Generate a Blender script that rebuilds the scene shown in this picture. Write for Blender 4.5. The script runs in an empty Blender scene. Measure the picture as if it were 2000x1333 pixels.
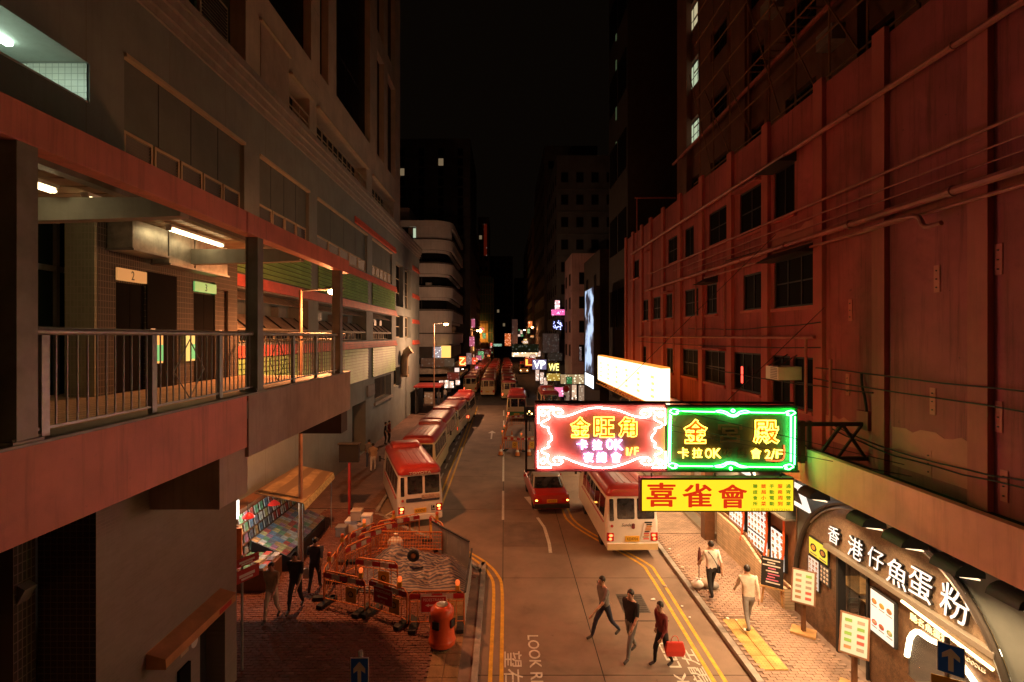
import bpy, bmesh, math, random
from mathutils import Vector, Matrix
random.seed(7)
R = math.radians
SC = bpy.context.scene
COL = SC.collection
# ---------------------------------------------------------------- camera
CAMZ = 8.2
cd = bpy.data.cameras.new('camera'); cam = bpy.data.objects.new('camera', cd); COL.objects.link(cam)
cam.location = (0, 0, CAMZ); cam.rotation_euler = (R(90), 0, 0)
cd.sensor_width = 36; cd.lens = 18; cd.clip_start = 0.05; cd.clip_end = 2000
cd.shift_x = 0.0075; cd.shift_y = -0.00425
SC.camera = cam
SC.render.engine = 'CYCLES'
SC.cycles.use_denoising = True
SC.cycles.max_bounces = 6; SC.cycles.diffuse_bounces = 3; SC.cycles.glossy_bounces = 3
SC.cycles.sample_clamp_indirect = 4.0
SC.cycles.use_light_tree = True
SC.cycles.caustics_reflective = False; SC.cycles.caustics_refractive = False
# ---------------------------------------------------------------- night sky
W = bpy.data.worlds.new('World'); SC.world = W; W.use_nodes = True
nt = W.node_tree; bg = nt.nodes['Background']
sky = nt.nodes.new('ShaderNodeTexSky'); sky.sky_type = 'NISHITA'; sky.sun_disc = False
sky.sun_elevation = R(2); sky.sun_rotation = R(200)
hs = nt.nodes.new('ShaderNodeMixRGB'); hs.blend_type = 'MIX'; hs.inputs[0].default_value = 0.97
hs.inputs[2].default_value = (1.0, 0.60, 0.36, 1)     # city glow on low cloud
nt.links.new(sky.outputs[0], hs.inputs[1]); nt.links.new(hs.outputs[0], bg.inputs[0])
bg.inputs[1].default_value = 0.0022
SC.view_settings.view_transform = 'Standard'; SC.view_settings.look = 'None'
SC.view_settings.exposure = 0; SC.view_settings.gamma = 1; SC.view_settings.use_curve_mapping = False
SODIUM = (1.0, 0.33, 0.11)
LAMP_W = 1300

# ---------------------------------------------------------------- helpers
def s2l(h):
    c = [int(h[i:i+2], 16) / 255 for i in (0, 2, 4)]
    return tuple(x / 12.92 if x <= .04045 else ((x + .055) / 1.055) ** 2.4 for x in c)
def P(u, v, Y): return Vector(((u - 985) / 1000 * Y, Y, CAMZ - (v - 658) / 1000 * Y))
def YX(u, X): return X * 1000 / (u - 985)             # depth where a street-parallel plane X meets column u
def G(u, v, z=0):
    Y = (CAMZ - z) * 1000 / (v - 658); return Vector(((u - 985) / 1000 * Y, Y, z))

MATS = {}
def mat(key, col=None, rough=.65, metal=0., var=.18, scale=1.7, bump=0., bscale=60., streak=0., dirt=None, coat=0., emit=None, es=0., alpha=1., trans=0., brick=None, stripes=None, spec=.5, spots=0.):
    if key in MATS: return MATS[key]
    m = bpy.data.materials.new(key); m.use_nodes = True; MATS[key] = m
    n = m.node_tree.nodes; L = m.node_tree.links; b = n['Principled BSDF']
    b.inputs['Roughness'].default_value = rough; b.inputs['Metallic'].default_value = metal
    b.inputs['Coat Weight'].default_value = coat; b.inputs['Specular IOR Level'].default_value = spec
    if col is None: col = (.5, .5, .5)
    tc = n.new('ShaderNodeTexCoord')
    src = None
    c4 = lambda c, k=1.: (min(c[0]*k, 1), min(c[1]*k, 1), min(c[2]*k, 1), 1)
    if var > 0:
        no = n.new('ShaderNodeTexNoise'); no.inputs['Scale'].default_value = scale; no.inputs['Detail'].default_value = 6; no.inputs['Roughness'].default_value = .62
        L.new(tc.outputs['Object'], no.inputs['Vector'])
        mx = n.new('ShaderNodeMixRGB'); mx.inputs[1].default_value = c4(col, 1 - var * 1.3); mx.inputs[2].default_value = c4(col, 1 + var * 1.3)
        rp = n.new('ShaderNodeMapRange'); rp.inputs[1].default_value = .3; rp.inputs[2].default_value = .7
        L.new(no.outputs['Fac'], rp.inputs[0]); L.new(rp.outputs[0], mx.inputs[0]); src = mx.outputs[0]
    else:
        rgb = n.new('ShaderNodeRGB'); rgb.outputs[0].default_value = c4(col); src = rgb.outputs[0]
    if brick:                                        # (axes, width, height, mortar, mortar colour, colour spread)
        ax, bw, bh, mo, mc, sp = brick
        sx = n.new('ShaderNodeSeparateXYZ'); cx = n.new('ShaderNodeCombineXYZ'); L.new(tc.outputs['Object'], sx.inputs[0])
        idx = {'x': 0, 'y': 1, 'z': 2}
        L.new(sx.outputs[idx[ax[0]]], cx.inputs[0]); L.new(sx.outputs[idx[ax[1]]], cx.inputs[1])
        br = n.new('ShaderNodeTexBrick'); br.inputs['Scale'].default_value = 1; br.inputs['Brick Width'].default_value = bw; br.inputs['Row Height'].default_value = bh
        br.inputs['Mortar Size'].default_value = mo; br.inputs['Mortar Smooth'].default_value = .2; br.offset = sp[1] if isinstance(sp, tuple) else 0
        spv = sp[0] if isinstance(sp, tuple) else sp
        L.new(cx.outputs[0], br.inputs['Vector'])
        br.inputs['Color1'].default_value = (1 - spv,) * 3 + (1,); br.inputs['Color2'].default_value = (1 + spv,) * 3 + (1,); br.inputs['Mortar'].default_value = (1, 1, 1, 1)
        mu = n.new('ShaderNodeMixRGB'); mu.blend_type = 'MULTIPLY'; mu.inputs[0].default_value = 1
        L.new(src, mu.inputs[1]); L.new(br.outputs['Color'], mu.inputs[2])
        m2 = n.new('ShaderNodeMixRGB'); m2.inputs[2].default_value = c4(mc); L.new(br.outputs['Fac'], m2.inputs[0]); L.new(mu.outputs[0], m2.inputs[1]); src = m2.outputs[0]
    if stripes:                                      # (wave scale, colour, distortion, axis)
        wv = n.new('ShaderNodeTexWave'); wv.bands_direction = stripes[3]; wv.inputs['Scale'].default_value = stripes[0]; wv.inputs['Distortion'].default_value = stripes[2]; wv.inputs['Detail'].default_value = 1
        L.new(tc.outputs['Object'], wv.inputs['Vector'])
        rs = n.new('ShaderNodeValToRGB'); rs.color_ramp.elements[0].position = .45; rs.color_ramp.elements[1].position = .55; L.new(wv.outputs['Fac'], rs.inputs[0])
        m3 = n.new('ShaderNodeMixRGB'); m3.inputs[2].default_value = c4(stripes[1]); L.new(rs.outputs[0], m3.inputs[0]); L.new(src, m3.inputs[1]); src = m3.outputs[0]
    if streak > 0 or dirt:                            # rain streaks and stains with a shape of their own
        mp = n.new('ShaderNodeMapping'); mp.inputs['Scale'].default_value = (2.6, 2.6, .16); L.new(tc.outputs['Object'], mp.inputs[0])
        n2 = n.new('ShaderNodeTexNoise'); n2.inputs['Scale'].default_value = 2.2; n2.inputs['Detail'].default_value = 8; n2.inputs['Roughness'].default_value = .7; L.new(mp.outputs[0], n2.inputs['Vector'])
        r2 = n.new('ShaderNodeMapRange'); r2.inputs[1].default_value = .5; r2.inputs[2].default_value = .75; r2.inputs[4].default_value = streak; L.new(n2.outputs['Fac'], r2.inputs[0])
        m4 = n.new('ShaderNodeMixRGB'); m4.inputs[2].default_value = c4(dirt if dirt else (.05, .045, .035)); L.new(r2.outputs[0], m4.inputs[0]); L.new(src, m4.inputs[1]); src = m4.outputs[0]
    if spots > 0:                                     # oil drips, gum and worn patches
        for sc_, lo_, hi_, k_ in ((.9,.56,.74,.55),(7.5,.66,.72,.8)):
            n5 = n.new('ShaderNodeTexNoise'); n5.inputs['Scale'].default_value = sc_; n5.inputs['Detail'].default_value = 7; n5.inputs['Roughness'].default_value = .65; n5.inputs['Distortion'].default_value = .4; L.new(tc.outputs['Object'], n5.inputs['Vector'])
            r5 = n.new('ShaderNodeMapRange'); r5.inputs[1].default_value = lo_; r5.inputs[2].default_value = hi_; r5.inputs[4].default_value = spots*k_; L.new(n5.outputs['Fac'], r5.inputs[0])
            m5 = n.new('ShaderNodeMixRGB'); m5.inputs[2].default_value = c4(col, .3); L.new(r5.outputs[0], m5.inputs[0]); L.new(src, m5.inputs[1]); src = m5.outputs[0]
    L.new(src, b.inputs['Base Color'])
    if bump > 0:
        nb = n.new('ShaderNodeTexNoise'); nb.inputs['Scale'].default_value = bscale; nb.inputs['Detail'].default_value = 5; L.new(tc.outputs['Object'], nb.inputs['Vector'])
        bp = n.new('ShaderNodeBump'); bp.inputs['Strength'].default_value = bump; bp.inputs['Distance'].default_value = .02; L.new(nb.outputs['Fac'], bp.inputs['Height']); L.new(bp.outputs[0], b.inputs['Normal'])
        rr = n.new('ShaderNodeMapRange'); rr.inputs[3].default_value = max(rough - .14, .05); rr.inputs[4].default_value = min(rough + .14, 1); L.new(nb.outputs['Fac'], rr.inputs[0]); L.new(rr.outputs[0], b.inputs['Roughness'])
    if emit:
        b.inputs['Emission Color'].default_value = c4(emit); b.inputs['Emission Strength'].default_value = es
    if trans: b.inputs['Transmission Weight'].default_value = trans
    if alpha < 1: b.inputs['Alpha'].default_value = alpha
    return m
def glow(key, col, es, sampling=True):
    if key in MATS: return MATS[key]
    m = mat(key, tuple(.3 * c for c in col), .5, var=0, emit=col, es=es)
    if not sampling: m.cycles.emission_sampling = 'NONE'
    return m

WP = {}                                               # world position of every root, so that parts can be modelled in place
class MB:
    def __init__(s): s.v = []; s.f = []; s.m = []; s.k = 0
    def mi(s, k): s.k = k; return s
    def add(s, vs, fs):
        o = len(s.v); s.v += [tuple(p) for p in vs]; s.f += [tuple(i + o for i in f) for f in fs]; s.m += [s.k] * len(fs); return s
    def quad(s, *p): return s.add(p, [tuple(range(len(p)))])
    def box(s, x0, x1, y0, y1, z0, z1):
        return s.add([(x0,y0,z0),(x1,y0,z0),(x1,y1,z0),(x0,y1,z0),(x0,y0,z1),(x1,y0,z1),(x1,y1,z1),(x0,y1,z1)],
                     [(3,2,1,0),(4,5,6,7),(0,1,5,4),(1,2,6,5),(2,3,7,6),(3,0,4,7)])
    def obb(s, c, a, b, d):                            # centre and three half axes
        c = Vector(c); a = Vector(a); b = Vector(b); d = Vector(d)
        return s.add([c-a-b-d, c+a-b-d, c+a+b-d, c-a+b-d, c-a-b+d, c+a-b+d, c+a+b+d, c-a+b+d],
                     [(3,2,1,0),(4,5,6,7),(0,1,5,4),(1,2,6,5),(2,3,7,6),(3,0,4,7)])
    def bar(s, p, q, w, h=None, up=(0,0,1)):
        p = Vector(p); q = Vector(q); d = q - p; h = h or w
        a = d.cross(Vector(up))
        if a.length < 1e-6: a = d.cross(Vector((1,0,0)))
        a.normalize(); b = a.cross(d).normalized()
        return s.obb((p + q) / 2, d / 2, a * w / 2, b * h / 2)
    def tube(s, pts, r, n=8, closed=False):
        pts = [Vector(p) for p in pts]; N = len(pts); rs = r if isinstance(r, (list, tuple)) else [r] * N
        vs = []; prev = None
        for i, p in enumerate(pts):
            t = (pts[(i+1) % N] - pts[i-1]) if closed else (pts[min(i+1, N-1)] - pts[max(i-1, 0)])
            t.normalize()
            a = prev - t * prev.dot(t) if prev is not None else None
            if a is None or a.length < 1e-4:
                a = t.cross(Vector((0,0,1)));
                if a.length < 1e-3: a = t.cross(Vector((1,0,0)))
            a.normalize(); prev = a; b = t.cross(a)
            vs += [p + (a * math.cos(2*math.pi*k/n) + b * math.sin(2*math.pi*k/n)) * rs[i] for k in range(n)]
        fs = []
        for i in range(N if closed else N - 1):
            j = (i + 1) % N
            fs += [(i*n+k, i*n+(k+1) % n, j*n+(k+1) % n, j*n+k) for k in range(n)]
        if not closed: fs += [tuple(range(n))[::-1], tuple((N-1)*n + k for k in range(n))]
        return s.add(vs, fs)
    def lathe(s, c, prof, n=20, axis='z'):
        c = Vector(c); vs = []; M = len(prof)
        for r, z in prof:
            for k in range(n):
                a = 2*math.pi*k/n; x, y = r*math.cos(a), r*math.sin(a)
                vs.append(c + (Vector((x,y,z)) if axis == 'z' else Vector((z,x,y)) if axis == 'x' else Vector((x,z,y))))
        fs = [(i*n+k, i*n+(k+1)%n, (i+1)*n+(k+1)%n, (i+1)*n+k) for i in range(M-1) for k in range(n)]
        fs += [tuple(range(n))[::-1], tuple((M-1)*n+k for k in range(n))]
        return s.add(vs, fs)
    def ball(s, c, rx, ry=None, rz=None, n=12, m=8):
        ry = ry or rx; rz = rz or rx
        c = Vector(c); vs = [c + Vector((0,0,-rz))]
        for i in range(1, m):
            t = -math.pi/2 + math.pi*i/m
            vs += [c + Vector((rx*math.cos(t)*math.cos(2*math.pi*k/n), ry*math.cos(t)*math.sin(2*math.pi*k/n), rz*math.sin(t))) for k in range(n)]
        vs.append(c + Vector((0,0,rz))); fs = [(0, 1+(k+1)%n, 1+k) for k in range(n)]
        for i in range(m-2): fs += [(1+i*n+k, 1+i*n+(k+1)%n, 1+(i+1)*n+(k+1)%n, 1+(i+1)*n+k) for k in range(n)]
        e = len(vs)-1; fs += [(1+(m-2)*n+k, 1+(m-2)*n+(k+1)%n, e) for k in range(n)]
        return s.add(vs, fs)
    def loft(s, rings, caps=True):
        n = len(rings[0]); vs = [p for r in rings for p in r]
        fs = [(i*n+k, i*n+(k+1)%n, (i+1)*n+(k+1)%n, (i+1)*n+k) for i in range(len(rings)-1) for k in range(n)]
        if caps: fs += [tuple(range(n))[::-1], tuple((len(rings)-1)*n+k for k in range(n))]
        return s.add(vs, fs)
    def prism(s, lo, hi):
        n = len(lo); return s.add(list(lo)+list(hi), [tuple(range(n))[::-1], tuple(range(n, 2*n))] + [(k,(k+1)%n,n+(k+1)%n,n+k) for k in range(n)])
    def mesh(s, name, mats, smooth=False, bevel=0., angle=40):
        me = bpy.data.meshes.new(name); me.from_pydata(s.v, [], s.f)
        for m in (mats if isinstance(mats, (list, tuple)) else [mats]): me.materials.append(m)
        me.polygons.foreach_set('material_index', s.m)
        bm = bmesh.new(); bm.from_mesh(me)
        if bevel:
            bmesh.ops.remove_doubles(bm, verts=bm.verts, dist=1e-5)
            ed = [e for e in bm.edges if len(e.link_faces) == 2 and e.calc_face_angle(0) > R(30)]
            bmesh.ops.bevel(bm, geom=ed, offset=bevel, segments=2, affect='EDGES', profile=.6)
        bmesh.ops.recalc_face_normals(bm, faces=bm.faces)
        bm.to_mesh(me); bm.free()
        if smooth:
            me.polygons.foreach_set('use_smooth', [True]*len(me.polygons)); me.set_sharp_from_angle(angle=R(angle))
        me.update(); return me
    def build(s, name, mats, parent=None, smooth=False, bevel=0., angle=40):
        return link(name, s.mesh(name, mats, smooth, bevel, angle), parent)
def link(name, me, parent=None, loc=(0,0,0)):
    o = bpy.data.objects.new(name, me); COL.objects.link(o); o.location = loc
    WP[o.name] = Vector(loc)
    if parent:
        o.parent = parent; o.location = Vector(loc) - WP[parent.name]
    return o
def tag(o, label=None, cat=None, group=None, kind=None):
    if label: o['label'] = label
    if cat: o['category'] = cat
    if group: o['group'] = group
    if kind: o['kind'] = kind
    return o
def thing(name, label, cat, loc=(0,0,0), group=None):
    o = bpy.data.objects.new(name, None); COL.objects.link(o); o.location = loc; o.empty_display_size = .1
    WP[o.name] = Vector(loc); return tag(o, label, cat, group)
def copy_tree(o, parent=None):
    c = o.copy(); COL.objects.link(c); c.parent = parent; WP[c.name] = WP.get(o.name, Vector())
    for ch in o.children: copy_tree(ch, c)
    return c
def place(o, loc, rz=0, label=None, group=None, scale=None):
    o.location = loc; o.rotation_euler = (0, 0, rz)
    if scale: o.scale = scale
    if label: o['label'] = label
    if group: o['group'] = group
    return o
class Fr:                                              # a wall plane: a runs along it, b up, d outwards
    def __init__(s, o, A, B, N): s.o = Vector(o); s.A = Vector(A); s.B = Vector(B); s.N = Vector(N)
    def p(s, a, b, d=0): return s.o + s.A*a + s.B*b + s.N*d
    def box(s, mb, a0, a1, b0, b1, d0, d1):
        return mb.obb(s.p((a0+a1)/2, (b0+b1)/2, (d0+d1)/2), s.A*(a1-a0)/2, s.B*(b1-b0)/2, s.N*(d1-d0)/2)
    def wall(s, mb, a0, a1, b0, b1, ops, depth=.25, back=True):
        A = sorted({a0, a1, *[x for o in ops for x in o[:2] if a0 < x < a1]}); B = sorted({b0, b1, *[x for o in ops for x in o[2:4] if b0 < x < b1]})
        for i in range(len(A)-1):
            for j in range(len(B)-1):
                ca, cb = (A[i]+A[i+1])/2, (B[j]+B[j+1])/2
                if any(o[0] < ca < o[1] and o[2] < cb < o[3] for o in ops): continue
                mb.quad(s.p(A[i],B[j]), s.p(A[i+1],B[j]), s.p(A[i+1],B[j+1]), s.p(A[i],B[j+1]))
        for o in ops:
            c = [(o[0],o[2]),(o[1],o[2]),(o[1],o[3]),(o[0],o[3])]; d = o[4] if len(o) > 4 else depth
            for k in range(4):
                p, q = c[k], c[(k+1)%4]; mb.quad(s.p(*p), s.p(*q), s.p(*q, -d), s.p(*p, -d))
            if back: mb.quad(*[s.p(x, y, -d) for x, y in c])
        return mb
def window(parent, F, a0, a1, b0, b1, d=-.2, nx=2, ny=1, fm=None, gm=None, fw=.05, name='window'):
    mb = MB()
    F.box(mb, a0, a0+fw, b0, b1, d, d+.06); F.box(mb, a1-fw, a1, b0, b1, d, d+.06)
    F.box(mb, a0+fw, a1-fw, b0, b0+fw, d, d+.06); F.box(mb, a0+fw, a1-fw, b1-fw, b1, d, d+.06)
    for i in range(1, nx): x = a0+(a1-a0)*i/nx; F.box(mb, x-fw*.4, x+fw*.4, b0+fw, b1-fw, d, d+.05)
    for j in range(1, ny): y = b0+(b1-b0)*j/ny; F.box(mb, a0+fw, a1-fw, y-fw*.4, y+fw*.4, d+.003, d+.047)
    w = mb.build(name, fm or MATS['frame_dark'], parent)
    g = MB(); F.box(g, a0+fw*.5, a1-fw*.5, b0+fw*.5, b1-fw*.5, d+.012, d+.028); g.build('pane', gm or MATS['glass_dark'], w)
    return w
def smooth_curve(pts, n=6, closed=False):
    pts = [Vector(p) for p in pts]; N = len(pts); out = []
    for i in range(N if closed else N-1):
        p0 = pts[i-1] if (i > 0 or closed) else pts[0]; p1 = pts[i]; p2 = pts[(i+1)%N]; p3 = pts[(i+2)%N] if (closed or i+2 < N) else pts[-1]
        for k in range(n):
            t = k/n; out.append(.5*((2*p1)+(p2-p0)*t+(2*p0-5*p1+4*p2-p3)*t*t+(3*p1-p0-3*p2+p3)*t**3))
    if not closed: out.append(pts[-1])
    return out
FACE_CAM = ((1,0,0), (0,0,1))                           # text right and up axes: a sign across the street facing the camera
FACE_L = ((0,-1,0), (0,0,1))                             # on the right-hand shop fronts, facing the road
FACE_R = ((0,1,0), (0,0,1))
def text(name, body, m, parent, c, size, axes=FACE_CAM, ext=.01, off=0., tube=0., fit=None, shear=0., spacing=1., bold=0.):
    cu = bpy.data.curves.new('t', 'FONT'); cu.body = body; cu.size = 1; cu.extrude = 0 if tube else ext / size
    cu.align_x = 'CENTER'; cu.align_y = 'CENTER'; cu.offset = off; cu.resolution_u = 3; cu.shear = shear; cu.space_character = spacing
    if tube: cu.fill_mode = 'NONE'; cu.bevel_depth = tube / size; cu.bevel_resolution = 1
    ob = bpy.data.objects.new('t', cu); COL.objects.link(ob)
    bpy.context.view_layer.update(); dg = bpy.context.evaluated_depsgraph_get()
    me = bpy.data.meshes.new_from_object(ob.evaluated_get(dg)); bpy.data.objects.remove(ob); bpy.data.curves.remove(cu)
    vs = [v.co.copy() for v in me.vertices]
    if not vs: vs = [Vector()]
    lo = [min(v[i] for v in vs) for i in (0,1)]; hi = [max(v[i] for v in vs) for i in (0,1)]
    w, h = max(hi[0]-lo[0], 1e-4), max(hi[1]-lo[1], 1e-4)
    kx, ky = (fit[0]/w, fit[1]/h) if fit else (size, size)
    r, u = Vector(axes[0]), Vector(axes[1]); nn = r.cross(u); c = Vector(c)
    for v in me.vertices:
        p = v.co; v.co = c + r*(p.x-(lo[0]+hi[0])/2)*kx + u*(p.y-(lo[1]+hi[1])/2)*ky + nn*p.z*(size)
    me.materials.clear(); me.materials.append(m); me.name = name
    if bold:
        vs = [v.co.copy() for v in me.vertices]; fs = [tuple(p.vertices) for p in me.polygons]; V = []; F = []
        for q,(dx,dy) in enumerate(((0,0),(1,0),(-1,0),(0,.6),(0,-.6),(.7,.45),(-.7,.45),(.7,-.45),(-.7,-.45))):
            o_ = len(V); V += [v + r*dx*bold + u*dy*bold + nn*.0007*q for v in vs]; F += [tuple(i+o_ for i in f) for f in fs]
        me = bpy.data.meshes.new(name); me.from_pydata(V, [], F); me.materials.append(m); me.update()
    return link(name, me, parent)
# ---------------------------------------------------------------- materials
mat('frame_dark', (.022,.02,.02), .6, 0., var=.1)
mat('glass_dark', (.008,.008,.008), .55, 0, var=0, spec=.02)
mat('asphalt', (.07,.062,.056), .85, var=.3, scale=.9, bump=.5, bscale=90)
mat('concrete_road', (.215,.15,.108), .8, var=.16, scale=.8, bump=.35, bscale=70, spots=.75)
mat('patch_concrete', (.17,.115,.085), .85, var=.2, scale=1.5, bump=.4, bscale=90, spots=.6)
mat('joint', (.02,.018,.016), .9, var=.1)
mat('yellow_paint', (.62,.36,.03), .7, var=.2, scale=6, bump=.3, spots=.55)
mat('white_paint', (.62,.58,.5), .7, var=.18, scale=7, bump=.3, spots=.6)
mat('kerb', (.30,.27,.24), .8, var=.3, scale=2, bump=.4)
mat('paver_a', (.33,.22,.16), .8, var=.22, scale=1.3, bump=.35, spots=.6)
mat('paver_b', (.29,.20,.15), .8, var=.22, scale=1.1, bump=.35, spots=.6)
mat('paver_red', (.16,.062,.042), .8, var=.16, scale=2.2, bump=.4, spots=.6)
mat('paver_bed', (.19,.13,.10), .9, var=.3, scale=2)
mat('tactile_dull', (.24,.14,.06), .8, var=.25, scale=3, bump=.3)
mat('tactile', (.46,.30,.09), .8, var=.25, scale=3, bump=.3)
mat('iron', (.10,.085,.075), .55, .6, var=.3, scale=5, bump=.3)
mat('steel', (.42,.41,.39), .35, .9, var=.15, scale=4)
mat('galv', (.36,.36,.34), .5, .55, var=.2, scale=5)
mat('paint_grey', (.26,.25,.23), .5, .1, var=.18, scale=3)
mat('black', (.015,.014,.014), .6, var=.1)
mat('white', (.75,.73,.68), .5, var=.08)
mat('rubber', (.02,.02,.02), .8, var=.2)
# ---------------------------------------------------------------- ground, road, footways
KL, KR = -6.0, 5.95                                    # kerb lines
g = MB().quad((-400,-60,-.06),(400,-60,-.06),(400,900,-.06),(-400,900,-.06)).build('ground', MATS['asphalt']); tag(g, kind='structure')
road = MB().box(-6.6, 6.6, -20, 61.2, -.05, -.008); road.box(-30, 30, 61.2, 74, -.05, -.008); road.box(-8.5, 8.5, 74, 330, -.05, -.008)
road = road.build('road', [MATS['joint']]); tag(road, kind='structure')
slabs = []
xs = [-6.0, -3.05, -.05, 2.4, 5.95]; ys = [2, 7.4, 12.4, 17.4, 24.3, 30, 36, 42.5, 49, 55, 61.2]
for i in range(4):
    for j in range(len(ys)-1):
        m = MB().box(xs[i]+.012, xs[i+1]-.012, ys[j]+.012, ys[j+1]-.012, -.03, 0)
        m.build('road_slab', MATS['concrete_road'], road)
for (x0,x1,y0,y1) in [(-30,30,61.21,74),(-8.4,8.4,74.02,330)]:
    MB().box(x0,x1,y0,y1,-.03,-.002).build('road_slab', MATS['asphalt'], road)
# cut patch and manholes in the slab
MB().box(-.02,1.75,20.0,22.6,.0,.004).build('road_patch', MATS['patch_concrete'], road)
for (x0,x1,y0,y1) in [(3.55,4.35,15.2,16.3)]:
    mh = MB().box(x0,x1,y0,y1,.0,.006)
    for k in range(9): mh.box(x0+.04,x1-.04,y0+.06+k*(y1-y0-.12)/9,y0+.06+(k+.55)*(y1-y0-.12)/9,.006,.014)
    mh.build('manhole_cover', MATS['iron'], road)
mh = MB().box(3.1,4.75,14.75,14.78,.0,.006); mh.box(3.1,3.13,14.75,17.2,.0,.006); mh.build('patch_joint', MATS['joint'], road)
# ---- painted markings
marks = []
def stripe(pts, w, m, z=.006, name='line_marking'):
    mb = MB(); pts = [Vector((x,y,0)) for x,y in pts]; N = len(pts); Lp = []; Rp = []
    for i,p in enumerate(pts):
        t = (pts[min(i+1,N-1)]-pts[max(i-1,0)]).normalized(); n_ = Vector((-t.y,t.x,0))*w/2
        Lp.append(p+n_+Vector((0,0,z))); Rp.append(p-n_+Vector((0,0,z)))
    for i in range(N-1): mb.quad(Rp[i],Rp[i+1],Lp[i+1],Lp[i])
    return mb.build(name, MATS[m], road)
lkerb = [(-.72,-6),(-.72,16.6),(-.85,17.6),(-1.25,18.5),(-1.9,19.35),(-3.3,20.9),(-4.4,21.9),(-5.2,22.8),(-5.8,23.9),(-6.0,25.2),(-6.0,61)]
lk = [Vector((x,y,0)) for x,y in lkerb]
yl = smooth_curve([(-.34,2,0),(-.34,12,0),(-.34,16.4,0),(-.5,17.6,0),(-.95,18.6,0),(-1.7,19.6,0),(-2.7,20.9,0),(-3.15,22,0),(-3.3,24,0),(-3.3,30,0),(-3.35,45,0),(-3.4,60,0)],5)
for off in (0,.27): stripe([(p.x+off,p.y) for p in yl], .1, 'yellow_paint')
yr = smooth_curve([(4.98,2,0),(4.98,10,0),(5.0,15,0),(5.0,17.6,0),(4.85,18.6,0),(3.6,20.9,0),(2.9,22.6,0),(2.75,24.5,0),(2.75,32,0),(2.75,44,0)],5)
for off in (0,.27): stripe([(p.x+off,p.y) for p in yr], .1, 'yellow_paint')
for (a,b) in [(22.9,27.2),(29,37.3),(39.5,43.5),(46,50),(53,57)]: stripe([(-.06,a),(-.06,b)], .11, 'white_paint', .008)
for k in range(14): stripe([(-3.68,27.2+k*2.3),(-3.68,28.5+k*2.3)], .09, 'white_paint')
stripe([(-5.85,22.3),(-4.9,25)], .1, 'white_paint', .005); stripe([(-4.9,22.4),(-4.3,24.6)], .1, 'white_paint', .005); stripe([(-5.3,23.6),(-4.2,23.6)], .1, 'white_paint', .009)
stripe([(1.75,19.4+.0),(1.78,20.3),(1.72,22),(1.5,23.2)], .13, 'white_paint', .008)                    # deflection arrow
stripe([(1.6,24.2),(1.15,26.2)], .3, 'white_paint', .008)
stripe([(-1.05,41),(-1.05,43.5)], .12, 'white_paint', .009); MB().quad((-1.4,43.5,.009),(-.7,43.5,.009),(-1.05,44.6,.009)).build('arrow_marking', MATS['white_paint'], road)
DOWN = ((0,-1,0),(1,0,0)); UPW = ((0,1,0),(-1,0,0))
text('road_lettering','LOOK RIGHT', MATS['white_paint'], road, (.78,12.55,.008), .5, DOWN, ext=.001, fit=(3.0,.3), off=.01)
text('road_lettering','望右', MATS['white_paint'], road, (.22,12.65,.008), .5, DOWN, ext=.001, fit=(1.35,.46), off=.005)
text('road_lettering','LOOK LEFT', MATS['white_paint'], road, (4.25,12.35,.008), .5, UPW, ext=.001, fit=(3.0,.3), off=.01)
text('road_lettering','望左', MATS['white_paint'], road, (4.72,12.75,.008), .5, UPW, ext=.001, fit=(1.35,.4), off=.005)
# ---- right footway
fr = MB().box(KR+.14, 12, 2, 37.2, -.05, .10); fr.box(KR+.14, 16, 37.2, 57.5, -.05, .10)
fr = fr.build('footway_right', MATS['paver_bed']); tag(fr, kind='structure')
for k in range(36):
    y = 2+k*1.0; MB().box(KR-.02, KR+.139, y+.008, y+.992, -.04, .125).build('kerb_stone', MATS['kerb'], fr)
rng = random.Random(3)
cands = []
bx0 = KR+.145
for r_ in range(int((21-9.0)/.105)):
    for c_ in range(14):
        x = bx0+.02+c_*.21+(r_%2)*.105; y = 9.0+r_*.105
        if x+.2 > 8.5: continue
        if 12.3 < y < 14.7 and x < bx0+.02+.78 and x > bx0+.1: continue
        cands.append((x,y))
cands.sort(key=lambda t: (abs(t[1]-12.2)))
bm_ = MB(); bm_.loft([[(.0,0,0),(.2,0,0),(.2,.095,0),(0,.095,0)],[(.0,0,.022),(.2,0,.022),(.2,.095,.022),(0,.095,.022)],[(.006,.006,.028),(.194,.006,.028),(.194,.089,.028),(.006,.089,.028)]])
pm = [bm_.mesh('paver', MATS[k]) for k in ('paver_a','paver_b','paver_a')]
for i,(x,y) in enumerate(cands[:298]): link('paver', pm[i%3], fr, (x,y,.1+rng.uniform(-.003,.003)))
st = MB()
for (x,y) in cands[298:]:
    z = .128+rng.uniform(-.003,.003); st.mi(rng.choice((0,0,1)))
    st.add([(x,y,.1),(x+.2,y,.1),(x+.2,y+.095,.1),(x,y+.095,.1),(x+.005,y+.005,z),(x+.195,y+.005,z),(x+.195,y+.09,z),(x+.005,y+.09,z)],[(4,5,6,7),(0,1,5,4),(1,2,6,5),(2,3,7,6),(3,0,4,7)])
tag(st.build('paver_field', [MATS['paver_a'],MATS['paver_b']], fr), kind='stuff')
mat('paver_far', (.30,.205,.15), .8, var=.25, scale=.9, brick=('xy',.2,.1,.008,(.1,.08,.06),(.15,.5)))
MB().box(KR+.16, 8.5, 21.05, 57, .1, .126).build('paver_field', MATS['paver_far'], fr)
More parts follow.
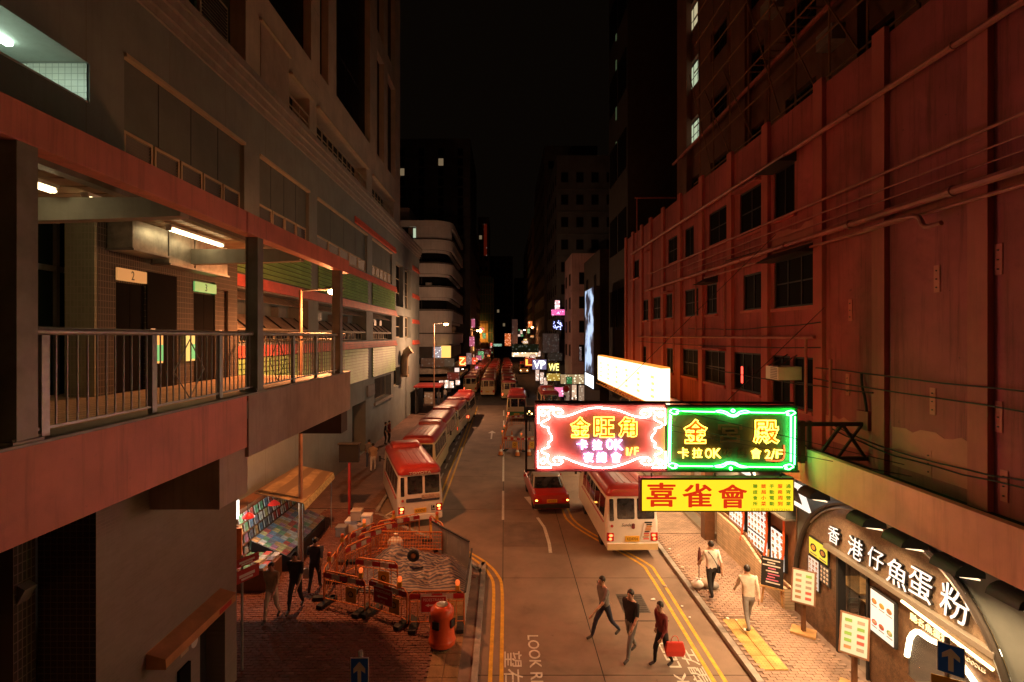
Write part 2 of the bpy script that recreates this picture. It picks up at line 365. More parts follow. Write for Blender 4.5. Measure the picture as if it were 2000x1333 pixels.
for k in range(4):
    for j in range(2):
        m = MB(); x0 = bx0+.14+j*.34; y0 = 12.42+k*.56; m.box(x0,x0+.32,y0,y0+.54,.1,.13)
        for a in range(4):
            for b in range(6): m.lathe((x0+.04+a*.08,y0+.05+b*.088,.13),[(.022,0),(.014,.006)],6)
        m.build('tactile_tile', MATS['tactile'], fr)
# ---- left footway with the built-out corner
pts = [p for p in lk]
poly = [(x,y) for x,y in lkerb] + [(-13,61),(-13,-6)]
fl = MB().prism([(x,y,-.05) for x,y in poly],[(x,y,.10) for x,y in poly]).build('footway_left', MATS['paver_bed']); tag(fl, kind='structure')
kc = smooth_curve(lk,4); acc = []
tot = 0; last = kc[0]; seg = [kc[0]]
for p in kc[1:]:
    seg.append(p); d = sum((seg[i+1]-seg[i]).length for i in range(len(seg)-1))
    if d > 1.15 or p is kc[-1]:
        a, b = seg[0], seg[-1]; t = (b-a).normalized(); nrm = Vector((t.y,-t.x,0)); L_ = (b-a).length
        n_ = max(1,int(L_/1.3))
        for q in range(n_):
            aa = a+(b-a)*q/n_; bb = a+(b-a)*(q+1)/n_
            MB().obb((aa+bb)/2+nrm*.0+Vector((0,0,.045)), t*((bb-aa).length/2-.006), nrm*.075, (0,0,.082)).build('kerb_stone', MATS['kerb'], fl)
        seg = [p]
def edge_x(y):
    for i in range(len(lkerb)-1):
        (xa,ya),(xb,yb) = lkerb[i],lkerb[i+1]
        if ya <= y <= yb: return xa+(xb-xa)*(y-ya)/(yb-ya)
    return -6
st = MB(); rng = random.Random(5)
y = 11.2
row = 0
while y < 24:
    x = -8.4+(row%2)*.105; row += 1
    while x < edge_x(y+.05)-.35:
        if not (-1.9 < x < -1.05 and y < 17):
            z = .126+rng.uniform(-.004,.004); st.mi(0 if rng.random()<.92 else 1)
            if rng.random() < .06: z -= .008
            st.add([(x,y,.1),(x+.2,y,.1),(x+.2,y+.095,.1),(x,y+.095,.1),(x+.006,y+.006,z),(x+.194,y+.006,z),(x+.194,y+.089,z),(x+.006,y+.089,z)],[(4,5,6,7),(0,1,5,4),(1,2,6,5),(2,3,7,6),(3,0,4,7)])
        x += .21
    y += .105
tag(st.build('paver_field', [MATS['paver_red'],mat('paver_red2',(.19,.085,.06),.8,var=.15)], fl), kind='stuff')
mat('paver_far_red', (.19,.10,.07), .8, var=.3, scale=.8, brick=('xy',.2,.1,.008,(.06,.04,.035),(.15,.5)))
MB().box(-9.8,-6.1,24.1,61,.1,.124).build('paver_field', MATS['paver_far_red'], fl)
for k in range(12):
    for j in range(2):
        m = MB(); x0 = -1.83+j*.37; y0 = 11.2+k*.46; m.box(x0,x0+.355,y0,y0+.445,.1,.13)
        for a in range(4): m.box(x0+.04+a*.08,x0+.075+a*.08,y0+.02,y0+.425,.13,.136)
        m.build('tactile_tile', MATS['tactile_dull'], fl)
# ---------------------------------------------------------------- left: market building
mat('wall_grey', (.25,.275,.25), .75, var=.12, scale=.7, bump=.15, bscale=120, streak=.25, dirt=(.12,.10,.08), brick=('yz',3.0,50,.012,(.2,.18,.15),0.03))
mat('wall_panel', (.15,.17,.15), .7, var=.12, scale=.8, streak=.2, dirt=(.1,.09,.07))
mat('wall_bluegrey', (.27,.29,.30), .7, var=.12, scale=.8, streak=.2)
mat('wall_cream', (.62,.50,.37), .75, var=.13, scale=.7, bump=.12, bscale=100, streak=.25, dirt=(.2,.15,.1))
mat('fascia_panel_tan', (.48,.37,.28), .75, var=.1, streak=.2)
mat('cornice', (.36,.32,.27), .7, var=.12, streak=.25)
mat('red_band', (.72,.13,.08), .5, var=.14, scale=1.5)
mat('green_slat', (.34,.56,.20), .5, var=.16, scale=1.2)
mat('dark_inside', (.02,.018,.016), .9, var=.2)
mat('trim_cream', (.56,.44,.28), .6, var=.1)
mat('vent_dark', (.06,.05,.04), .6, var=.1)
mat('awning', (.36,.27,.20), .8, var=.2, scale=3)
LX = -9.8
FL = Fr((LX,0,0),(0,1,0),(0,0,1),(1,0,0))
mk = thing('market_building', 'grey market hall with green louvres and red bands beside the footbridge', 'building', (LX-3,35,0))
yv = lambda u: YX(u, LX)
panels = [(13.2,19.3),(20.5,25.7),(26.8,36.6),(38.0,44.7)]
ops = []
for (a,b) in panels: ops.append((a,b,12.75,15.5,.18))
ops.append((7.2,12.1,13.7,14.65,1.6))
for (a,b) in [(18.0,25.6),(27.0,36.4),(38.2,44.6)]: ops.append((a,b,7.95,10.0,1.0))
tall = [(46.3,49.6),(50.6,53.6)]
for (a,b) in tall: ops += [(a,b,11.0,15.0,.45),(a,b,8.1,10.2,.45)]
low = [(36.2,44.4,1.9+1.2,4.9),]
ops += [(38.6,44.3,3.2,5.0,.6),(45.3,47.9,3.7,5.4,.4),(50.2,52.6,4.2,5.2,.4),(33.0,36.2,.13,3.7,1.6)]
m = MB(); FL.wall(m, 7, 59, 0, 18.05, ops, .3)
m.quad((LX,59,0),(LX,59,18.05),(LX-12,59,18.05),(LX-12,59,0)); m.quad((LX,7,18.05),(LX,59,18.05),(LX-12,59,18.05),(LX-12,7,18.1))
m.quad((LX,7,0),(LX,7,18.05),(LX-12,7,18.05),(LX-12,7,0))
wall = m.build('wall', MATS['wall_grey'], mk)
for k,(z0,z1,d) in enumerate([(17.15,17.4,.07),(17.4,17.7,.15),(17.7,18.0,.25),(18.0,18.28,.33)]):
    c = MB(); FL.box(c, 6.9, 59.1+d*.5, z0, z1, -.2, d); c.build('cornice_course', MATS['cornice'], mk)
for (a,b) in panels:
    f = MB(); FL.box(f, a, b, 12.75, 15.5, -.178, -.15)
    f.build('wall_panel', MATS['wall_panel'], wall)
    n_ = 4; w_ = (b-a)/n_
    for k in range(1,n_): c = MB(); FL.box(c, a+w_*k-.015, a+w_*k+.015, 13.65, 15.48, -.15, -.143); c.build('panel_joint', MATS['frame_dark'], wall)
    c = MB(); FL.box(c, a, b, 15.42, 15.52, -.1, .07); c.build('panel_head', MATS['trim_cream'], wall)
    for k in range(n_+1 if b-a>6 else n_):
        nn = n_+1 if b-a>6 else n_; x0 = a+.1+(b-a-.2)*k/nn; x1 = a+.1+(b-a-.2)*(k+1)/nn-.08
        fr_ = MB(); FL.box(fr_, x0, x1, 13.5, 13.58, -.15, -.08); FL.box(fr_, x0, x1, 12.8, 12.88, -.15, -.08); FL.box(fr_, x0, x0+.07, 12.8, 13.58, -.15,-.081); FL.box(fr_, x1-.07, x1, 12.8, 13.58, -.15,-.081)
        vf = fr_.build('vent_window', MATS['trim_cream'], mk)
        for q in range(7):
            s_ = MB(); z_ = 12.9+q*.085; s_.quad(FL.p(x0+.07,z_,-.135),FL.p(x1-.07,z_,-.135),FL.p(x1-.07,z_+.06,-.09),FL.p(x0+.07,z_+.06,-.09)); s_.build('louvre_slat', MATS['vent_dark'], vf)
def band(a,b,z,h=.5,d=.16,m_='red_band'):
    for k in range(3): c = MB(); FL.box(c, a, b, z+h*k/3+.012, z+h*(k+1)/3, .002, d-.045*k); c.build('red_band', MATS[m_], mk)
for (a,b,z) in [(16.5,46.2,12.2),(16.5,46.2,10.05),(16.5,46.2,7.4),(33.5,45.9,15.65),(54.6,58.6,15.35),(54.6,58.6,12.35),(54.6,58.6,9.6),(54.6,58.6,7.35)]: band(a,b,z,.46)
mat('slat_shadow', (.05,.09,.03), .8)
for (a,b) in [(16.6,25.75),(26.9,36.5),(37.9,45.6)]:
    for (z0,z1) in [(10.56,12.18),(5.2,7.38)]:
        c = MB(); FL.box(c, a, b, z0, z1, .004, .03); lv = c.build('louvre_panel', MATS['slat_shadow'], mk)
        ns = 8 if z1-z0 < 2 else 11; h = (z1-z0)/ns
        for k in range(ns):
            s_ = MB(); s_.add([FL.p(a,z0+k*h+.02,.13),FL.p(b,z0+k*h+.02,.13),FL.p(b,z0+k*h+h-.01,.05),FL.p(a,z0+k*h+h-.01,.05),FL.p(a,z0+k*h+.02,.035),FL.p(b,z0+k*h+.02,.035),FL.p(b,z0+k*h+h-.01,.035),FL.p(a,z0+k*h+h-.01,.035)],[(0,1,2,3),(4,5,6,7),(0,1,5,4),(3,2,6,7),(0,3,7,4),(1,2,6,5)])
            s_.build('louvre_slat', MATS['green_slat'], lv)
# openings with awnings
mat('glass_shop', (.02,.022,.025), .12, var=0)
for (a,b) in [(18.0,25.6),(27.0,36.4),(38.2,44.6)]:
    nb = max(3,round((b-a)/1.5)); w_ = (b-a)/nb
    for k in range(nb):
        x0 = a+k*w_+.05; x1 = a+(k+1)*w_-.05
        for (zt,zb,dd) in ((9.1,8.55,-.05),(10.0,9.62,-.15)):
            s_ = MB(); t = .02
            s_.add([FL.p(x0,zt,-.75),FL.p(x1,zt,-.75),FL.p(x1,zb,dd),FL.p(x0,zb,dd),FL.p(x0,zt-t,-.75),FL.p(x1,zt-t,-.75),FL.p(x1,zb-t,dd),FL.p(x0,zb-t,dd)],[(0,1,2,3),(4,5,6,7),(0,1,5,4),(2,3,7,6),(0,3,7,4),(1,2,6,5)])
            s_.build('awning_sheet', MATS['awning'], mk)
        r_ = MB(); r_.bar(FL.p(x1+.05,9.12,-.72), FL.p(x1+.05,8.57,-.02), .05); r_.build('awning_rib', MATS['frame_dark'], mk)
        window(mk, FL, x0, x1, 8.0, 8.45, -.4, 2, 1, MATS['trim_cream'], MATS['glass_shop'], .04)
    c = MB(); FL.box(c, a, b, 8.46, 8.56, -.35, -.05); c.build('transom', MATS['trim_cream'], mk)
    for k in range(3):
        x = a+(b-a)*(.2+.3*k); u_ = MB(); FL.box(u_, x-.4, x+.4, 9.1, 9.55, -.99,-.65)
        for q in range(5): FL.box(u_, x-.36, x+.36, 9.14+q*.075, 9.17+q*.075, -.65,-.63)
        u_.build('air_conditioner', MATS['paint_grey'], mk)
for (a,b) in tall:
    window(mk, FL, a+.02, b-.02, 11.02, 14.98, -.42, 2, 3, MATS['trim_cream'], MATS['glass_dark'], .08)
    window(mk, FL, a+.02, b-.02, 8.12, 10.18, -.42, 2, 2, MATS['trim_cream'], MATS['glass_dark'], .08)
# low barred window, service windows, vent cowl
w_ = window(mk, FL, 38.65, 44.25, 3.22, 4.98, -.55, 4, 1, MATS['trim_cream'], MATS['glass_dark'], .06)
for k in range(15): c = MB(); x = 38.9+k*.36; c.tube([FL.p(x,3.2,-.06),FL.p(x,5.0,-.06)], .02, 6); c.build('window_bar', MATS['paint_grey'], w_)
c = MB(); FL.box(c, 38.4, 44.5, 3.0, 3.2, -.1, .15); c.build('sill', MATS['cornice'], mk)
c = MB(); FL.box(c, 36.4, 38.3, 3.9, 4.7, .0, .12); FL.box(c, 36.5, 38.2, 3.98, 4.62, .12, .13); c.build('service_hatch', MATS['paint_grey'], mk)
window(mk, FL, 45.32, 47.88, 3.72, 5.38, -.38, 2, 1, MATS['trim_cream'], MATS['glass_dark'], .06)
window(mk, FL, 50.22, 52.58, 4.22, 5.18, -.38, 2, 1, MATS['trim_cream'], MATS['glass_dark'], .06)
mat('cowl', (.45,.33,.2), .6, .2, var=.15)
cw = MB(); ring = []
for k in range(9):
    t = math.pi/2*k/8; ring.append([FL.p(47.6,6.2+.9*math.sin(t),.05+.9*(1-math.cos(t))*1.0+.0), FL.p(49.4,6.2+.9*math.sin(t),.05+.9*(1-math.cos(t)))])
cw.tube([FL.p(48.5,4.6,.35),FL.p(48.5,6.1,.35),FL.p(48.5,6.7,.5),FL.p(48.5,7.0,.95)], [.34,.34,.36,.42], 14); FL.box(cw, 48.1,48.9,4.4,4.62,.0,.7); cw.build('vent_cowl', MATS['cowl'], mk, smooth=True)
# service doorway with roller door
for k in range(9): c = MB(); FL.box(c, 33.02, 36.18, .16+k*.26, .40+k*.26, -1.5, -1.44); c.build('shutter_slat', MATS['awning'], mk)
fan = MB(); fan.lathe(FL.p(34.7,3.0,-1.3)-Vector((.1,0,0)),[(.45,0),(.45,.25),(.38,.25),(.38,.1)],16,'x'); fan.build('extract_fan', MATS['iron'], mk)
# stairwell behind the lit slot window
mat('white_tile', (.72,.72,.66), .35, var=.06, brick=('xz',.15,.15,.008,(.4,.4,.36),.03))
sw = MB(); FL.box(sw, 7.3, 12.09, 13.72, 13.76, -1.6, -.02); sw.build('stair_floor', MATS['white'], mk)
sw = MB(); sw.quad(FL.p(12.06,13.74,-1.6),FL.p(12.06,13.74,-.04),FL.p(12.06,14.64,-.04),FL.p(12.06,14.64,-1.6)); sw.build('stair_tiles', MATS['white_tile'], mk)
sw = MB(); sw.quad(FL.p(7.2,13.74,-1.58),FL.p(12.06,13.74,-1.58),FL.p(12.06,14.64,-1.58),FL.p(7.2,14.64,-1.58)); sw.build('stair_wall', MATS['white'], mk)
sw = MB(); FL.box(sw, 8.0, 11.2, 14.56, 14.62, -1.1,-.95); sw.build('stair_light', glow('tube_green',(.75,1.0,.80),20), mk)
# ---- cream tower above the hall
tw = thing('cream_tower', 'cream tower with tall dark window slots rising above the market hall', 'building', (-13,34,18.5))
TX = -10.3
FT = Fr((TX,0,0),(0,1,0),(0,0,1),(1,0,0))
ty = lambda u: YX(u, TX)
balc = [(24.5,27.1),(28.1,38.3),(39.9,47.6)]
ops = [(x0,x1,18.9,20.8,1.0) for x0,x1 in balc]
for (x0,x1,zs) in [(21.0,27.3,((22.9,44),(45.2,62))),(28.6,30.0,((22.9,44),(45.2,62))),(31.4,39.3,((23.0,44),(45.2,62))),(41.4,43.8,((23.0,31.5),(33.1,44),(45.2,62))),(45.2,48.3,((23.0,31.5),(33.1,44),(45.2,62)))]:
    for z0,z1 in zs: ops.append((x0,x1,z0,z1,.5))
m = MB(); FT.wall(m, 20.4, 50.6, 18.3, 64, ops, .5); m.quad((TX,50.6,18.3),(TX,50.6,64),(TX-12,50.6,64),(TX-12,50.6,18.3)); m.quad((TX,20.4,18.3),(TX,20.4,64),(TX-12,20.4,64),(TX-12,20.4,18.3))
m.build('wall', MATS['wall_cream'], tw)
mat('tower_glass', (.008,.008,.008), .4, var=0, spec=.15)
for (a,b,z0,z1,d) in ops:
    if z0 > 21: window(tw, FT, a+.01, b-.01, z0+.01, z1-.01, -.47, max(1,round((b-a)/1.6)), 6, MATS['frame_dark'], MATS['tower_glass'], .06)
    else:
        window(tw, FT, a+.01, b-.01, z0+.01, z1-.01, -.97, max(2,int((b-a)/1.6)), 2, MATS['frame_dark'], MATS['tower_glass'], .08)
        c = MB(); FT.box(c, a-.05, b+.05, 20.72, 20.84, .003, .2); c.build('opening_head', MATS['trim_cream'], tw)
        c = MB()
        c.tube([FT.p(a,19.85,-.06),FT.p(b,19.85,-.06)], .045, 6); c.tube([FT.p(a,19.4,-.06),FT.p(b,19.4,-.06)], .03, 6); c.build('balcony_rail', MATS['trim_cream'], tw)
        n_ = int((b-a)/.9)
        for k in range(n_+1): c = MB(); x = a+.05+(b-a-.1)*k/n_; FT.box(c, x-.045, x+.045, 18.92, 19.83, -.09,-.03); c.build('balcony_post', MATS['trim_cream'], tw)
c = MB(); FT.box(c, 21.6, 24.4, 18.5, 21.5, .002, .03); c.build('wall_panel', MATS['fascia_panel_tan'], tw); c = MB(); FT.box(c, 21.5, 24.5, 21.5, 21.62, .002, .14); c.build('panel_head', MATS['trim_cream'], tw)
for z in (22.0,26,32.2): 
    c = MB(); FT.box(c, 27.45, 28.45, z-.012, z+.012, .002, .006); c.build('render_joint', MATS['cornice'], tw)
# recess with green panelling on the near side of the tower
gp = thing('green_clad_block', 'dark green ribbed cladding beside the cream tower', 'building', (-13,14,18.5))
m = MB(); m.box(TX-10, TX-.6, 9.5, 20.35, 18.3, 44); m.build('wall', mat('green_dark',(.035,.06,.025),.6,var=.2), gp)
for k in range(13):
    c = MB(); c.box(TX-.6, TX-.42, 9.7+k*.8, 9.85+k*.8, 18.35, 44); c.build('cladding_rib', MATS['green_dark'], gp)
vf = MB().box(TX-.6, TX-.4, 18.0, 19.8, 18.9, 20.9).build('vent_frame', MATS['trim_cream'], gp)
for q in range(14): c = MB(); c.box(TX-.4, TX-.36, 18.1, 19.7, 19.0+q*.13, 19.07+q*.13); c.build('louvre_slat', MATS['frame_dark'], vf)

# ---------------------------------------------------------------- the footbridge with its lift lobby
mat('fascia_pink', (.70,.24,.175), .6, var=.14, scale=.8, bump=.15, bscale=50, streak=.55, dirt=(.25,.085,.06), spots=.35)
mat('fascia_grey', (.44,.34,.27), .7, var=.16, scale=.9, bump=.2, streak=.5, dirt=(.16,.12,.09), spots=.4)
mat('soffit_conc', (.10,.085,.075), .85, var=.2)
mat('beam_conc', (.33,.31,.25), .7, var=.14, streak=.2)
mat('steel_paint', (.25,.24,.20), .5, .15, var=.16, scale=3, streak=.2)
mat('deck_tile', (.52,.36,.22), .6, var=.2, brick=('xy',.2,.2,.01,(.15,.1,.07),.08))
mat('soffit_slat', (.40,.29,.18), .6, var=.2)
mat('lobby_tile', (.34,.34,.23), .6, spec=.2, var=.12, brick=('xz',.075,.14,.010,(.42,.38,.28),.06))
mat('lobby_tile_side', (.055,.046,.035), .65, spec=.2, var=.12, brick=('yz',.07,.14,.009,(.17,.14,.11),.06))  # the pillar's tile again, darkened in colour to stand for lobby shade
mat('tower_tile', (.25,.215,.18), .4, var=.12, brick=('yz',.21,.055,.006,(.26,.23,.19),(.06,.5)))
mat('lift_steel', (.010,.009,.008), .7, 0., spec=.02, var=.1)
mat('box_steel', (.46,.43,.36), .4, .6, var=.3, scale=2.5, streak=.5, dirt=(.12,.1,.07))
fb = thing('footbridge', 'covered footbridge with pink fascia, grey railing and steel posts', 'footbridge', (-7,8,0))
BX = -5.0; DZ = 6.95
m = MB().box(-9.78, BX-.001, 1.0, 16.55, DZ-.35, DZ); m.build('deck', [MATS['deck_tile']], fb)
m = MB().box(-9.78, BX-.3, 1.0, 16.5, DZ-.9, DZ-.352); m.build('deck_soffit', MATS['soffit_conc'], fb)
m = MB().box(BX-.28, BX, 1.0, 9.95, 6.05, 7.05); m.build('fascia_panel', MATS['fascia_pink'], fb, bevel=.01)
m = MB().box(BX-.28, BX+.01, 10.0, 16.6, 5.85, 7.06); m.box(BX-.32, BX-.281, 9.95, 10.0, 5.95, 7.0); m.build('fascia_panel', MATS['fascia_grey'], fb, bevel=.01)
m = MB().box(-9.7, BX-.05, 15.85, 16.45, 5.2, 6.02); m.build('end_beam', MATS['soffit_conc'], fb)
m = MB().box(-9.5, BX-.06, 9.1, 10.1, 5.12, 6.04); m.build('cross_beam', MATS['fascia_grey'], fb, bevel=.015)
m = MB().box(BX-.42, BX+.03, 1.0, 16.6, 7.05, 7.09); m.build('coping', MATS['steel_paint'], fb, bevel=.008)
# canopy
m = MB().box(BX-.25, BX+.02, 1.0, 9.9, 10.22, 10.63); m.build('canopy_fascia', MATS['fascia_pink'], fb, bevel=.012)
m = MB().box(BX-.25, BX+.02, 9.925, 16.45, 10.22, 10.63); m.build('canopy_fascia', MATS['fascia_pink'], fb, bevel=.012)
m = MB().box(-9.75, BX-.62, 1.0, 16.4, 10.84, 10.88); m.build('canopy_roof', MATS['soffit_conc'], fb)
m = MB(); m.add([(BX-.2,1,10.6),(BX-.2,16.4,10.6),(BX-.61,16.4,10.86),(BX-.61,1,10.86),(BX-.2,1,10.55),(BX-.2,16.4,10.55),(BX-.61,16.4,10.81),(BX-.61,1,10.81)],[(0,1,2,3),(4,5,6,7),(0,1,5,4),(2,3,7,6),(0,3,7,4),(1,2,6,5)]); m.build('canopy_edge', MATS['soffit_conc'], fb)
for k in range(30):
    y = 2.4+k*.46; m = MB().box(-9.7, BX-.63, y, y+.4, 10.79, 10.838); m.build('soffit_slat', MATS['soffit_slat'], fb)
for y in (3.6, 8.3, 13.2):
    m = MB(); n_ = 12
    lo = []; 
    for side in (y, y+.22):
        lo.append([(-9.7+(4.45)*k/n_, side, 10.06+.10*(k/n_)**2) for k in range(n_+1)] + [(-5.25, side, 10.46), (-9.7, side, 10.46)])
    m.prism(lo[0], lo[1]); m.build('canopy_beam', MATS['beam_conc'], fb)
m = MB().box(-6.6,-6.4,3,16,10.58,10.785); m.build('purlin', MATS['steel_paint'], fb)
for y in (5.25, 10.38, 15.6):
    p_ = MB(); p_.box(BX-.25, BX-.22+.0, y, y+.24, 7.09, 10.22); p_.box(BX-.03, BX, y, y+.24, 7.09, 10.22); p_.box(BX-.22, BX-.03, y+.01, y+.04, 7.09, 10.22)
    po = p_.build('post', MATS['steel_paint'], fb)
    b_ = MB().box(BX-.34, BX+.02, y-.06, y+.3, 7.09, 7.12)
    for (dx,dy) in ((-.3,-.02),(-.02,-.02),(-.3,.26),(-.02,.26)): b_.lathe((BX+dx,y+dy,7.12),[(.022,0),(.022,.03)],6)
    b_.build('base_plate', MATS['steel_paint'], po)
# railing
rl = MB(); rl.tube([(BX-.12,5.5,8.26),(BX-.12,16.45,8.26)], .045, 10); rail = rl.build('railing', MATS['galv'], fb, smooth=True)
m = MB().box(BX-.14,BX-.10,5.5,16.4,7.17,7.2); m.build('bottom_rail', MATS['galv'], rail)
ybal = 5.55; posts = [5.68,7.45,9.2,10.7,12.4,13.9,15.3]
for py in posts:
    m = MB().box(BX-.155,BX-.085,py-.05,py+.05,7.09,8.22); m.build('railing_post', MATS['galv'], rail)
bal = MB(); bal.tube([(0,0,7.2),(0,0,8.22)], .011, 6); bme = bal.mesh('baluster', MATS['galv'])
while ybal < 16.4:
    if all(abs(ybal-p) > .09 for p in posts) and all(not (y-.05 < ybal < y+.3) for y in (10.38,15.6)): link('baluster', bme, rail, (BX-.12,ybal,0))
    ybal += .148
# rear rail (far end) and X braces
m = MB(); m.tube([(-8.2,16.4,8.1),(BX-.3,16.4,8.1)], .035, 8); rr_ = m.build('end_railing', MATS['galv'], fb)
for k in range(20): link('baluster', bme, rr_, (-8.1+k*.15,16.4,-.1))
for (ya,yb) in [(7.95,8.75),(11.2,12.0)]:
    m = MB(); ym = (ya+yb)/2; m.tube([(BX-.13,ym,8.15),(BX-.13,ya,7.65),(BX-.13,ym,7.2),(BX-.13,yb,7.65)], .011, 6, True); m.build('diamond_brace', MATS['galv'], rail)
# lift lobby
LBX = -8.5
lf = thing('lift_lobby', 'tiled lift lobby with two dark lift doors on the footbridge', 'lift lobby', (-9.1,13,DZ))
FB = Fr((LBX,0,0),(0,1,0),(0,0,1),(1,0,0))
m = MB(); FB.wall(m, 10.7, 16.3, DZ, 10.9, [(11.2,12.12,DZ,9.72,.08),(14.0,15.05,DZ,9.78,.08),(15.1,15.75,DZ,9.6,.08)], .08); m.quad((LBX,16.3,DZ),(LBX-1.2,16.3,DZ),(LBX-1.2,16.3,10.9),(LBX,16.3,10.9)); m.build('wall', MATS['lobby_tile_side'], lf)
m = MB().box(-9.12,LBX-.004,10.62,10.69,DZ,10.9); m.build('tiled_pillar', MATS['lobby_tile'], lf)
m = MB().box(LBX+.002,LBX+.03,12.15,13.25,DZ,9.75); m.build('steel_panel', MATS['lift_steel'], lf)
for (a,b,t) in [(11.2,12.12,'2'),(14.0,15.05,'3')]:
    for k in range(2):
        d_ = MB(); w_ = (b-a)/2; FB.box(d_, a+k*w_+.01, a+(k+1)*w_-.005, DZ+.01, 9.4, -.06,-.03); d_.build('lift_door', MATS['lift_steel'], lf)
    s_ = MB(); FB.box(s_, a, b, 9.45, 9.72, -.05, .04); pn = s_.build('number_panel', glow('num_panel_'+t, (1,.44,.13) if t=='2' else (.3,.8,.22), .5), lf)
    text('numeral', t, MATS['black'], pn, FB.p((a+b)/2,9.585,.045), .2, FACE_R, ext=.002, fit=(.09,.2))
    c = MB(); FB.box(c, b+.12, b+.28, 8.1, 8.4, .031, .05); c.build('call_button', MATS['steel'], lf)
for (a,b,z0,z1,d) in [(12.35,13.35,9.98,10.78,.42),(13.4,14.95,9.98,10.78,.42),(10.95,12.1,10.1,10.72,.55)]:
    c = MB(); FB.box(c, a, b, z0, z1, .005, d); bo = c.build('duct_box', MATS['box_steel'], lf, bevel=.012)
    c = MB(); FB.box(c, a-.03, b+.03, z0-.05, z0-.005, .005, d+.05); c.build('box_flange', MATS['steel'], bo)
mat('glass_green', (.02,.03,.02), .1, var=0)
m = MB().box(-9.76,-9.7,6.0,11.4,DZ,10.9); m.build('dark_glazing', MATS['glass_green'], lf)
for y in (7.5,9.2,10.2,11.0): m = MB().box(-9.7,-9.62,y,y+.08,DZ,10.9); m.build('mullion', MATS['steel_paint'], lf)
for z in (8.3,9.6): m = MB().box(-9.7,-9.63,6.0,11.4,z,z+.12); m.build('transom', MATS['steel_paint'], lf)
# illuminated ad panels on the lobby wall
for i,(a,b) in enumerate([(12.2,12.65),(13.55,13.95)]):
    c = MB(); FB.box(c, a, b, 7.55, 8.25, .035, .07); ad = c.build('light_panel', glow('ad_%d'%i,((1,.45,.1),(.9,.6,.15))[i],1.1), lf)
    c = MB(); FB.box(c, a+.2, b-.0, 7.6, 8.0, .071, .075); c.build('light_panel_print', glow('ad_g',(.2,.8,.25),.7), ad)
# fluorescent tubes
def tube_light(x,y0,y1,z,label,es):
    t = thing('tube_light', label, 'ceiling light', (x,(y0+y1)/2,z), 'tube lights under the footbridge canopy')
    MB().box(x-.07,x+.07,y0,y1,z+.05,z+.11).build('tray', MATS['white'], t)
    m_ = MB(); m_.tube([(x-.025,y0+.04,z),(x-.025,y1-.04,z)], .03, 8); m_.tube([(x+.035,y0+.04,z),(x+.035,y1-.04,z)], .03, 8); m_.build('fluorescent_tube', glow('fluo',(1,.78,.42),es), t)
    for yy in (y0+.01,y1-.05): MB().box(x-.06,x+.06,yy,yy+.03,z-.03,z+.05).build('end_cap', MATS['white'], t)
    MB().box(x-.02,x+.02,(y0+y1)/2-.02,(y0+y1)/2+.02,z+.11,10.79).build('hanger', MATS['steel'], t)
tube_light(-7.15,6.3,8.15,10.50,'lit tube light under the canopy beside the nearest beam',8)
tube_light(-7.55,11.5,13.7,10.62,'lit tube light in front of the steel duct boxes',5.5)
tube_light(-7.3,8.9,10.3,10.6,'lit tube light behind the nearest canopy beam',7)  # unseen tube added to light the tiled pillar and the floor
# lift tower below the deck
lt = thing('lift_tower', 'dark tiled lift tower under the footbridge with a small door canopy', 'lift tower', (-7.6,10,0))
FW = Fr((-6.3,0,0),(0,1,0),(0,0,1),(1,0,0))
m = MB(); FW.wall(m, 7.9, 12.05, .1, 6.0, [(10.6,11.55,.1,2.25,.5),(9.0,9.5,.1,1.2,.3)], .5); m.quad((-6.3,12.05,.1),(-9,12.05,.1),(-9,12.05,6),(-6.3,12.05,6)); m.build('wall', MATS['tower_tile'], lt)
m = MB(); m.quad((-6.3,7.9,.1),(-7.2,7.9,.1),(-7.2,7.9,6),(-6.3,7.9,6)); m.build('side_wall', mat('tower_tile_x', (.07,.05,.04), .4, var=.12, brick=('xz',.1,.1,.006,(.26,.2,.16),.06)), lt)  # tower tile in a darker colour, standing for shade on this face
d_ = MB(); FW.box(d_, 10.62, 11.53, .12, 2.23, -.48,-.42); d_.build('door', MATS['dark_inside'], lt)
mat('canopy_orange', (.52,.25,.10), .5, .2, var=.2)
c = MB(); c.add([(-6.3,9.0,2.62),(-6.3,11.35,2.62),(-5.95,11.35,2.52),(-5.95,9.0,2.52),(-6.3,9.0,2.35),(-6.3,11.35,2.35),(-5.95,11.35,2.35),(-5.95,9.0,2.35)],[(0,1,2,3),(4,5,6,7),(0,1,5,4),(2,3,7,6),(0,3,7,4),(1,2,6,5)]); cn = c.build('door_canopy', MATS['canopy_orange'], lt, bevel=.01)
c = MB().box(-5.949,-5.94,10.7,11.15,2.39,2.48); c.build('canopy_mark', mat('red_print',(.5,.03,.02),.5,var=0), cn)
c = MB(); FW.box(c, 9.85, 10.2, 1.2, 1.75, .003, .06); c.build('control_box', MATS['lift_steel'], lt, bevel=.008)
c = MB(); FW.box(c, 9.95, 10.2, 1.95, 2.15, .003, .012); c.build('notice', MATS['trim_cream'], lt)
for (y,z) in ((10.4,2.0),(9.6,1.3)):
    c = MB(); c.lathe(FW.p(y,z,.003),[(.11,0),(.11,.01)],18,'x'); c.build('round_notice', MATS['white'], lt)
c = MB(); FW.box(c, 8.75, 8.95, 1.45, 1.7, .003, .05); ib = c.build('indicator_box', MATS['black'], lt)
c = MB(); c.lathe(FW.p(8.85,1.58,.05),[(.035,0),(.03,.02)],10,'x'); c.build('indicator_lamp', glow('ind_red',(1,.06,.03),6,False), ib)
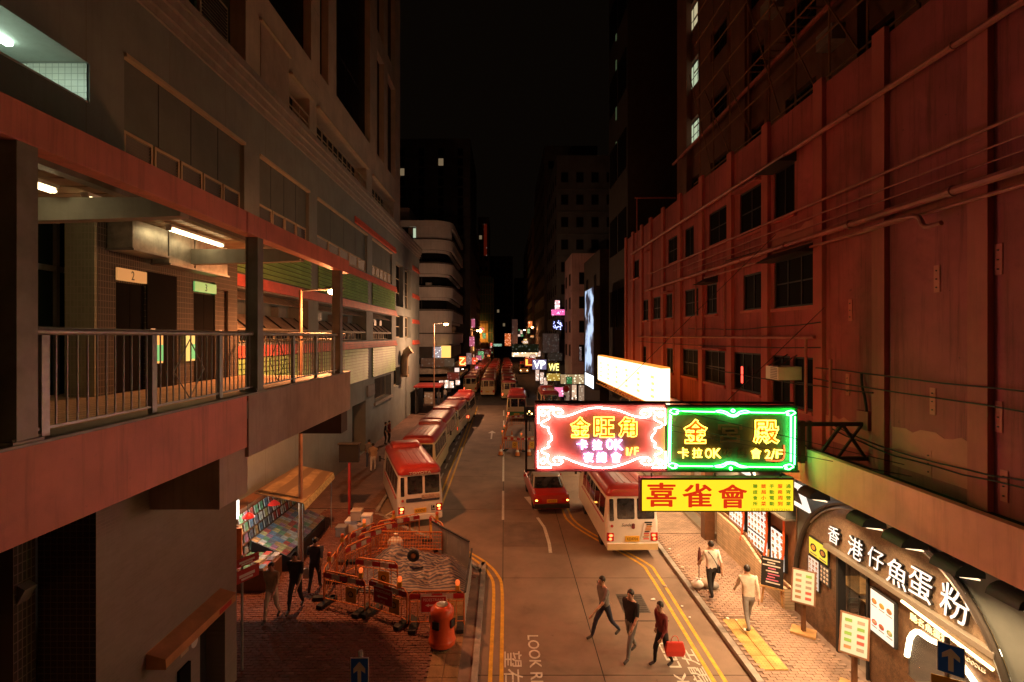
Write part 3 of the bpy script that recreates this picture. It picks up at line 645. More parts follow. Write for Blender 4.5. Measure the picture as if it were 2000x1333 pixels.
# stairs and frame under the deck at far left
uf = thing('stair_frame', 'dark steel stair frame under the near end of the footbridge', 'stairs', (-7.6,7,0))
MB().box(-7.35,-7.05,7.35,7.7,.1,6.0).build('column', MATS['lobby_tile_side'], uf)
MB().box(-8.9,-8.7,7.6,7.8,.1,6.0).build('column', MATS['paint_grey'], uf)
c = MB(); c.bar((-9.2,7.5,5.6),(-7.0,7.5,4.4),.2,.3); c.build('brace', MATS['steel_paint'], uf)
c = MB(); c.tube([(-10.5,8.4,1.1),(-7.3,8.4,1.1)],.035,8); c.build('handrail', MATS['steel'], uf)
for k in range(12): c = MB().box(-11.0,-7.4,8.5+k*.28,8.78+k*.28,.1+k*.17,.27+k*.17); c.build('step', MATS['soffit_conc'], uf)
# ---------------------------------------------------------------- right: red-lit building
mat('wall_red', (.36,.085,.088), .85, var=.26, scale=.45, bump=.2, bscale=60, streak=.8, dirt=(.11,.032,.03), spots=.8)  # the neon's red light on the wall is put into this base colour
mat('wall_red_patch', (.52,.17,.135), .8, var=.14, scale=.8, bump=.2)
mat('pilaster_red', (.45,.115,.10), .8, var=.14, scale=.6, bump=.2, streak=.4, dirt=(.2,.08,.06))
mat('pipe_red', (.36,.11,.09), .5, .1, var=.2, scale=3)
mat('cable', (.03,.02,.018), .7, var=0)
mat('ledge_pink', (.74,.36,.235), .75, var=.12, scale=.8, bump=.15, streak=.4, dirt=(.3,.14,.09))
RX = 8.8
FRW = Fr((RX,0,0),(0,1,0),(0,0,1),(-1,0,0))
rb = thing('red_brick_block', 'weathered red painted block with rows of dark windows and pipes', 'building', (11,22,0))
def yw(u0,u1): a, b = YX(u0,RX), YX(u1,RX); return (min(a,b), max(a,b))
rows = []
for (u0,u1,z0,z1) in [(1232,1248,12.1,13.3),(1268,1272,12.1,13.3),(1305,1325,12.05,13.4),(1338,1355,12.0,13.4),(1385,1422,12.05,13.45),(1445,1490,11.9,13.5),(1512,1552,11.95,13.55),
                      (1256,1266,9.2,10.5),(1276,1290,9.2,10.5),(1301,1313,9.2,10.5),(1338,1366,9.15,10.45),(1380,1400,9.15,10.45),(1452,1491,9.15,10.45),(1512,1592,9.1,10.65),
                      (1253,1262,6.3,7.6),(1302,1315,6.3,7.6),(1333,1363,6.3,7.62),(1376,1416,6.25,7.62),(1433,1486,6.2,7.62),(1508,1543,6.05,7.6),(1549,1588,6.05,7.6)]:
    a,b = yw(u0,u1); rows.append((a,b,z0,z1,.1))
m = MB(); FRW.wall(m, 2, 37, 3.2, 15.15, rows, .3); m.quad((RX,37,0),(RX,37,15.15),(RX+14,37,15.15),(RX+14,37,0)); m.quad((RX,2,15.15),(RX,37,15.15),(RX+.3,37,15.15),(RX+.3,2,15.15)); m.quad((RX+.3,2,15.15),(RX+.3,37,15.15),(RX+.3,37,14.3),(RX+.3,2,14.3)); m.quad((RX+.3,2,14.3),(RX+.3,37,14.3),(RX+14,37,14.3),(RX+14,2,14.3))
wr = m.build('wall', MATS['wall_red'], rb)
for i,(a,b,z0,z1,_) in enumerate(rows):
    w_ = window(rb, FRW, a+.01, b-.01, z0+.01, z1-.01, -.09, 3 if b-a>2 else 2, 2 if i%3 else 1, MATS['frame_dark'], MATS['glass_dark'], .05)
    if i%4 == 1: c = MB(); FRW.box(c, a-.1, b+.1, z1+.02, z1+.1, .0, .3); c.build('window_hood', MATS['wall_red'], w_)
    c = MB(); FRW.box(c, a-.08, b+.08, z0-.1, z0-.003, -.02, .09); c.build('sill', MATS['pilaster_red'], w_)
# awning-topped windows
for (a,b,z) in [(*yw(1512,1552),13.55),(*yw(1512,1592),10.65),(*yw(1380,1400),10.5)]:
    c = MB(); c.add([FRW.p(a-.1,z+.25,.0),FRW.p(b+.1,z+.25,0),FRW.p(b+.1,z-.05,.6),FRW.p(a-.1,z-.05,.6),FRW.p(a-.1,z-.05,0),FRW.p(b+.1,z-.05,0)],[(0,1,2,3),(3,2,5,4),(0,3,4),(1,5,2),(0,4,5,1)]); c.build('window_awning', MATS['frame_dark'], rb)
for y in [4.2,6.8,9.4,11.9,14.2,17.1,19.8,22.7,25.5,28.2,30.6,32.6,34.8,36.8]:
    c = MB(); FRW.box(c, y-.2, y+.2, 5.05, 15.3, .003, .12); c.build('pilaster', MATS['pilaster_red'], rb)
for (z,r,d,y0,y1) in [(13.75,.07,.24,3,34.5),(11.9,.035,.22,3,30),(11.55,.02,.2,3,26),(10.98,.085,.25,3,31),(10.72,.04,.2,3,22),(8.18,.05,.2,14.2,33),(11.3,.018,.18,3,24)]:
    c = MB(); c.tube([FRW.p(y0,z,d),FRW.p(y1,z,d)], r, 8); pp = c.build('pipe', MATS['pipe_red'], rb, smooth=True)
    if r > .04:
        y = y0+1
        while y < y1: c = MB(); c.lathe(FRW.p(y,z,d),[(r*1.25,-.05),(r*1.25,.05)],10,'y'); c.build('pipe_coupling', MATS['pipe_red'], pp); y += 2.9
c = MB(); c.tube(smooth_curve([FRW.p(9.9,10.4,.35),FRW.p(10.3,10.42,.35),FRW.p(10.6,10.7,.35),FRW.p(12,10.72,.35)],4), .05, 8); c.build('pipe', MATS['pipe_red'], rb, smooth=True)
for (y,z0,z1) in [(14.6,6.0,8.2),(20.0,8.2,11),(13.5,5.6,7.6),(23,8.1,11.0),(33.2,14,17.2),(26.0,6.5,10.9)]:
    c = MB(); c.tube([FRW.p(y,z0,.2),FRW.p(y,z1,.2)], .04, 8); c.build('pipe', MATS['pipe_red'], rb, smooth=True)
c = MB(); c.tube([FRW.p(33.2,17.2,.33),FRW.p(33.2,17.2,-2.3)], .05, 8); c.build('pipe', MATS['pipe_red'], rb)
rng = random.Random(11)
for k,(z,sag,y0,y1) in enumerate([(7.35,.06,4,14.2),(7.05,.1,4,14.3),(7.9,.08,14,33),(5.9,.25,8,13.5),(5.75,.18,8,13.5),(8.6,.12,14,24),(6.9,.1,12,22),(11.15,.1,5,20)]):
    pts = [FRW.p(y0+(y1-y0)*t/10, z-sag*4*(t/10)*(1-t/10)+rng.uniform(-.02,.02), .16) for t in range(11)]
    c = MB(); c.tube(pts, .017, 5); c.build('cable', MATS['cable'], rb)
c = MB(); c.tube(smooth_curve([FRW.p(12.55,7.3,.05),FRW.p(12.45,7.0,.1),FRW.p(12.35,6.7,.1),FRW.p(12.3,6.3,.08)],5), .03, 6); c.build('cable', MATS['cable'], rb)
c = MB(); FRW.box(c, 12.2, 12.6, 5.95, 6.4, .003, .14); c.build('junction_box', MATS['pilaster_red'], rb, bevel=.01)
# plaster repairs and old anchor plates
for (a,b,z0,z1) in [(12.15,14.0,5.4,6.05),(9.65,11.6,5.3,6.2),(14.5,16.8,10.8,11.5)]:
    n_ = 10; rg = random.Random(int(a*10)); top = [FRW.p(a+(b-a)*k/n_, z1+rg.uniform(-.07,.07), .012) for k in range(n_+1)]
    c = MB(); c.prism([FRW.p(a,z0,.012)]+top+[FRW.p(b,z0,.012)], [FRW.p(a,z0,.002)]+[p+Vector((.01,0,0)) for p in top]+[FRW.p(b,z0,.002)]); c.build('plaster_patch', MATS['wall_red_patch'], wr)
for (y,z) in [(13.1,7.0),(12.0,6.95),(10.5,6.9),(9.1,6.8),(10.4,9.4),(9.1,9.6),(13.0,8.9),(9.0,5.6),(10.6,5.6)]:
    c = MB(); FRW.box(c, y-.07, y+.07, z-.3, z+.25, .002, .02); pl = c.build('plaster_patch', MATS['wall_red_patch'], wr)
    for q in range(3): c = MB(); c.lathe(FRW.p(y,z-.2+q*.17,.02)-Vector((.02,0,0)),[(.015,0),(.015,.02)],6,'x'); c.build('anchor_bolt', MATS['iron'], pl)
# window air conditioner
ac = thing('air_conditioner', 'cream window air conditioner sticking out above the canopy ledge', 'air conditioner', (8.4,15.5,6.9))
a,b = yw(1536,1562)
MB().box(8.15,8.95,a,b,6.9,7.3).build('case', MATS['white'], ac, bevel=.02)
for q in range(7): MB().box(8.13,8.149,a+.05,a+(b-a)*.55,6.94+q*.05,6.965+q*.05).build('grille_slat', MATS['paint_grey'], ac)
c = MB(); c.bar((8.2,a+.1,7.3),(8.78,a+.1,7.65),.03); c.bar((8.2,b-.1,7.3),(8.78,b-.1,7.65),.03); c.build('bracket', MATS['iron'], ac)
# the lit red strip inside one window
ls = thing('red_neon_strip', 'thin glowing red neon strip inside a dark first-floor window', 'neon sign', (RX+.15,18.8,6.4))
yy = YX(1453,RX)
MB().box(RX-.055,RX-.02,yy-.06,yy+.06,6.45,7.15).build('backing', MATS['black'], ls)
m = MB(); m.tube([(RX-.07,yy-.04,6.5),(RX-.07,yy-.04,7.1),(RX-.07,yy+.04,7.1),(RX-.07,yy+.04,6.5)], .014, 6); m.build('neon_tube', glow('neon_redstrip',(1,.05,.03),5,False), ls)
# ---- canopy ledge over the shops
LEX = 7.3
lg = thing('shop_canopy_ledge', 'long pink concrete canopy ledge running above the shop fronts', 'canopy', (8,20,4.6))
for (y0,y1) in [(2,7),(7.01,12.6),(12.61,18.4),(18.41,24.2),(24.21,30),(30.01,36.5)]:
    MB().box(LEX,LEX+.16,y0,y1,4.62,5.48).build('ledge_panel', MATS['ledge_pink'], lg, bevel=.012)
MB().box(LEX+.165,RX-.002,2,36.5,4.66,5.02).build('ledge_slab', MATS['soffit_conc'], lg)
MB().box(LEX+.165,RX-.002,2,36.5,5.02,5.04).build('ledge_roofing', MATS['dark_inside'], lg)
# ---- dark towers rising behind
mat('tower_brown', (.17,.075,.05), .85, var=.2, scale=.5, streak=.4)
mat('tower_black', (.035,.03,.028), .8, var=.2)
lit_warm = glow('lit_window', (1,.86,.5), .5, False); lit_dim = glow('lit_window_dim', (1,.72,.4), .16, False); lit_green = glow('lit_window_green', (.8,.95,.62), .55, False)
bt = thing('brown_tower', 'brown tenement tower with a few lit windows above the red block', 'building', (17,20,14.3))
FBT = Fr((10.6,0,0),(0,1,0),(0,0,1),(-1,0,0))
ops = []; lit = {}
for fl in range(9):
    for k in range(8):
        a = 3.4+k*3.5; b = a+1.9; z0 = 15.6+fl*3.3; ops.append((a,b,z0,z0+1.5,.25))
m = MB(); FBT.wall(m, 2, 31.4, 14.31, 48, ops, .25); m.quad((10.6,31.4,14.31),(10.6,31.4,48),(24,31.4,48),(24,31.4,14.31)); m.build('wall', MATS['tower_brown'], bt)
for (a,b,z0,z1,_) in ops:
    on = (a > 26 and z0 in (18.9,22.200000000000003,25.5)) or (a>26 and 18 < z0 < 26)
    window(bt, FBT, a+.01, b-.01, z0+.01, z1-.01, -.23, 3, 2, MATS['frame_dark'], (lit_green if z0 < 24 else lit_warm) if on else MATS['glass_dark'], .05)
for k in range(6):
    c = MB(); FBT.box(c, 5+k*3.6, 5.8+k*3.6, 17.4+(k%3)*3.3, 17.9+(k%3)*3.3, .0, .5); c.build('air_conditioner', MATS['paint_grey'], bt)
for y in (8.2,15.2,22.2,29.2): c = MB(); FBT.box(c, y-.25, y+.25, 14.4, 48, .002, .3); c.build('pilaster', MATS['tower_brown'], bt)
c = MB(); c.tube([FBT.p(3,18.3,.7),FBT.p(30,18.3,.7)], .08, 8); c.build('pipe', MATS['pipe_red'], bt)
# bamboo scaffold in front of the tower
sf = thing('bamboo_scaffold', 'dark bamboo scaffold hung on the brown tower above the parapet', 'scaffold', (9.9,18,16))
mat('bamboo', (.22,.12,.06), .7, var=.2)
rng = random.Random(4)
for k in range(9):
    y = 12+k*1.7; c = MB(); c.tube([(9.75+rng.uniform(-.05,.05),y,15.6),(9.75+rng.uniform(-.05,.05),y+rng.uniform(-.2,.2),27)], .035, 5); c.build('upright', MATS['bamboo'], sf)
for k in range(8):
    z = 16+k*1.4; c = MB(); c.tube([(9.72,11.5,z+rng.uniform(-.1,.1)),(9.72,26.2,z+rng.uniform(-.1,.1))], .03, 5); c.build('ledger', MATS['bamboo'], sf)
for k in range(7):
    y = 12+k*2; c = MB(); c.tube([(9.7,y,16),(9.7,y+2.8,20+rng.uniform(0,3))], .028, 5); c.build('brace', MATS['bamboo'], sf)
for k in range(14):
    y = 14+k*.5; c = MB(); c.tube([(9.7,y,18.8),(10.5,y,18.8)], .03, 5); c.build('platform_pole', MATS['bamboo'], sf)
dt = thing('black_tower', 'almost black slab tower beyond the red block', 'building', (15,42,0))
MB().box(9.2,26,38.2,45.0,0,70).build('wall', MATS['tower_black'], dt)
for k in range(12):
    c = MB().box(9.14,9.199,38.6+(k%2)*3.2,41.2+(k%2)*3.2,9+k//2*6,12+k//2*6); c.build('window', MATS['glass_dark'], dt)
for (u,v) in [(1258,60),(1256,138),(1255,215),(1253,297)]:
    p = P(u,v,42); MB().box(9.15,9.2,p.y-.15,p.y+.15,p.z-.8,p.z+.8).build('lit_slot', glow('slot_dim',(.5,.8,.4),.06,False), dt)
# roof antenna pole on red block corner
# ---------------------------------------------------------------- shop one: noodle shop under an arch
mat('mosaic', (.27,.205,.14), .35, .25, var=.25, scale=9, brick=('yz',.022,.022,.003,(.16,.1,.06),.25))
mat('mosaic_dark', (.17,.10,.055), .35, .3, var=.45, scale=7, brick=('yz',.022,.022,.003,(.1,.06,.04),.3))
mat('arch_trim', (.07,.06,.05), .4, .5, var=.1)
mat('shop_grey', (.13,.145,.13), .6, var=.1)
mat('alu', (.40,.37,.31), .35, .7, var=.1)
mat('wood_light', (.50,.28,.11), .5, var=.2, scale=5)
mat('wood_dark', (.16,.07,.03), .5, var=.2, scale=5)
SX = 8.6
FS = Fr((SX,0,.1),(0,1,0),(0,0,1),(-1,0,0))
ns = thing('noodle_shop', 'noodle shop front with mosaic arch and raised white characters', 'shop', (10,11.8,.1))
AC_, AA, AH = 11.75, 3.36, 4.05
def archz(y): t = (y-AC_)/AA; return AH*max(0,1-abs(t)**2.3)**(1/2.6)
door = (12.05,13.2,0,2.5); win_ = (8.98,10.9)
# mosaic front: strips cut round the door and the kitchen window
m = MB()
def winz(y):
    t = (y-win_[0])/(win_[1]-win_[0]); return 0.75+.15*t, 1.3+.75*min(1,math.sin(min(1,t*1.25+.15)*math.pi*.62))*(1 if t<.82 else max(0,math.cos((t-.82)/.18*math.pi/2))**.5)
ysamp = sorted({8.40+k*(15.10-8.40)/64 for k in range(65)} | {door[0],door[1],*win_})
for i in range(len(ysamp)-1):
    a,b = ysamp[i],ysamp[i+1]; mid = (a+b)/2; za,zb = archz(a),archz(b)
    segs = [(0,0,za,zb)]
    if door[0] < mid < door[1]: segs = [(door[3],door[3],za,zb)]
    elif win_[0] < mid < win_[1]:
        la,ha = winz(a); lb,hb = winz(b); segs = [(0,0,la,lb),(ha,hb,za,zb)]
    for (pa,pb,qa,qb) in segs:
        if qa <= pa and qb <= pb: continue
        for (d0,up) in ((0,1),): m.mi(0 if min(pa,pb) > 2 else 1).quad(FS.p(a,pa),FS.p(b,pb),FS.p(b,max(qb,pb)),FS.p(a,max(qa,pa)))
        if len(segs) == 1 and segs[0][0] == 0:
            pass
# split at the header line so that the wall below is the darker mosaic
m = MB()
for i in range(len(ysamp)-1):
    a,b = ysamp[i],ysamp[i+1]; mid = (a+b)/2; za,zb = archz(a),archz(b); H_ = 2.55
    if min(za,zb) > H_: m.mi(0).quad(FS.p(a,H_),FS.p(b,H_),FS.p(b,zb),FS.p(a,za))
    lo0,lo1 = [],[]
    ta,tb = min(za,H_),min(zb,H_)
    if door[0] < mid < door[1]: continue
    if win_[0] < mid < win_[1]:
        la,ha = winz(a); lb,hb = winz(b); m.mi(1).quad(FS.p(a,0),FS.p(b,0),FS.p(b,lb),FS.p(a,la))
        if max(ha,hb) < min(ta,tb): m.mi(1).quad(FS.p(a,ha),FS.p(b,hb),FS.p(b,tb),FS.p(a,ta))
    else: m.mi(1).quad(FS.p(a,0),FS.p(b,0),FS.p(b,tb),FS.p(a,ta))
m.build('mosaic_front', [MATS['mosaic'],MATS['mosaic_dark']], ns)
pts = [FS.p(y,archz(y),.06) for y in [8.395+k*(15.105-8.395)/48 for k in range(49)]]
m = MB(); m.tube(pts, .07, 8); m.build('arch_trim', MATS['arch_trim'], ns, smooth=True)
m = MB(); m.tube([p+Vector((-.0,0,-.14)) for p in pts[6:-6]], .025, 6); m.build('arch_moulding', MATS['alu'], ns, smooth=True)
m = MB(); FS.box(m, 8.86, 13.6, 2.5, 2.62, .003, .14); m.build('header_beam', MATS['alu'], ns, bevel=.01)
lw = glow('letter_white',(1,.93,.85),1.05)
for ch,y,z,sz in zip('香港仔魚蛋粉',(13.24,12.43,11.74,11.13,10.48,9.68),(2.97,2.96,3.0,2.96,3.02,3.05),(.44,.52,.5,.58,.6,.66)):
    b_ = text('character_side', ch, MATS['black'], ns, FS.p(y,z,.05), sz, FACE_L, ext=.035, fit=(sz*1.0,sz), off=.0, shear=.1)
    text('character', ch, lw, b_, FS.p(y,z,.09), sz, FACE_L, ext=.004, fit=(sz,sz), off=0, shear=.1)
# wall above and beside the arch
m = MB()
for i in range(len(ysamp)-1):
    a,b = ysamp[i],ysamp[i+1]; m.quad(FS.p(a,archz(a),-.04),FS.p(b,archz(b),-.04),FS.p(b,4.58,-.04),FS.p(a,4.58,-.04))
m.quad(FS.p(4.5,0,-.04),FS.p(8.40,0,-.04),FS.p(8.40,4.58,-.04),FS.p(4.5,4.58,-.04)); m.build('upper_wall', MATS['shop_grey'], ns)
m = MB(); FS.box(m, 5.5,8.5,1.95,2.1,-.03,.25); m.build('side_ledge', MATS['alu'], ns, bevel=.01)
m = MB(); FS.box(m, 7.7,7.85,2.1,3.6,-.03,.06); m.build('side_light', glow('side_light',(1,.85,.45),1.6), ns)
# doorway and interior
m = MB(); F2 = FS
m.quad(FS.p(7.5,0.02,-4),FS.p(18.5,0.02,-4),FS.p(18.5,.02,-.06),FS.p(7.5,.02,-.06)); m.build('shop_floor', mat('shop_floor',(.20,.14,.1),.5,var=.2), ns)
m = MB(); m.quad(FS.p(7.5,0,-4),FS.p(18.5,0,-4),FS.p(18.5,3.2,-4),FS.p(7.5,3.2,-4)); m.quad(FS.p(7.5,0,-4),FS.p(7.5,0,-.02),FS.p(7.5,3.2,-.02),FS.p(7.5,3.2,-4)); m.quad(FS.p(18.5,0,-4),FS.p(18.5,0,-.08),FS.p(18.5,3.2,-.08),FS.p(18.5,3.2,-4)); m.build('shop_walls', mat('shop_wall',(.45,.22,.11),.6,var=.15), ns)
m = MB(); m.quad(FS.p(7.5,3.2,-4),FS.p(18.5,3.2,-4),FS.p(18.5,3.2,-.08),FS.p(7.5,3.2,-.08)); m.build('shop_ceiling', MATS['white'], ns)
m = MB(); FS.box(m, 11,17,3.1,3.14,-1.9,-1.7); m.build('shop_light', glow('shop_light',(1,.75,.45),16), ns)
c = MB(); FS.box(c, 13.12,13.2,0,2.5,-.15,.05); FS.box(c, 12.05,12.11,0,2.5,-.15,.05); FS.box(c,12.11,13.12,2.43,2.5,-.15,.05); c.build('door_frame', MATS['black'], ns)
c = MB(); FS.box(c, 12.9,12.95,.05,2.4,-.12,-.08); FS.box(c, 12.55,12.9,.05,2.4,-.11,-.09); c.build('glass_door', mat('door_glass',(.02,.02,.02),.05,var=0,alpha=.35), ns)
for (y0,y1,d0,d1) in [(14.6,15.7,-2.3,-1.5),(13.5,14.3,-1.9,-1.35)]:
    t = thing('dining_table', 'light wood dining table just inside the noodle shop door' if y0 > 14 else 'smaller wood table beside the doorway of the noodle shop', 'table', FS.p((y0+y1)/2,0,(d0+d1)/2), 'tables in the noodle shop')
    c = MB(); FS.box(c, y0,y1,.72,.77,d0,d1); c.build('table_top', MATS['wood_light'], t, bevel=.01)
    for (yy,dd) in ((y0+.08,d0+.08),(y1-.08,d0+.08),(y0+.08,d1-.08),(y1-.08,d1-.08)): c = MB(); c.tube([FS.p(yy,.03,dd),FS.p(yy,.72,dd)],.02,6); c.build('leg', MATS['black'], t)
def chair(y,d,label):
    t = thing('cafe_chair', label, 'chair', FS.p(y,0,d), 'chairs in the noodle shop'); o = FS.p(y,.03,d)
    MB().lathe(o+Vector((0,0,.42)),[(.19,0),(.2,.02),(.19,.05)],16).build('seat', MATS['wood_dark'], t)
    for (dx,dy) in ((.14,.14),(-.14,.14)): c = MB(); c.tube([o+Vector((dx,dy,0)),o+Vector((dx*.9,dy*.9,.42))],.014,6); c.build('leg', MATS['steel'], t)
    for (dx,dy) in ((.14,-.14),(-.14,-.14)): c = MB(); c.tube([o+Vector((dx,dy,0)),o+Vector((dx,dy,.45)),o+Vector((dx,dy-.06,.86))],.014,6); c.build('leg', MATS['steel'], t)
    c = MB()
    for z in (.6,.72,.84): c.bar(o+Vector((-.14,-.17,z)),o+Vector((.14,-.17,z)),.02,.04)
    c.build('backrest', MATS['steel'], t)
chair(13.35,-.75,'metal cafe chair with round seat in the noodle shop doorway'); chair(14.3,-1.05,'metal cafe chair tucked beside the light wood table')
# kitchen window
m = MB(); yy_ = [win_[0]+(win_[1]-win_[0])*k/24 for k in range(25)]
m.tube([FS.p(y,winz(y)[1],.03) for y in yy_], .05, 8); m.build('window_glow_tube', glow('arch_glow',(1,.82,.5),7), ns, smooth=True)
m = MB(); m.tube([FS.p(8.95,2.28,.06),FS.p(11.0,2.42,.06)], .03, 8); m.build('strip_light', glow('strip_orange',(1,.66,.28),8), ns)
c = MB()
for i in range(24):
    a,b = yy_[i],yy_[i+1]; c.quad(FS.p(a,winz(a)[0],-.03),FS.p(b,winz(b)[0],-.03),FS.p(b,winz(b)[1],-.03),FS.p(a,winz(a)[1],-.03))
c.build('window_glass', mat('kitchen_glass',(.9,.9,.9),.03,var=0,alpha=.04), ns)
text('gold_lettering','馳名魚蛋粉', glow('gold_letter',(1,.72,.3),2.2,False), ns, FS.p(10.35,2.2,.02), .16, FACE_L, ext=.008, fit=(.95,.16))
text('gold_lettering','FISHBALL', MATS['white'], ns, FS.p(9.45,2.24,.02), .08, FACE_L, ext=.006, fit=(.5,.07))
text('gold_lettering','& NOODLES', MATS['white'], ns, FS.p(9.4,2.12,.02), .08, FACE_L, ext=.006, fit=(.55,.07))
c = MB(); FS.box(c, 8.98,10.95,.55,.72,-.9,.05); c.build('counter', MATS['alu'], ns, bevel=.01)
for (y,d,col,lab) in [(10.3,-.35,'white','white plastic tub on the noodle shop counter'),(9.25,-.3,'red_tub','red plastic tub on the noodle shop counter')]:
    mat('red_tub',(.55,.03,.025),.4,var=.08)
    t = thing('tub', lab, 'tub', FS.p(y,.72,d)); m = MB(); m.lathe(FS.p(y,.72,d),[(.16,0),(.22,.28),(.24,.28),(.24,.3),(.21,.3),(.15,.03)],18); m.build('body', MATS[col], t, smooth=True)
    m = MB(); m.ball(FS.p(y,.98,d),.17,.17,.07); m.build('contents', MATS['trim_cream'] if col=='white' else MATS['white'], t, smooth=True)
for (y,z) in ((9.3,1.25),(9.9,1.3),(10.5,1.3)):
    c = MB(); FS.box(c, y-.28,y+.28,z,z+.03,-1.4,-1.1); sh = c.build('kitchen_shelf', MATS['wood_light'], ns)
    for q in range(3): c = MB(); c.lathe(FS.p(y-.18+.18*q,z+.03,-1.25),[(.05,0),(.07,.08),(.07,.14),(.05,.15)],10); c.build('jar', MATS[('wood_dark','white','print_brown')[q] if 'print_brown' in MATS else 'white'], sh, smooth=True)
c = MB(); FS.box(c, 9.2,10.8,2.0,2.04,-1.0,-.9); c.build('kitchen_light', glow('kitchen_light',(1,.8,.5),8), ns)
c = MB(); FS.box(c, 9.0,10.9,.73,2.2,-1.5,-1.45); c.build('kitchen_wall', mat('kitchen_wall',(.5,.35,.15),.5,var=.25), ns)
# lightboxes and posters
def poster(parent, F, a0,a1,b0,b1, d, key, col, es, grid, dots, name='lightbox', frame='black'):
    c = MB(); F.box(c, a0-.03,a1+.03,b0-.03,b1+.03,.003,d); bx = c.build(name, MATS[frame], parent, bevel=.006)
    c = MB(); F.box(c, a0,a1,b0,b1,d,d+.008); pf = c.build('lightbox_face', glow(key,col,es), bx)
    rg = random.Random(int(a0*100+b0*10)); n1,n2 = grid; pal = dots
    for i in range(n1):
        for j in range(n2):
            x = a0+(a1-a0)*(i+.5)/n1+rg.uniform(-.01,.01); y = b0+(b1-b0)*(j+.5)/n2; r = min((a1-a0)/n1,(b1-b0)/n2)*.36
            q = MB(); q.prism([F.p(x+r*math.cos(t*.785),y+r*.75*math.sin(t*.785),d+.008) for t in range(8)],[F.p(x+r*math.cos(t*.785),y+r*.75*math.sin(t*.785),d+.011) for t in range(8)])
            q.build('menu_picture', rg.choice(pal), pf)
            q = MB(); q.prism([F.p(x+r*.6*math.cos(t*.785),y+r*.45*math.sin(t*.785),d+.011) for t in range(8)],[F.p(x+r*.6*math.cos(t*.785),y+r*.45*math.sin(t*.785),d+.013) for t in range(8)]); q.build('menu_picture', rg.choice([MATS['stone_cream'],MATS['print_orange'],MATS['print_brown']]), pf)
            q = MB(); F.box(q, x-r,x+r,y-r*1.35,y-r*1.1,d+.008,d+.010); q.build('menu_line', MATS['print_grey'], pf)
    return bx
mat('stone_cream',(.60,.48,.32),.7,var=.2,scale=2,bump=.3,brick=('yz',.5,.09,.006,(.3,.22,.14),.12)); mat('print_grey',(.25,.2,.15),.6,var=0); mat('print_orange',(.6,.25,.05),.6,var=.2); mat('print_green',(.15,.3,.05),.6,var=.2); mat('print_red',(.6,.06,.04),.6,var=.1); mat('print_brown',(.3,.15,.06),.6,var=.2)
pal = [MATS['print_orange'],MATS['print_brown'],MATS['print_green'],MATS['print_red']]
poster(ns, FS, 11.2,11.9,1.3,2.25,.08,'lb_white',(1,.93,.8),.85,(3,2),pal)
poster(ns, FS, 13.55,14.35,2.05,2.5,.05,'lb_yel',(.75,.7,.06),.8,(2,1),[MATS['black']])
poster(ns, FS, 13.95,14.4,1.15,1.95,.04,'lb_paper',(.9,.85,.75),.55,(3,6),[MATS['print_grey'],MATS['print_brown']])
poster(ns, FS, 13.5,13.88,1.5,1.95,.04,'lb_dark',(.10,.09,.08),.3,(3,4),[MATS['white']])
# shop two: menus behind a wave-shaped stone wall
mat('stone_cream',(.60,.48,.32),.7,var=.2,scale=2,bump=.3,brick=('yz',.5,.09,.006,(.3,.22,.14),.12))
r2 = thing('restaurant_front', 'restaurant front with lit menu boards above a curved cream stone wall', 'shop', (10,17.8,.1))
m = MB(); FS.wall(m, 15.1, 20.2, 0, 4.6, [], .2); m.build('wall', MATS['wood_dark'], r2)
n_ = 20; top = [(15.15+(20.0-15.15)*k/n_, .62+.62/(1+math.exp((-1)*((15.15+(20.0-15.15)*k/n_)-17.2)*2.2))) for k in range(n_+1)]
m = MB(); m.prism([FS.p(15.15,0,.3)]+[FS.p(y,z,.3) for y,z in top]+[FS.p(20,0,.3)],[FS.p(15.15,0,.01)]+[FS.p(y,z,.01) for y,z in top]+[FS.p(20,0,.01)]); m.build('stone_wall', MATS['stone_cream'], r2)
m = MB(); m.tube([FS.p(y,z+.02,.16) for y,z in top], .05, 6); m.build('wall_cap', MATS['wood_dark'], r2)
for (a0,a1,b0,b1,gr) in [(18.15,19.3,1.25,2.6,(5,6)),(16.55,17.85,1.5,2.6,(6,5)),(16.55,17.85,1.0,1.44,(6,2)),(15.55,16.3,.95,2.05,(3,5))]:
    poster(r2, FS, a0,a1,b0,b1,.1,'lb_menu',(1,.92,.82),1.05,gr,pal)
mat('orange_bar',(.75,.12,.03),.4,var=.05)
for y in (18.0,16.42,15.42):
    m = MB(); m.tube(smooth_curve([FS.p(y,.95,.3),FS.p(y,1.6,.2),FS.p(y,2.6,.18)],4), .035, 8); m.build('orange_bar', MATS['orange_bar'], r2, smooth=True)
m = MB(); FS.box(m, 15.1,20.2,2.72,3.35,.003,.3); m.build('sign_band', MATS['shop_grey'], r2); m = MB(); FS.box(m, 15.1,20.2,2.66,2.715,.003,.36); m.build('sign_ledge', MATS['alu'], r2)
text('shop_lettering','RESTAURANT', glow('rest_letter',(.85,.92,1),1.2,False), r2, FS.p(16.3,2.98,.32), .2, FACE_L, ext=.02, fit=(1.7,.2))
for (y,z) in [(14.3,3.75),(16.0,3.8),(17.6,3.8)]:
    m = MB(); m.obb(FS.p(y,z,.55),(0,.62,0),(-.12,0,.36),(.03,0,.01)); ob = m.build('tilted_sign', glow('lb_menu',(1,.92,.82),1.05), r2)
    m = MB(); m.obb(FS.p(y,z,.585),(0,.4,0),(-.08,0,.22),(.006,0,.002)); m.build('sign_print', MATS['black'], ob)
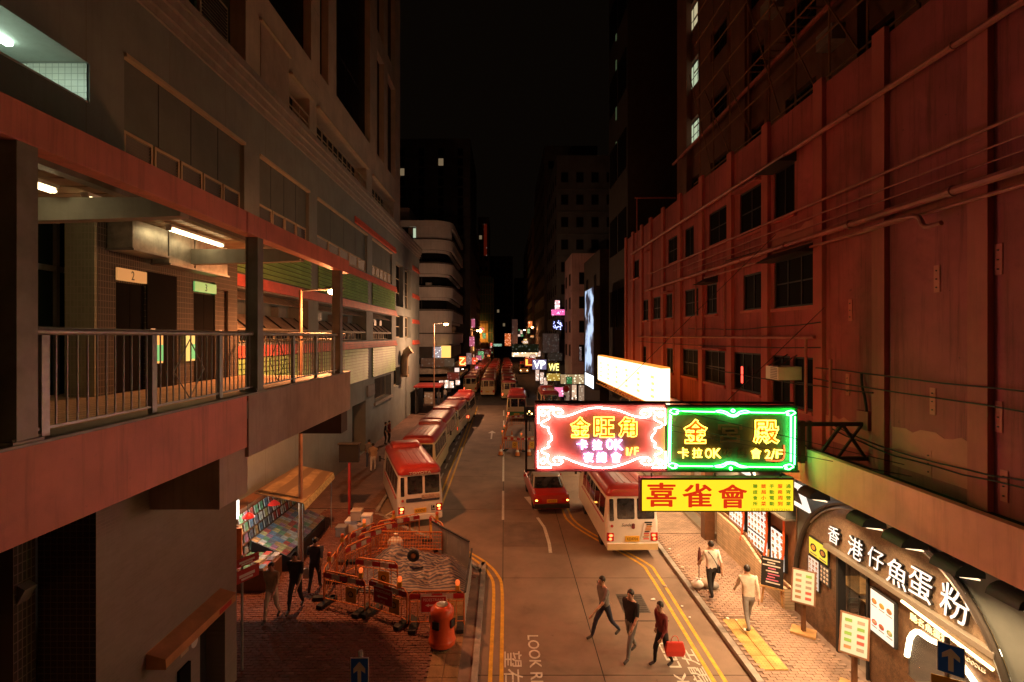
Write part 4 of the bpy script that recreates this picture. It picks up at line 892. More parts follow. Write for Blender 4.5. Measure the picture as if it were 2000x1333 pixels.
# third bay: step, shutter and pillar with green lamps
r3 = thing('closed_shop', 'closed shop with grilled door next to the lit green pillar', 'shop', (10,24,.1))
m = MB(); FS.wall(m, 20.2, 36.8, 0, 4.6, [(21.5,23.6,.1,2.6,.3),(25,28.5,.1,2.7,.3),(30,34,.1,2.7,.3)], .3); m.build('wall', mat('shop_brown',(.3,.2,.13),.6,var=.2), r3)
for (a,b) in [(21.5,23.6),(25,28.5),(30,34)]:
    for k in range(14): c = MB(); FS.box(c, a+.02,b-.02,.12+k*.175,.28+k*.175,-.2,-.15); c.build('shutter_slat', MATS['paint_grey'], r3)
m = MB(); FS.box(m, 20.6,36.5,0,.16,.003,.45); m.build('step', MATS['alu'], r3)
m = MB(); FS.box(m, 24.5,36,2.9,3.7,.003,.25); m.build('sign_band', glow('band_cream',(1,.78,.45),1.3), r3)
gp_ = thing('pillar_lamp', 'dark pillar sign with glowing pale green panels', 'sign', (8.15,20.5,.1))
MB().box(7.95,8.35,20.3,20.72,.1,4.6).build('pillar', MATS['wood_dark'], gp_, bevel=.01)
for (z0,z1) in ((1.75,2.15),(2.25,2.65),(3.3,4.4)): MB().box(7.9,8.36,20.25,20.3,z0,z1).build('green_panel', glow('pillar_green',(.45,1,.72),1.0), gp_)
# hooded floodlights under the ledge: each one really lights the shop front
def flood(y, x=7.75, z=4.22, label='black hooded floodlight hung under the pink canopy ledge', w=120, grp='floodlights under the canopy ledge'):
    t = thing('floodlight', label, 'floodlight', (x,y,z), grp)
    hood = []
    for s_ in (-.26,.26):
        hood.append([(x+.26*math.cos(a)-.02, y+s_, z+.20*math.sin(a)) for a in [R(-12+k*24) for k in range(9)]])
    m = MB(); m.prism(hood[0],hood[1]); m.build('hood', MATS['black'], t, smooth=True)
    m = MB().obb((x+.03,y,z-.06),(.17,0,-.03),(0,.2,0),(.0,0,.012)); m.build('lens', glow('flood_lens',(1,.72,.42),2,False), t)
    m = MB(); m.bar((x-.05,y,z+.15),(x-.05,y,4.66),.04); m.build('bracket', MATS['black'], t)
    ld = bpy.data.lights.new('flood', 'AREA'); ld.shape = 'RECTANGLE'; ld.size = .3; ld.size_y = .3; ld.energy = w; ld.color = (1,.60,.30); ld.spread = R(140)
    lo = bpy.data.objects.new('bulb', ld); COL.objects.link(lo); lo.parent = t
    lo.location = (.04,0,-.12); lo.rotation_euler = (0, R(12), 0)
for y,wh in ((7.7,'past the right foot of the mosaic arch'),(8.75,'above the end of the kitchen window'),(9.9,'above the last white character'),(10.95,'above the middle white characters'),(12.8,'above the first white character'),(14.6,'above the left shoulder of the arch'),(16.4,'above the restaurant lettering'),(18.4,'above the farthest menu board')): flood(y, label='black hooded floodlight under the ledge '+wh, w=35 if y < 8 else 120)
for y in (20.6,22.4,24.4,26.6,29,32): flood(y, 7.5, 4.22, 'black hooded floodlight under the ledge outside the closed shop', 105, 'floodlights outside the closed shop')  # row added to brighten the footway in front of the closed shop
# street lamps
def street_lamp(x, y, z, arm, label, w=LAMP_W, glowk=70, up=.16, colr=SODIUM):
    t = thing('street_lamp', label, 'street lamp', (x,y,.1), 'street lamps')
    m = MB(); m.tube([(x,y,.1),(x,y,1.5),(x,y,1.6),(x,y,z)], [.1,.1,.075,.06], 12); m.build('pole', MATS['rust_pole'], t, smooth=True)
    m = MB(); m.tube([(x,y,z-.03),(x+arm*.55,y,z+.02),(x+arm*.9,y,z)], .035, 8); m.build('arm', MATS['paint_grey'], t, smooth=True)
    hx = x+arm
    m = MB(); rings = []
    for (q,wd,h) in ((-.38,.05,.04),(-.3,.1,.09),(0,.13,.11),(.25,.11,.08),(.34,.04,.03)): rings.append([(hx+q*(1 if arm>0 else -1), y+wd*math.cos(a), z+.03+h*max(-.25,math.sin(a))) for a in [2*math.pi*k/12 for k in range(12)]])
    m.loft(rings); m.build('lantern', MATS['paint_grey'], t, smooth=True)
    m = MB(); m.ball((hx,y,z-.06),.24,.16,.12); m.build('bowl', glow('sodium_bowl',(1,.52,.16),glowk,False), t, smooth=True)
    for kind, k_ in (('SPOT', 1.0), ('POINT', up)):            # the reflector throws most of the light below the lantern
        ld = bpy.data.lights.new('sodium', kind); ld.energy = w*k_; ld.color = colr; ld.shadow_soft_size = .12
        if kind == 'SPOT': ld.spot_size = R(172); ld.spot_blend = .45
        lo = bpy.data.objects.new('bulb', ld); COL.objects.link(lo); lo.parent = t; lo.location = Vector((hx,y,z-.22))-Vector((x,y,.1))
mat('rust_pole',(.36,.2,.12),.5,.3,var=.2,scale=3)
street_lamp(-7.2,18.1,9.85,1.2,'tall street lamp with a star-bright bowl beside the news stall',LAMP_W*2.1,up=.22)
street_lamp(7.0,-7,10.2,-1.3,'street lamp behind the viewpoint on the restaurant side',LAMP_W*.18)  # unseen lamp added to light the footbridge fascia
street_lamp(-1.6,-9,10.2,1.2,'street lamp behind the viewpoint on the built-out footway',LAMP_W*.14)  # unseen lamp added to light the canopy ledge
street_lamp(-7.0,51,9.5,1.2,'street lamp standing beyond the minibus queue',LAMP_W*1.2,up=1.7,colr=(1,.50,.26))
street_lamp(-6.2,96,9.4,1.2,'far street lamp before the netted scaffold',LAMP_W*1.2)
street_lamp(7.2,108,10.2,-1.3,'far street lamp over the parked minibuses, right-hand kerb',LAMP_W)
street_lamp(7.2,150,10.2,-1.3,'farthest street lamp on the restaurant side of the road',LAMP_W)
# ---------------------------------------------------------------- neon signs over the road
SY = 12.3
def sp(u, v, d=0.): p = P(u, v, SY); return Vector((p.x, SY - d, p.z))
Z1 = lambda x, y: (1030 + x / 7.143, 780 + y / 7.143)
Z2 = lambda x, y: (1290 + x / 7.143, 780 + y / 7.143)
mat('board_red', (.32,.15,.105), .5, var=.12, scale=2.5, streak=.3, dirt=(.4,.05,.04))
mat('board_dark', (.10,.09,.045), .5, var=.2, scale=3, streak=.4)
mat('board_green', (.03,.32,.05), .5, var=.15, scale=3)
mat('letter_orange', (.80,.20,.02), .5, var=.1)
mat('letter_dead', (.26,.11,.05), .6, var=.2)
NP = glow('neon_pink', (1,.26,.25), 66); NY = glow('neon_yellow', (1,.60,.06), 7); NB = glow('neon_blue', (.55,.42,1), 20)
NG = glow('neon_green', (.06,1,.16), 22); NGW = glow('neon_greenwhite', (.10,1,.2), 20); NR = glow('neon_red', (1,.09,.06), 55)
ps = thing('pink_neon_sign', 'pink and red neon sign board with scrolled border and yellow characters', 'neon sign', sp(1170,917))
def panel(parent, u0,u1,v0,v1,t,m_,name='board'):
    a = sp(u0,v1); b = sp(u1,v0); return MB().box(a.x,b.x,SY,SY+t,a.z,b.z).build(name, m_, parent)
bd = panel(ps, 1048,1299,792,917,.22, MATS['board_red'])
fm = MB(); a = sp(1047,918); b = sp(1300,791)
for (x0,x1,z0,z1) in [(a.x-.02,b.x,b.z,b.z+.03),(a.x-.02,b.x,a.z-.03,a.z),(a.x-.03,a.x-.002,a.z,b.z)]: fm.box(x0,x1,SY-.06,SY+.24,z0,z1)
fm.build('frame', mat('frame_rust',(.10,.03,.025),.6,.3,var=.2), ps)
def neon(parent, pts, m_, r=.0135, d=.095, conv=Z1, closed=False, sm=5, name='neon_tube', mirror=None):
    q = [sp(*conv(*p), d) for p in pts]; q = smooth_curve(q, sm, closed) if sm else q
    MB().tube(q, r, 6, closed).build(name, m_, parent, smooth=True)
cx = 1028
def both(pts, **k):
    neon(ps, pts, NP, **k); neon(ps, [(2*cx-x, y+ (12 if y<500 else 2)) for x,y in pts], NP, **k)
both([(1028,108),(900,118),(780,142),(660,190),(560,222),(450,236),(385,222),(355,188),(372,150),(420,134),(475,150),(488,178),(460,192),(425,186)])
both([(300,235),(288,195),(300,160),(340,138),(420,128),(470,136)])
both([(300,238),(290,268),(205,312),(190,345),(225,372),(292,390),(288,432),(332,505),(330,560),(282,605),(300,655),(220,680),(193,712),(225,745),(292,765),(272,815),(292,872),(345,900),(440,896),(488,860),(470,842),(430,842)])
both([(1028,945),(900,936),(760,900),(650,862),(540,815),(460,798),(390,800),(358,832),(385,858)])
for (pts) in ([(150,330),(150,108),(370,108)],[(145,715),(145,938),(330,938)]):
    neon(ps, pts, NP, sm=0, r=.014); neon(ps, [(2*cx-x, y+(20 if y<500 else 5)) for x,y in pts], NP, sm=0, r=.014)
for (x,y) in ((215,188),(215,850),(2*cx-215,205),(2*cx-215,868)):
    neon(ps, [(x+34*math.cos(t*.785),y+34*math.sin(t*.785)) for t in range(8)], NP, closed=True, sm=3)
def nchar(parent, ch, conv, x0,x1,y0,y1, mfill, mtube, off=.03, r=.010, flat=True):
    u0,v0 = conv(x0,y0); u1,v1 = conv(x1,y1); c = sp((u0+u1)/2,(v0+v1)/2,.03); w,h = (u1-u0)*.0123,(v1-v0)*.0123
    f = None
    f = text('character', ch, mfill, parent, c, h, ext=.008, fit=(w*.94,h*.94), bold=min(off,.02)*h*1.1)
    if mtube: text('neon_outline', ch, mtube, f, c-Vector((0,.035,0)), h, tube=r, fit=(w,h), off=off)
    return f
for ch,x0,x1 in (('金',590,872),('旺',918,1210),('角',1255,1522)): nchar(ps, ch, Z1, x0,x1,238,532, MATS['letter_orange'], NY)
for ch,x0,x1,y0,y1 in (('卡',690,838,560,700),('拉',905,1040,565,705),('O',1100,1195,555,700),('K',1215,1330,560,705),('夜',780,920,738,875),('總',965,1105,735,878),('會',1165,1305,735,878)): nchar(ps, ch, Z1, x0,x1,y0,y1, NB, None, .015)
for ch,x0,x1,y0,y1 in (('1',1376,1402,675,780),('/',1418,1462,668,782),('F',1486,1545,665,775)): nchar(ps, ch, Z1, x0,x1,y0,y1, NY, None, .002)
# unseen far side of the board: red tubing added to redden the wall
for pts in ([(150,108),(700,150),(1028,108),(1400,150),(1900,108)],[(150,940),(700,900),(1028,945),(1400,900),(1900,940)],[(200,150),(330,505),(200,900)],[(1850,150),(1720,505),(1850,900)],[(600,300),(1500,300)],[(600,520),(1500,520)],[(700,640),(1400,640)]):
    neon(ps, pts, NR, d=-.28, r=.018)
gs = thing('green_neon_sign', 'dark neon sign with green border and yellow characters, one unlit', 'neon sign', sp(1428,917))
panel(gs, 1303,1552,797,917,.22, MATS['board_dark'])
a = sp(1302,918); b = sp(1553,796)
fm = MB()
for (x0,x1,z0,z1) in [(a.x,b.x+.02,b.z,b.z+.03),(a.x,b.x+.02,a.z-.03,a.z),(b.x+.002,b.x+.03,a.z,b.z)]: fm.box(x0,x1,SY-.06,SY+.24,z0,z1)
fm.build('frame', mat('frame_greenblack',(.02,.06,.025),.6,.3,var=.2), gs)
def pstrip(u0,u1,v0,v1): a_ = sp(u0,v1,.012); b_ = sp(u1,v0,.012); return MB().box(a_.x,b_.x,SY-.012,SY-.002,a_.z,b_.z).build('border_strip', MATS['board_green'], gs)
pstrip(1303,1552,797,811); pstrip(1303,1552,904,917); pstrip(1303,1309,811.2,903.8); pstrip(1543,1552,811.2,903.8)
def gn(pts, m_=NG, **k): neon(gs, pts, m_, conv=Z2, **k)
for pts in ([(112,200),(92,880)],[(1845,232),(1838,902)],[(255,160),(740,170)],[(1230,178),(1700,184)],[(235,918),(712,924)],[(1200,930),(1672,936)]): gn(pts, NGW, sm=0, r=.014)
gn([(1790,230),(1788,860)], sm=0, r=.02); gn([(130,215),(118,860)], sm=0, r=.012)
wing = [(752,158),(800,150),(850,155),(905,175),(940,200),(985,215),(1030,202),(1065,175),(1120,155),(1170,152),(1220,170)]
for dy,flip in ((0,1),):
    gn(wing, NGW); gn([(755,165),(810,178),(850,182),(900,205),(940,225),(990,236),(1045,225),(1080,200),(1130,188),(1215,178)], NGW)
    gn([(965,160),(970,142),(988,135),(1008,145),(1008,162),(988,172)], NGW, closed=True, sm=4)
    gn([(735,918),(790,910),(850,895),(900,870),(965,868),(1030,880),(1070,905),(1130,920),(1185,930)], NGW); gn([(740,928),(800,935),(860,925),(905,895),(960,885),(1010,900),(1060,925),(1110,938),(1185,935)], NGW)
    gn([(940,945),(960,935),(975,950),(965,970),(945,965)], NGW, closed=True, sm=4)
for (x,y,sx) in ((170,165,1),(1790,185,-1),(150,915,1),(1765,930,-1)):
    gn([(x-60*sx,y),(x-20*sx,y-32),(x+40*sx,y-25),(x+75*sx,y-5),(x+30*sx,y+5),(x+60*sx,y+25),(x,y+35),(x-35*sx,y+15)], NGW, closed=True, sm=4)
nchar(gs,'金',Z2,305,645,270,615,MATS['letter_orange'],NY,.035,.011); nchar(gs,'宮',Z2,790,1135,310,610,MATS['letter_dead'],None,.035); nchar(gs,'殿',Z2,1270,1645,285,620,MATS['letter_orange'],NY,.03,.011)
for ch,x0,x1,y0,y1,mf,mt in (('卡',235,390,670,825,0,1),('拉',435,580,675,822,0,1),('O',615,710,680,822,0,1),('K',725,840,680,820,0,1),('夜',860,1000,680,820,2,0),('總',1060,1200,680,820,2,0),('會',1250,1400,678,830,0,1),('2',1448,1525,698,830,0,1),('/',1530,1590,690,835,0,1),('F',1600,1695,698,825,0,1)):
    nchar(gs,ch,Z2,x0,x1,y0,y1,MATS['letter_dead'] if mf==2 else NY,None,.008)
gn([(1470,850),(1700,840),(1720,640)], glow('neon_red_dim',(1,.06,.02),5), r=.010, d=.02)
for pts in ([(110,160),(1840,185)],[(100,920),(1840,930)],[(110,160),(100,920)],[(1840,185),(1838,930)]): gn(pts, NG, d=-.28, sm=0, r=.014)
for pts in ([(300,400),(1650,400)],[(300,700),(1650,700)]): gn(pts, NR, d=-.28, sm=0, r=.014)
# steel carrying frame, truss to the wall and stay wires
cf = thing('sign_gantry', 'rusty steel gantry carrying the neon signs out from the red wall', 'sign bracket', (8.6,12.3,5.2))
mat('gantry', (.09,.06,.045), .6, .5, var=.25)
def gb(p,q,w=.06,name='gantry_bar'): m = MB(); m.bar(p,q,w); m.build(name, MATS['gantry'], cf)
zt, zb = sp(0,830).z, sp(0,898).z
gb((sp(1560,0).x,SY+.1,zt),(8.79,SY+.1,zt),.09); gb((sp(1555,0).x,SY+.1,zb),(8.79,SY+.1,zb),.09)
gb((sp(1570,0).x,SY+.1,zb-.1),(sp(1570,0).x,SY+.1,zt+.08),.12); gb((sp(1585,0).x,SY+.1,zb-.1),(sp(1585,0).x,SY+.1,zt+.08),.08)
gb((sp(1600,0).x,SY+.1,zb),(sp(1650,0).x,SY+.1,zt),.06); gb((sp(1650,0).x,SY+.1,zt),(8.75,SY+.1,zb),.06); gb((sp(1690,0).x,SY+.1,zt),(sp(1640,0).x,SY+.1,zb),.05)
lx = sp(1028,0).x; gb((lx,SY+.1,sp(0,925).z),(lx,SY+.1,sp(0,798).z),.05); gb((lx,SY+.1,sp(0,921).z),(sp(1565,0).x,SY+.1,sp(0,923).z),.05); gb((lx,SY+.1,sp(0,815).z),(sp(1046,0).x,SY+.1,sp(0,815).z),.045)
gb((sp(1045,0).x,SY+.14,sp(0,790).z+.05),(sp(1556,0).x,SY+.14,sp(0,793).z+.05),.05)
for (p,q) in [((sp(1180,0).x,SY+.1,6.6),(8.75,16.5,11.5)),((sp(1420,0).x,SY+.1,6.6),(8.75,14,9.0)),((sp(1100,0).x,SY-.08,6.62),(sp(1500,0).x,SY-.08,5.6)),((sp(1300,0).x,SY-.09,6.5),(8.75,11.2,5.4)),((sp(1310,0).x,SY-.07,5.95),(8.75,11.0,5.2))]:
    m = MB(); m.tube([p,q], .008, 5); m.build('stay_wire', MATS['cable'], cf)
# yellow lightbox
YY = 12.05
def yp(u,v,d=0.): p = P(u,v,YY); return Vector((p.x, YY-d, p.z))
ys_ = thing('yellow_sign', 'yellow lightbox sign with large red characters under the neon boards', 'sign', yp(1400,1000))
a = yp(1254,998); b = yp(1549,938)
MB().box(a.x-.03,b.x+.03,YY+.004,YY+.22,a.z-.03,b.z+.05).build('case', MATS['frame_rust'], ys_)
MB().box(a.x,b.x,YY-.004,YY+.003,a.z,b.z).build('face', glow('yellow_face',(1,.72,.02),1.15), ys_)
MB().box(a.x,b.x,YY+.222,YY+.226,a.z,b.z).build('rear_face', glow('yellow_face',(1,.72,.02),1.15), ys_)
YZ = lambda x,y: (1240+x/6.25, 925+y/6.25)
RC = glow('sign_red',(.85,.035,.005),.8,False); GC = glow('sign_green',(.12,.35,.01),.6,False)
def ych(ch,x0,x1,y0,y1,m_,off=.0):
    u0,v0 = YZ(x0,y0); u1,v1 = YZ(x1,y1); text('character', ch, m_, ys_, yp((u0+u1)/2,(v0+v1)/2,.008), (v1-v0)*.01205, ext=.002, fit=((u1-u0)*.01205*.96,(v1-v0)*.01205*.96), bold=off*(v1-v0)*.01205)
for ch,x0,x1,y0,y1 in (('喜',140,505,112,408),('雀',578,938,122,415),('會',1015,1368,132,425)): ych(ch,x0,x1,y0,y1,RC,.03)
for i,(colm,m_) in enumerate((('聯誼會所',GC),('競局小菜',RC),('手動電動',GC),('服務周到',RC),('通宵營業',GC))):
    for j,ch in enumerate(colm): x = 1438+i*101; y = 130+j*71; ych(ch,x,x+58,y,y+50,m_,.02)
u0,v0 = YZ(1415,424); u1,v1 = YZ(1895,458); text('lettering','訂座電話:27872766', glow('sign_olive',(.55,.38,.01),.7,False), ys_, yp((u0+u1)/2,(v0+v1)/2,.008), .07, ext=.002, fit=((u1-u0)*.01205,(v1-v0)*.01205))
for u in (1275,1400,1530): p = yp(u,938); MB().box(p.x-.015,p.x+.015,YY+.1,YY+.13,p.z+.05,sp(0,921).z).build('hanger', MATS['gantry'], ys_)
# long overexposed white billboard parallel to the road
WX = 6.9
wb = thing('white_billboard', 'long glaring white lightbox billboard with orange edge above the ledge', 'billboard', (WX+.2,30,5.2))
ya, yb = YX(1290,WX), YX(1168,WX); zt_, zb_ = CAMZ-.204*WX, CAMZ-.455*WX
MB().box(WX+.01,WX+.4,ya-.06,yb+.06,zb_-.06,zt_+.06).build('case', glow('orange_edge',(1,.30,.04),1.2), wb)
MB().box(WX-.01,WX+.009,ya,yb,zb_,zt_).build('face', glow('white_face',(1,.82,.48),2.6), wb)
MB().quad((WX,ya-.065,zb_),(WX+.4,ya-.065,zb_),(WX+.4,ya-.065,zt_),(WX,ya-.065,zt_)).build('end_face', glow('white_face',(1,.82,.48),2.6), wb)
for k in range(6):
    y = ya+1.2+k*(yb-ya-2.4)/5
    for q in range(4): MB().box(WX-.016,WX-.0101,y-.28+.05*(q%2),y+.28-.07*(q%3),zb_+.3+q*.3,zb_+.42+q*.3).build('faded_character_stroke', glow('billboard_char',(1,.78,.22),1.5,False), wb)
m = MB()
for (x,z) in ((WX+.05,zb_-.35),(WX+.6,zb_-.12)): m.bar((x,ya,z),(x,yb+1,z),.06)
for k in range(18): y = ya+(yb-ya)*k/17; m.bar((WX+.05,y,zb_-.35),(WX+.6,y+.4,zb_-.12),.04)
m.build('truss', mat('truss_yellow',(.6,.35,.1),.5,.3,var=.2), wb)
for y in (ya+1,(ya+yb)/2,yb-1): m = MB(); m.bar((WX+.3,y,zb_-.1),(7.4,y,5.0),.08); m.build('strut', MATS['gantry'], wb)
# tall LED screen beyond
sc_ = thing('tall_screen', 'tall narrow video screen glowing blue white beyond the billboard', 'screen', (7.3,44,4.9))
X_ = 7.0; y0_, y1_ = YX(1159,X_), YX(1143,X_)
MB().box(X_+.01,X_+.5,y0_-.1,y1_+.1,4.0,12.2).build('case', MATS['black'], sc_)
mm = bpy.data.materials.new('screen_face'); mm.use_nodes = True; n = mm.node_tree.nodes; L_ = mm.node_tree.links; b_ = n['Principled BSDF']
tc = n.new('ShaderNodeTexCoord'); no = n.new('ShaderNodeTexNoise'); no.inputs['Scale'].default_value = .55; no.inputs['Detail'].default_value = 3; L_.new(tc.outputs['Object'], no.inputs['Vector'])
cr = n.new('ShaderNodeValToRGB'); cr.color_ramp.elements[0].position = .46; cr.color_ramp.elements[0].color = (.01,.015,.03,1); cr.color_ramp.elements[1].position = .56; cr.color_ramp.elements[1].color = (.55,.72,1,1); L_.new(no.outputs['Fac'], cr.inputs[0])
L_.new(cr.outputs[0], b_.inputs['Emission Color']); b_.inputs['Emission Strength'].default_value = 1.1; b_.inputs['Base Color'].default_value = (.02,.02,.02,1)
MB().box(X_-.01,X_+.009,y0_,y1_,5.2,12.1).build('screen_face', mm, sc_)
MB().box(X_-.012,X_+.009,y0_,y1_,4.1,5.1).build('caption_panel', glow('caption_white',(.8,.9,1),2.5,False), sc_)
# ---------------------------------------------------------------- vehicles
mat('cream_paint', (.66,.50,.26), .35, 0, var=.07, scale=2, coat=.4)
mat('white_body', (.72,.68,.60), .35, 0, var=.06, scale=2, coat=.4)
mat('green_paint', (.04,.22,.05), .35, 0, var=.08, scale=2, coat=.4)
mat('red_roof', (.36,.035,.03), .38, 0, var=.12, scale=1.5, coat=.3)
mat('red_paint', (.40,.025,.02), .3, 0, var=.08, coat=.5)
mat('silver', (.50,.47,.42), .35, .4, var=.06, coat=.3)
mat('bus_glass', (.026,.025,.027), .06, 0, var=.75, scale=3.5, spec=.8)
mat('plate_yellow', (.75,.42,.03), .5, var=.05)
mat('lamp_red', (.45,.02,.015), .25, var=0)
mat('seat_grey', (.12,.1,.1), .8)
lamp_on = glow('tail_lit', (1,.10,.03), 7, False); lamp_amber = glow('tail_amber', (1,.38,.06), 9, False); head_on = glow('head_lit', (1,.7,.35), 8, False)
def rrect(w, y0, y1, r, z, n=5):
    out = []
    for (cx_,cy_,a0) in ((w-r,y1-r,0),(-w+r,y1-r,90),(-w+r,y0+r,180),(w-r,y0+r,270)):
        for k in range(n+1): a = R(a0+90*k/n); out.append((cx_+r*math.cos(a), cy_+r*math.sin(a), z))
    return out
BL = 6.0
def hw(z): return .99 if z < 1.3 else .99-(z-1.3)*.085
def yr_(z): return .02 if z < 1.25 else .02+(z-1.25)*.10
def yf_(z): return BL if z < 1.0 else BL-(z-1.0)*.28
def wheel(parent, x, y, r=.36, w=.2):
    s = 1 if x > 0 else -1
    m = MB(); m.lathe((x,y,r),[(r*.62,-w/2),(r*.95,-w/2),(r,-w*.35),(r,w*.35),(r*.95,w/2),(r*.62,w/2)],18,'x'); t = m.build('wheel', MATS['rubber'], parent, smooth=True)
    m = MB(); m.lathe((x+s*.01,y,r),[(r*.2,-w*.4),(r*.6,-w*.42),(r*.62,w*.40),(r*.3,w*.46),(r*.15,w*.5)],14,'x'); m.build('rim', MATS['steel'], t, smooth=True)
def make_minibus(body='cream_paint', lower=None, lit=(1,1), ad=None, plate='KE6763', text_roof=True, name='minibus'):
    t = thing(name, 'minibus', 'minibus')
    zs = [.32,.40,.62,.63,1.0,1.3,1.7,2.1,2.32]
    m = MB()
    m.mi(0).loft([rrect(hw(z)-(.05 if z<.36 else 0), yr_(z)+(.03 if z<.36 else 0), yf_(z), .16, z) for z in zs])
    b = m.build('body', [MATS[body]], t, smooth=True, angle=30)
    if lower:
        m = MB(); m.loft([rrect(hw(z)+.004, yr_(z)-.004, yf_(z)+.004, .16, z) for z in (.42,.6,.95)]); m.build('lower_panel', MATS[lower], b, smooth=True)
    m = MB(); m.loft([rrect(hw(2.32)+.03,yr_(2.32)-.05,yf_(2.32)+.03,.2,2.25),rrect(hw(2.32)+.035,yr_(2.32)-.055,yf_(2.32)+.03,.22,2.36),rrect(.87,.12,5.5,.25,2.5),rrect(.76,.24,5.35,.26,2.585),rrect(.5,.55,5.1,.25,2.62)]); rf = m.build('roof', MATS['red_roof'], t, smooth=True, angle=28)
    for x in (-.42,-.14,.14,.42): m = MB(); m.box(x-.025,x+.025,.6,4.0,2.60,2.635); m.build('roof_rib', MATS['red_roof'], rf)
    m = MB(); m.loft([rrect(.72,4.05,5.2,.12,2.58),rrect(.70,4.1,5.15,.14,2.74),rrect(.6,4.22,5.0,.14,2.79)]); m.build('roof_unit', MATS['red_roof'], rf, smooth=True)
    # side glazing
    for s in (-1,1):
        for (y0,y1) in ((.35,1.2),(1.28,2.13),(2.21,3.06),(3.14,3.95),(4.05,4.75)):
            m = MB(); x0, x1 = s*(hw(1.38)+.006), s*(hw(2.08)+.006)
            m.prism([(x0,y0,1.38),(x0,y1,1.38),(x1,y1,2.1),(x1,y0,2.1)],[(x0-s*.02,y0,1.38),(x0-s*.02,y1,1.38),(x1-s*.02,y1,2.1),(x1-s*.02,y0,2.1)]); m.build('side_window', MATS['bus_glass'], b)
        m = MB(); m.box(s*1.0-.03 if s<0 else .99, s*1.0+.01 if s<0 else 1.02, .3, 4.9, 1.22, 1.25); m.build('side_trim', MATS['red_roof'], b)
        m = MB(); m.bar((s*.95,5.3,1.75),(s*1.2,5.45,1.85),.03); m.box(s*1.2-.05,s*1.2+.05,5.43,5.48,1.65,1.95); m.build('mirror', MATS['black'], t)
    # rear glazing: one narrow pane and two larger ones
    def rq(x0,x1,z0,z1,m_,name,par,d=.008,th=.02):
        mm_ = MB(); y0, y1 = yr_(z0)-d, yr_(z1)-d; c_ = .03
        mm_.prism([(x0+c_,y0,z0),(x1-c_,y0,z0),(x1,y0+(y1-y0)*.06,z0+c_),(x1,y1-(y1-y0)*.06,z1-c_),(x1-c_,y1,z1),(x0+c_,y1,z1),(x0,y1-(y1-y0)*.06,z1-c_),(x0,y0+(y1-y0)*.06,z0+c_)],
                  [(x0+c_,y0+th,z0),(x1-c_,y0+th,z0),(x1,y0+(y1-y0)*.06+th,z0+c_),(x1,y1-(y1-y0)*.06+th,z1-c_),(x1-c_,y1+th,z1),(x0+c_,y1+th,z1),(x0,y1-(y1-y0)*.06+th,z1-c_),(x0,y0+(y1-y0)*.06+th,z0+c_)])
        return mm_.build(name, m_, par)
    rq(-.84,-.68,1.35,2.15,MATS['bus_glass'],'rear_window',b); rq(-.55,.10,1.42,2.17,MATS['bus_glass'],'rear_window',b); rq(.20,.84,1.42,2.17,MATS['bus_glass'],'rear_window',b)
    dr = rq(-.62,.155,.56,2.21,MATS[body],'rear_door',b,.004,.006)
    m = MB(); m.box(-.94,.94,-.06,.12,.30,.55); m.build('bumper', MATS[body], t, bevel=.03)
    m = MB(); m.box(-.9,.9,5.95,6.08,.30,.55); m.build('bumper', MATS['paint_grey'], t, bevel=.03)
    for s,on in ((-1,lit[0]),(1,lit[1])):
        m = MB(); m.box(s*.82-.13,s*.82+.13,-.012,.06,.62,.92); tl = m.build('tail_lamp', MATS['lamp_red'], t, bevel=.012)
        if on:
            m = MB(); m.ball((s*.82,-.014,.70),.055,.012,.05); m.build('lamp_bulb', lamp_on, tl)
            m = MB(); m.ball((s*.80,-.014,.83),.075,.014,.05); m.build('lamp_bulb', lamp_amber if on > 1 else lamp_on, tl)
        m = MB(); m.box(s*.72-.13,s*.72+.13,5.96,6.03,.72,.92); m.build('head_lamp', MATS['white'], t, bevel=.02)
    m = MB(); m.box(-.26,.26,-.02,.02,.60,.80); pl = m.build('number_plate', MATS['plate_yellow'], t)
    text('plate_lettering', plate, MATS['black'], pl, (0,-.022,.70), .12, ext=.001, fit=(.4,.1))
    if text_roof: text('badge','TOYOTA', MATS['white'], rf, (0,.055,2.31), .1, ext=.012, fit=(.95,.11))
    m = MB(); wy = [(x,yf_(1.25)+.006 if z==0 else yf_(2.15)+.006,1.25 if z==0 else 2.15) for z in (0,1) for x in (-.82,.82)]
    m.quad(wy[0],wy[1],wy[3],wy[2]); m.build('windscreen', MATS['bus_glass'], b)
    m = MB(); m.lathe((-.76,-.004,1.18),[(.055,-.006),(.055,.0)],14,'y'); m.build('route_disc', MATS['red_paint'], b)
    if ad == 'dark':
        rq(-.62,.84,1.08,1.24,mat('ad_dark',(.05,.05,.07),.5,var=.4,scale=7),'advert_panel',b,.010)
        rq(.05,.84,1.18,1.36,mat('ad_tan',(.45,.33,.25),.5,var=.3,scale=9),'advert_panel',b,.013)
        q = rq(.38,.68,.60,.98,MATS['white'],'advert_panel',b,.05); m = MB(); m.box(.46,.49,-.075,-.06,.68,.9); m.box(.46,.62,-.075,-.06,.68,.71); m.box(.52,.6,-.075,-.06,.78,.88); m.build('advert_mark', MATS['black'], q)
        m = MB(); m.box(-.94,.94,-.066,-.06,.34,.52); m.build('bumper_panel', MATS['white'], t); text('bumper_lettering','特別', MATS['wood_dark'], t, (-.62,-.069,.43), .1, ext=.001, fit=(.22,.1))
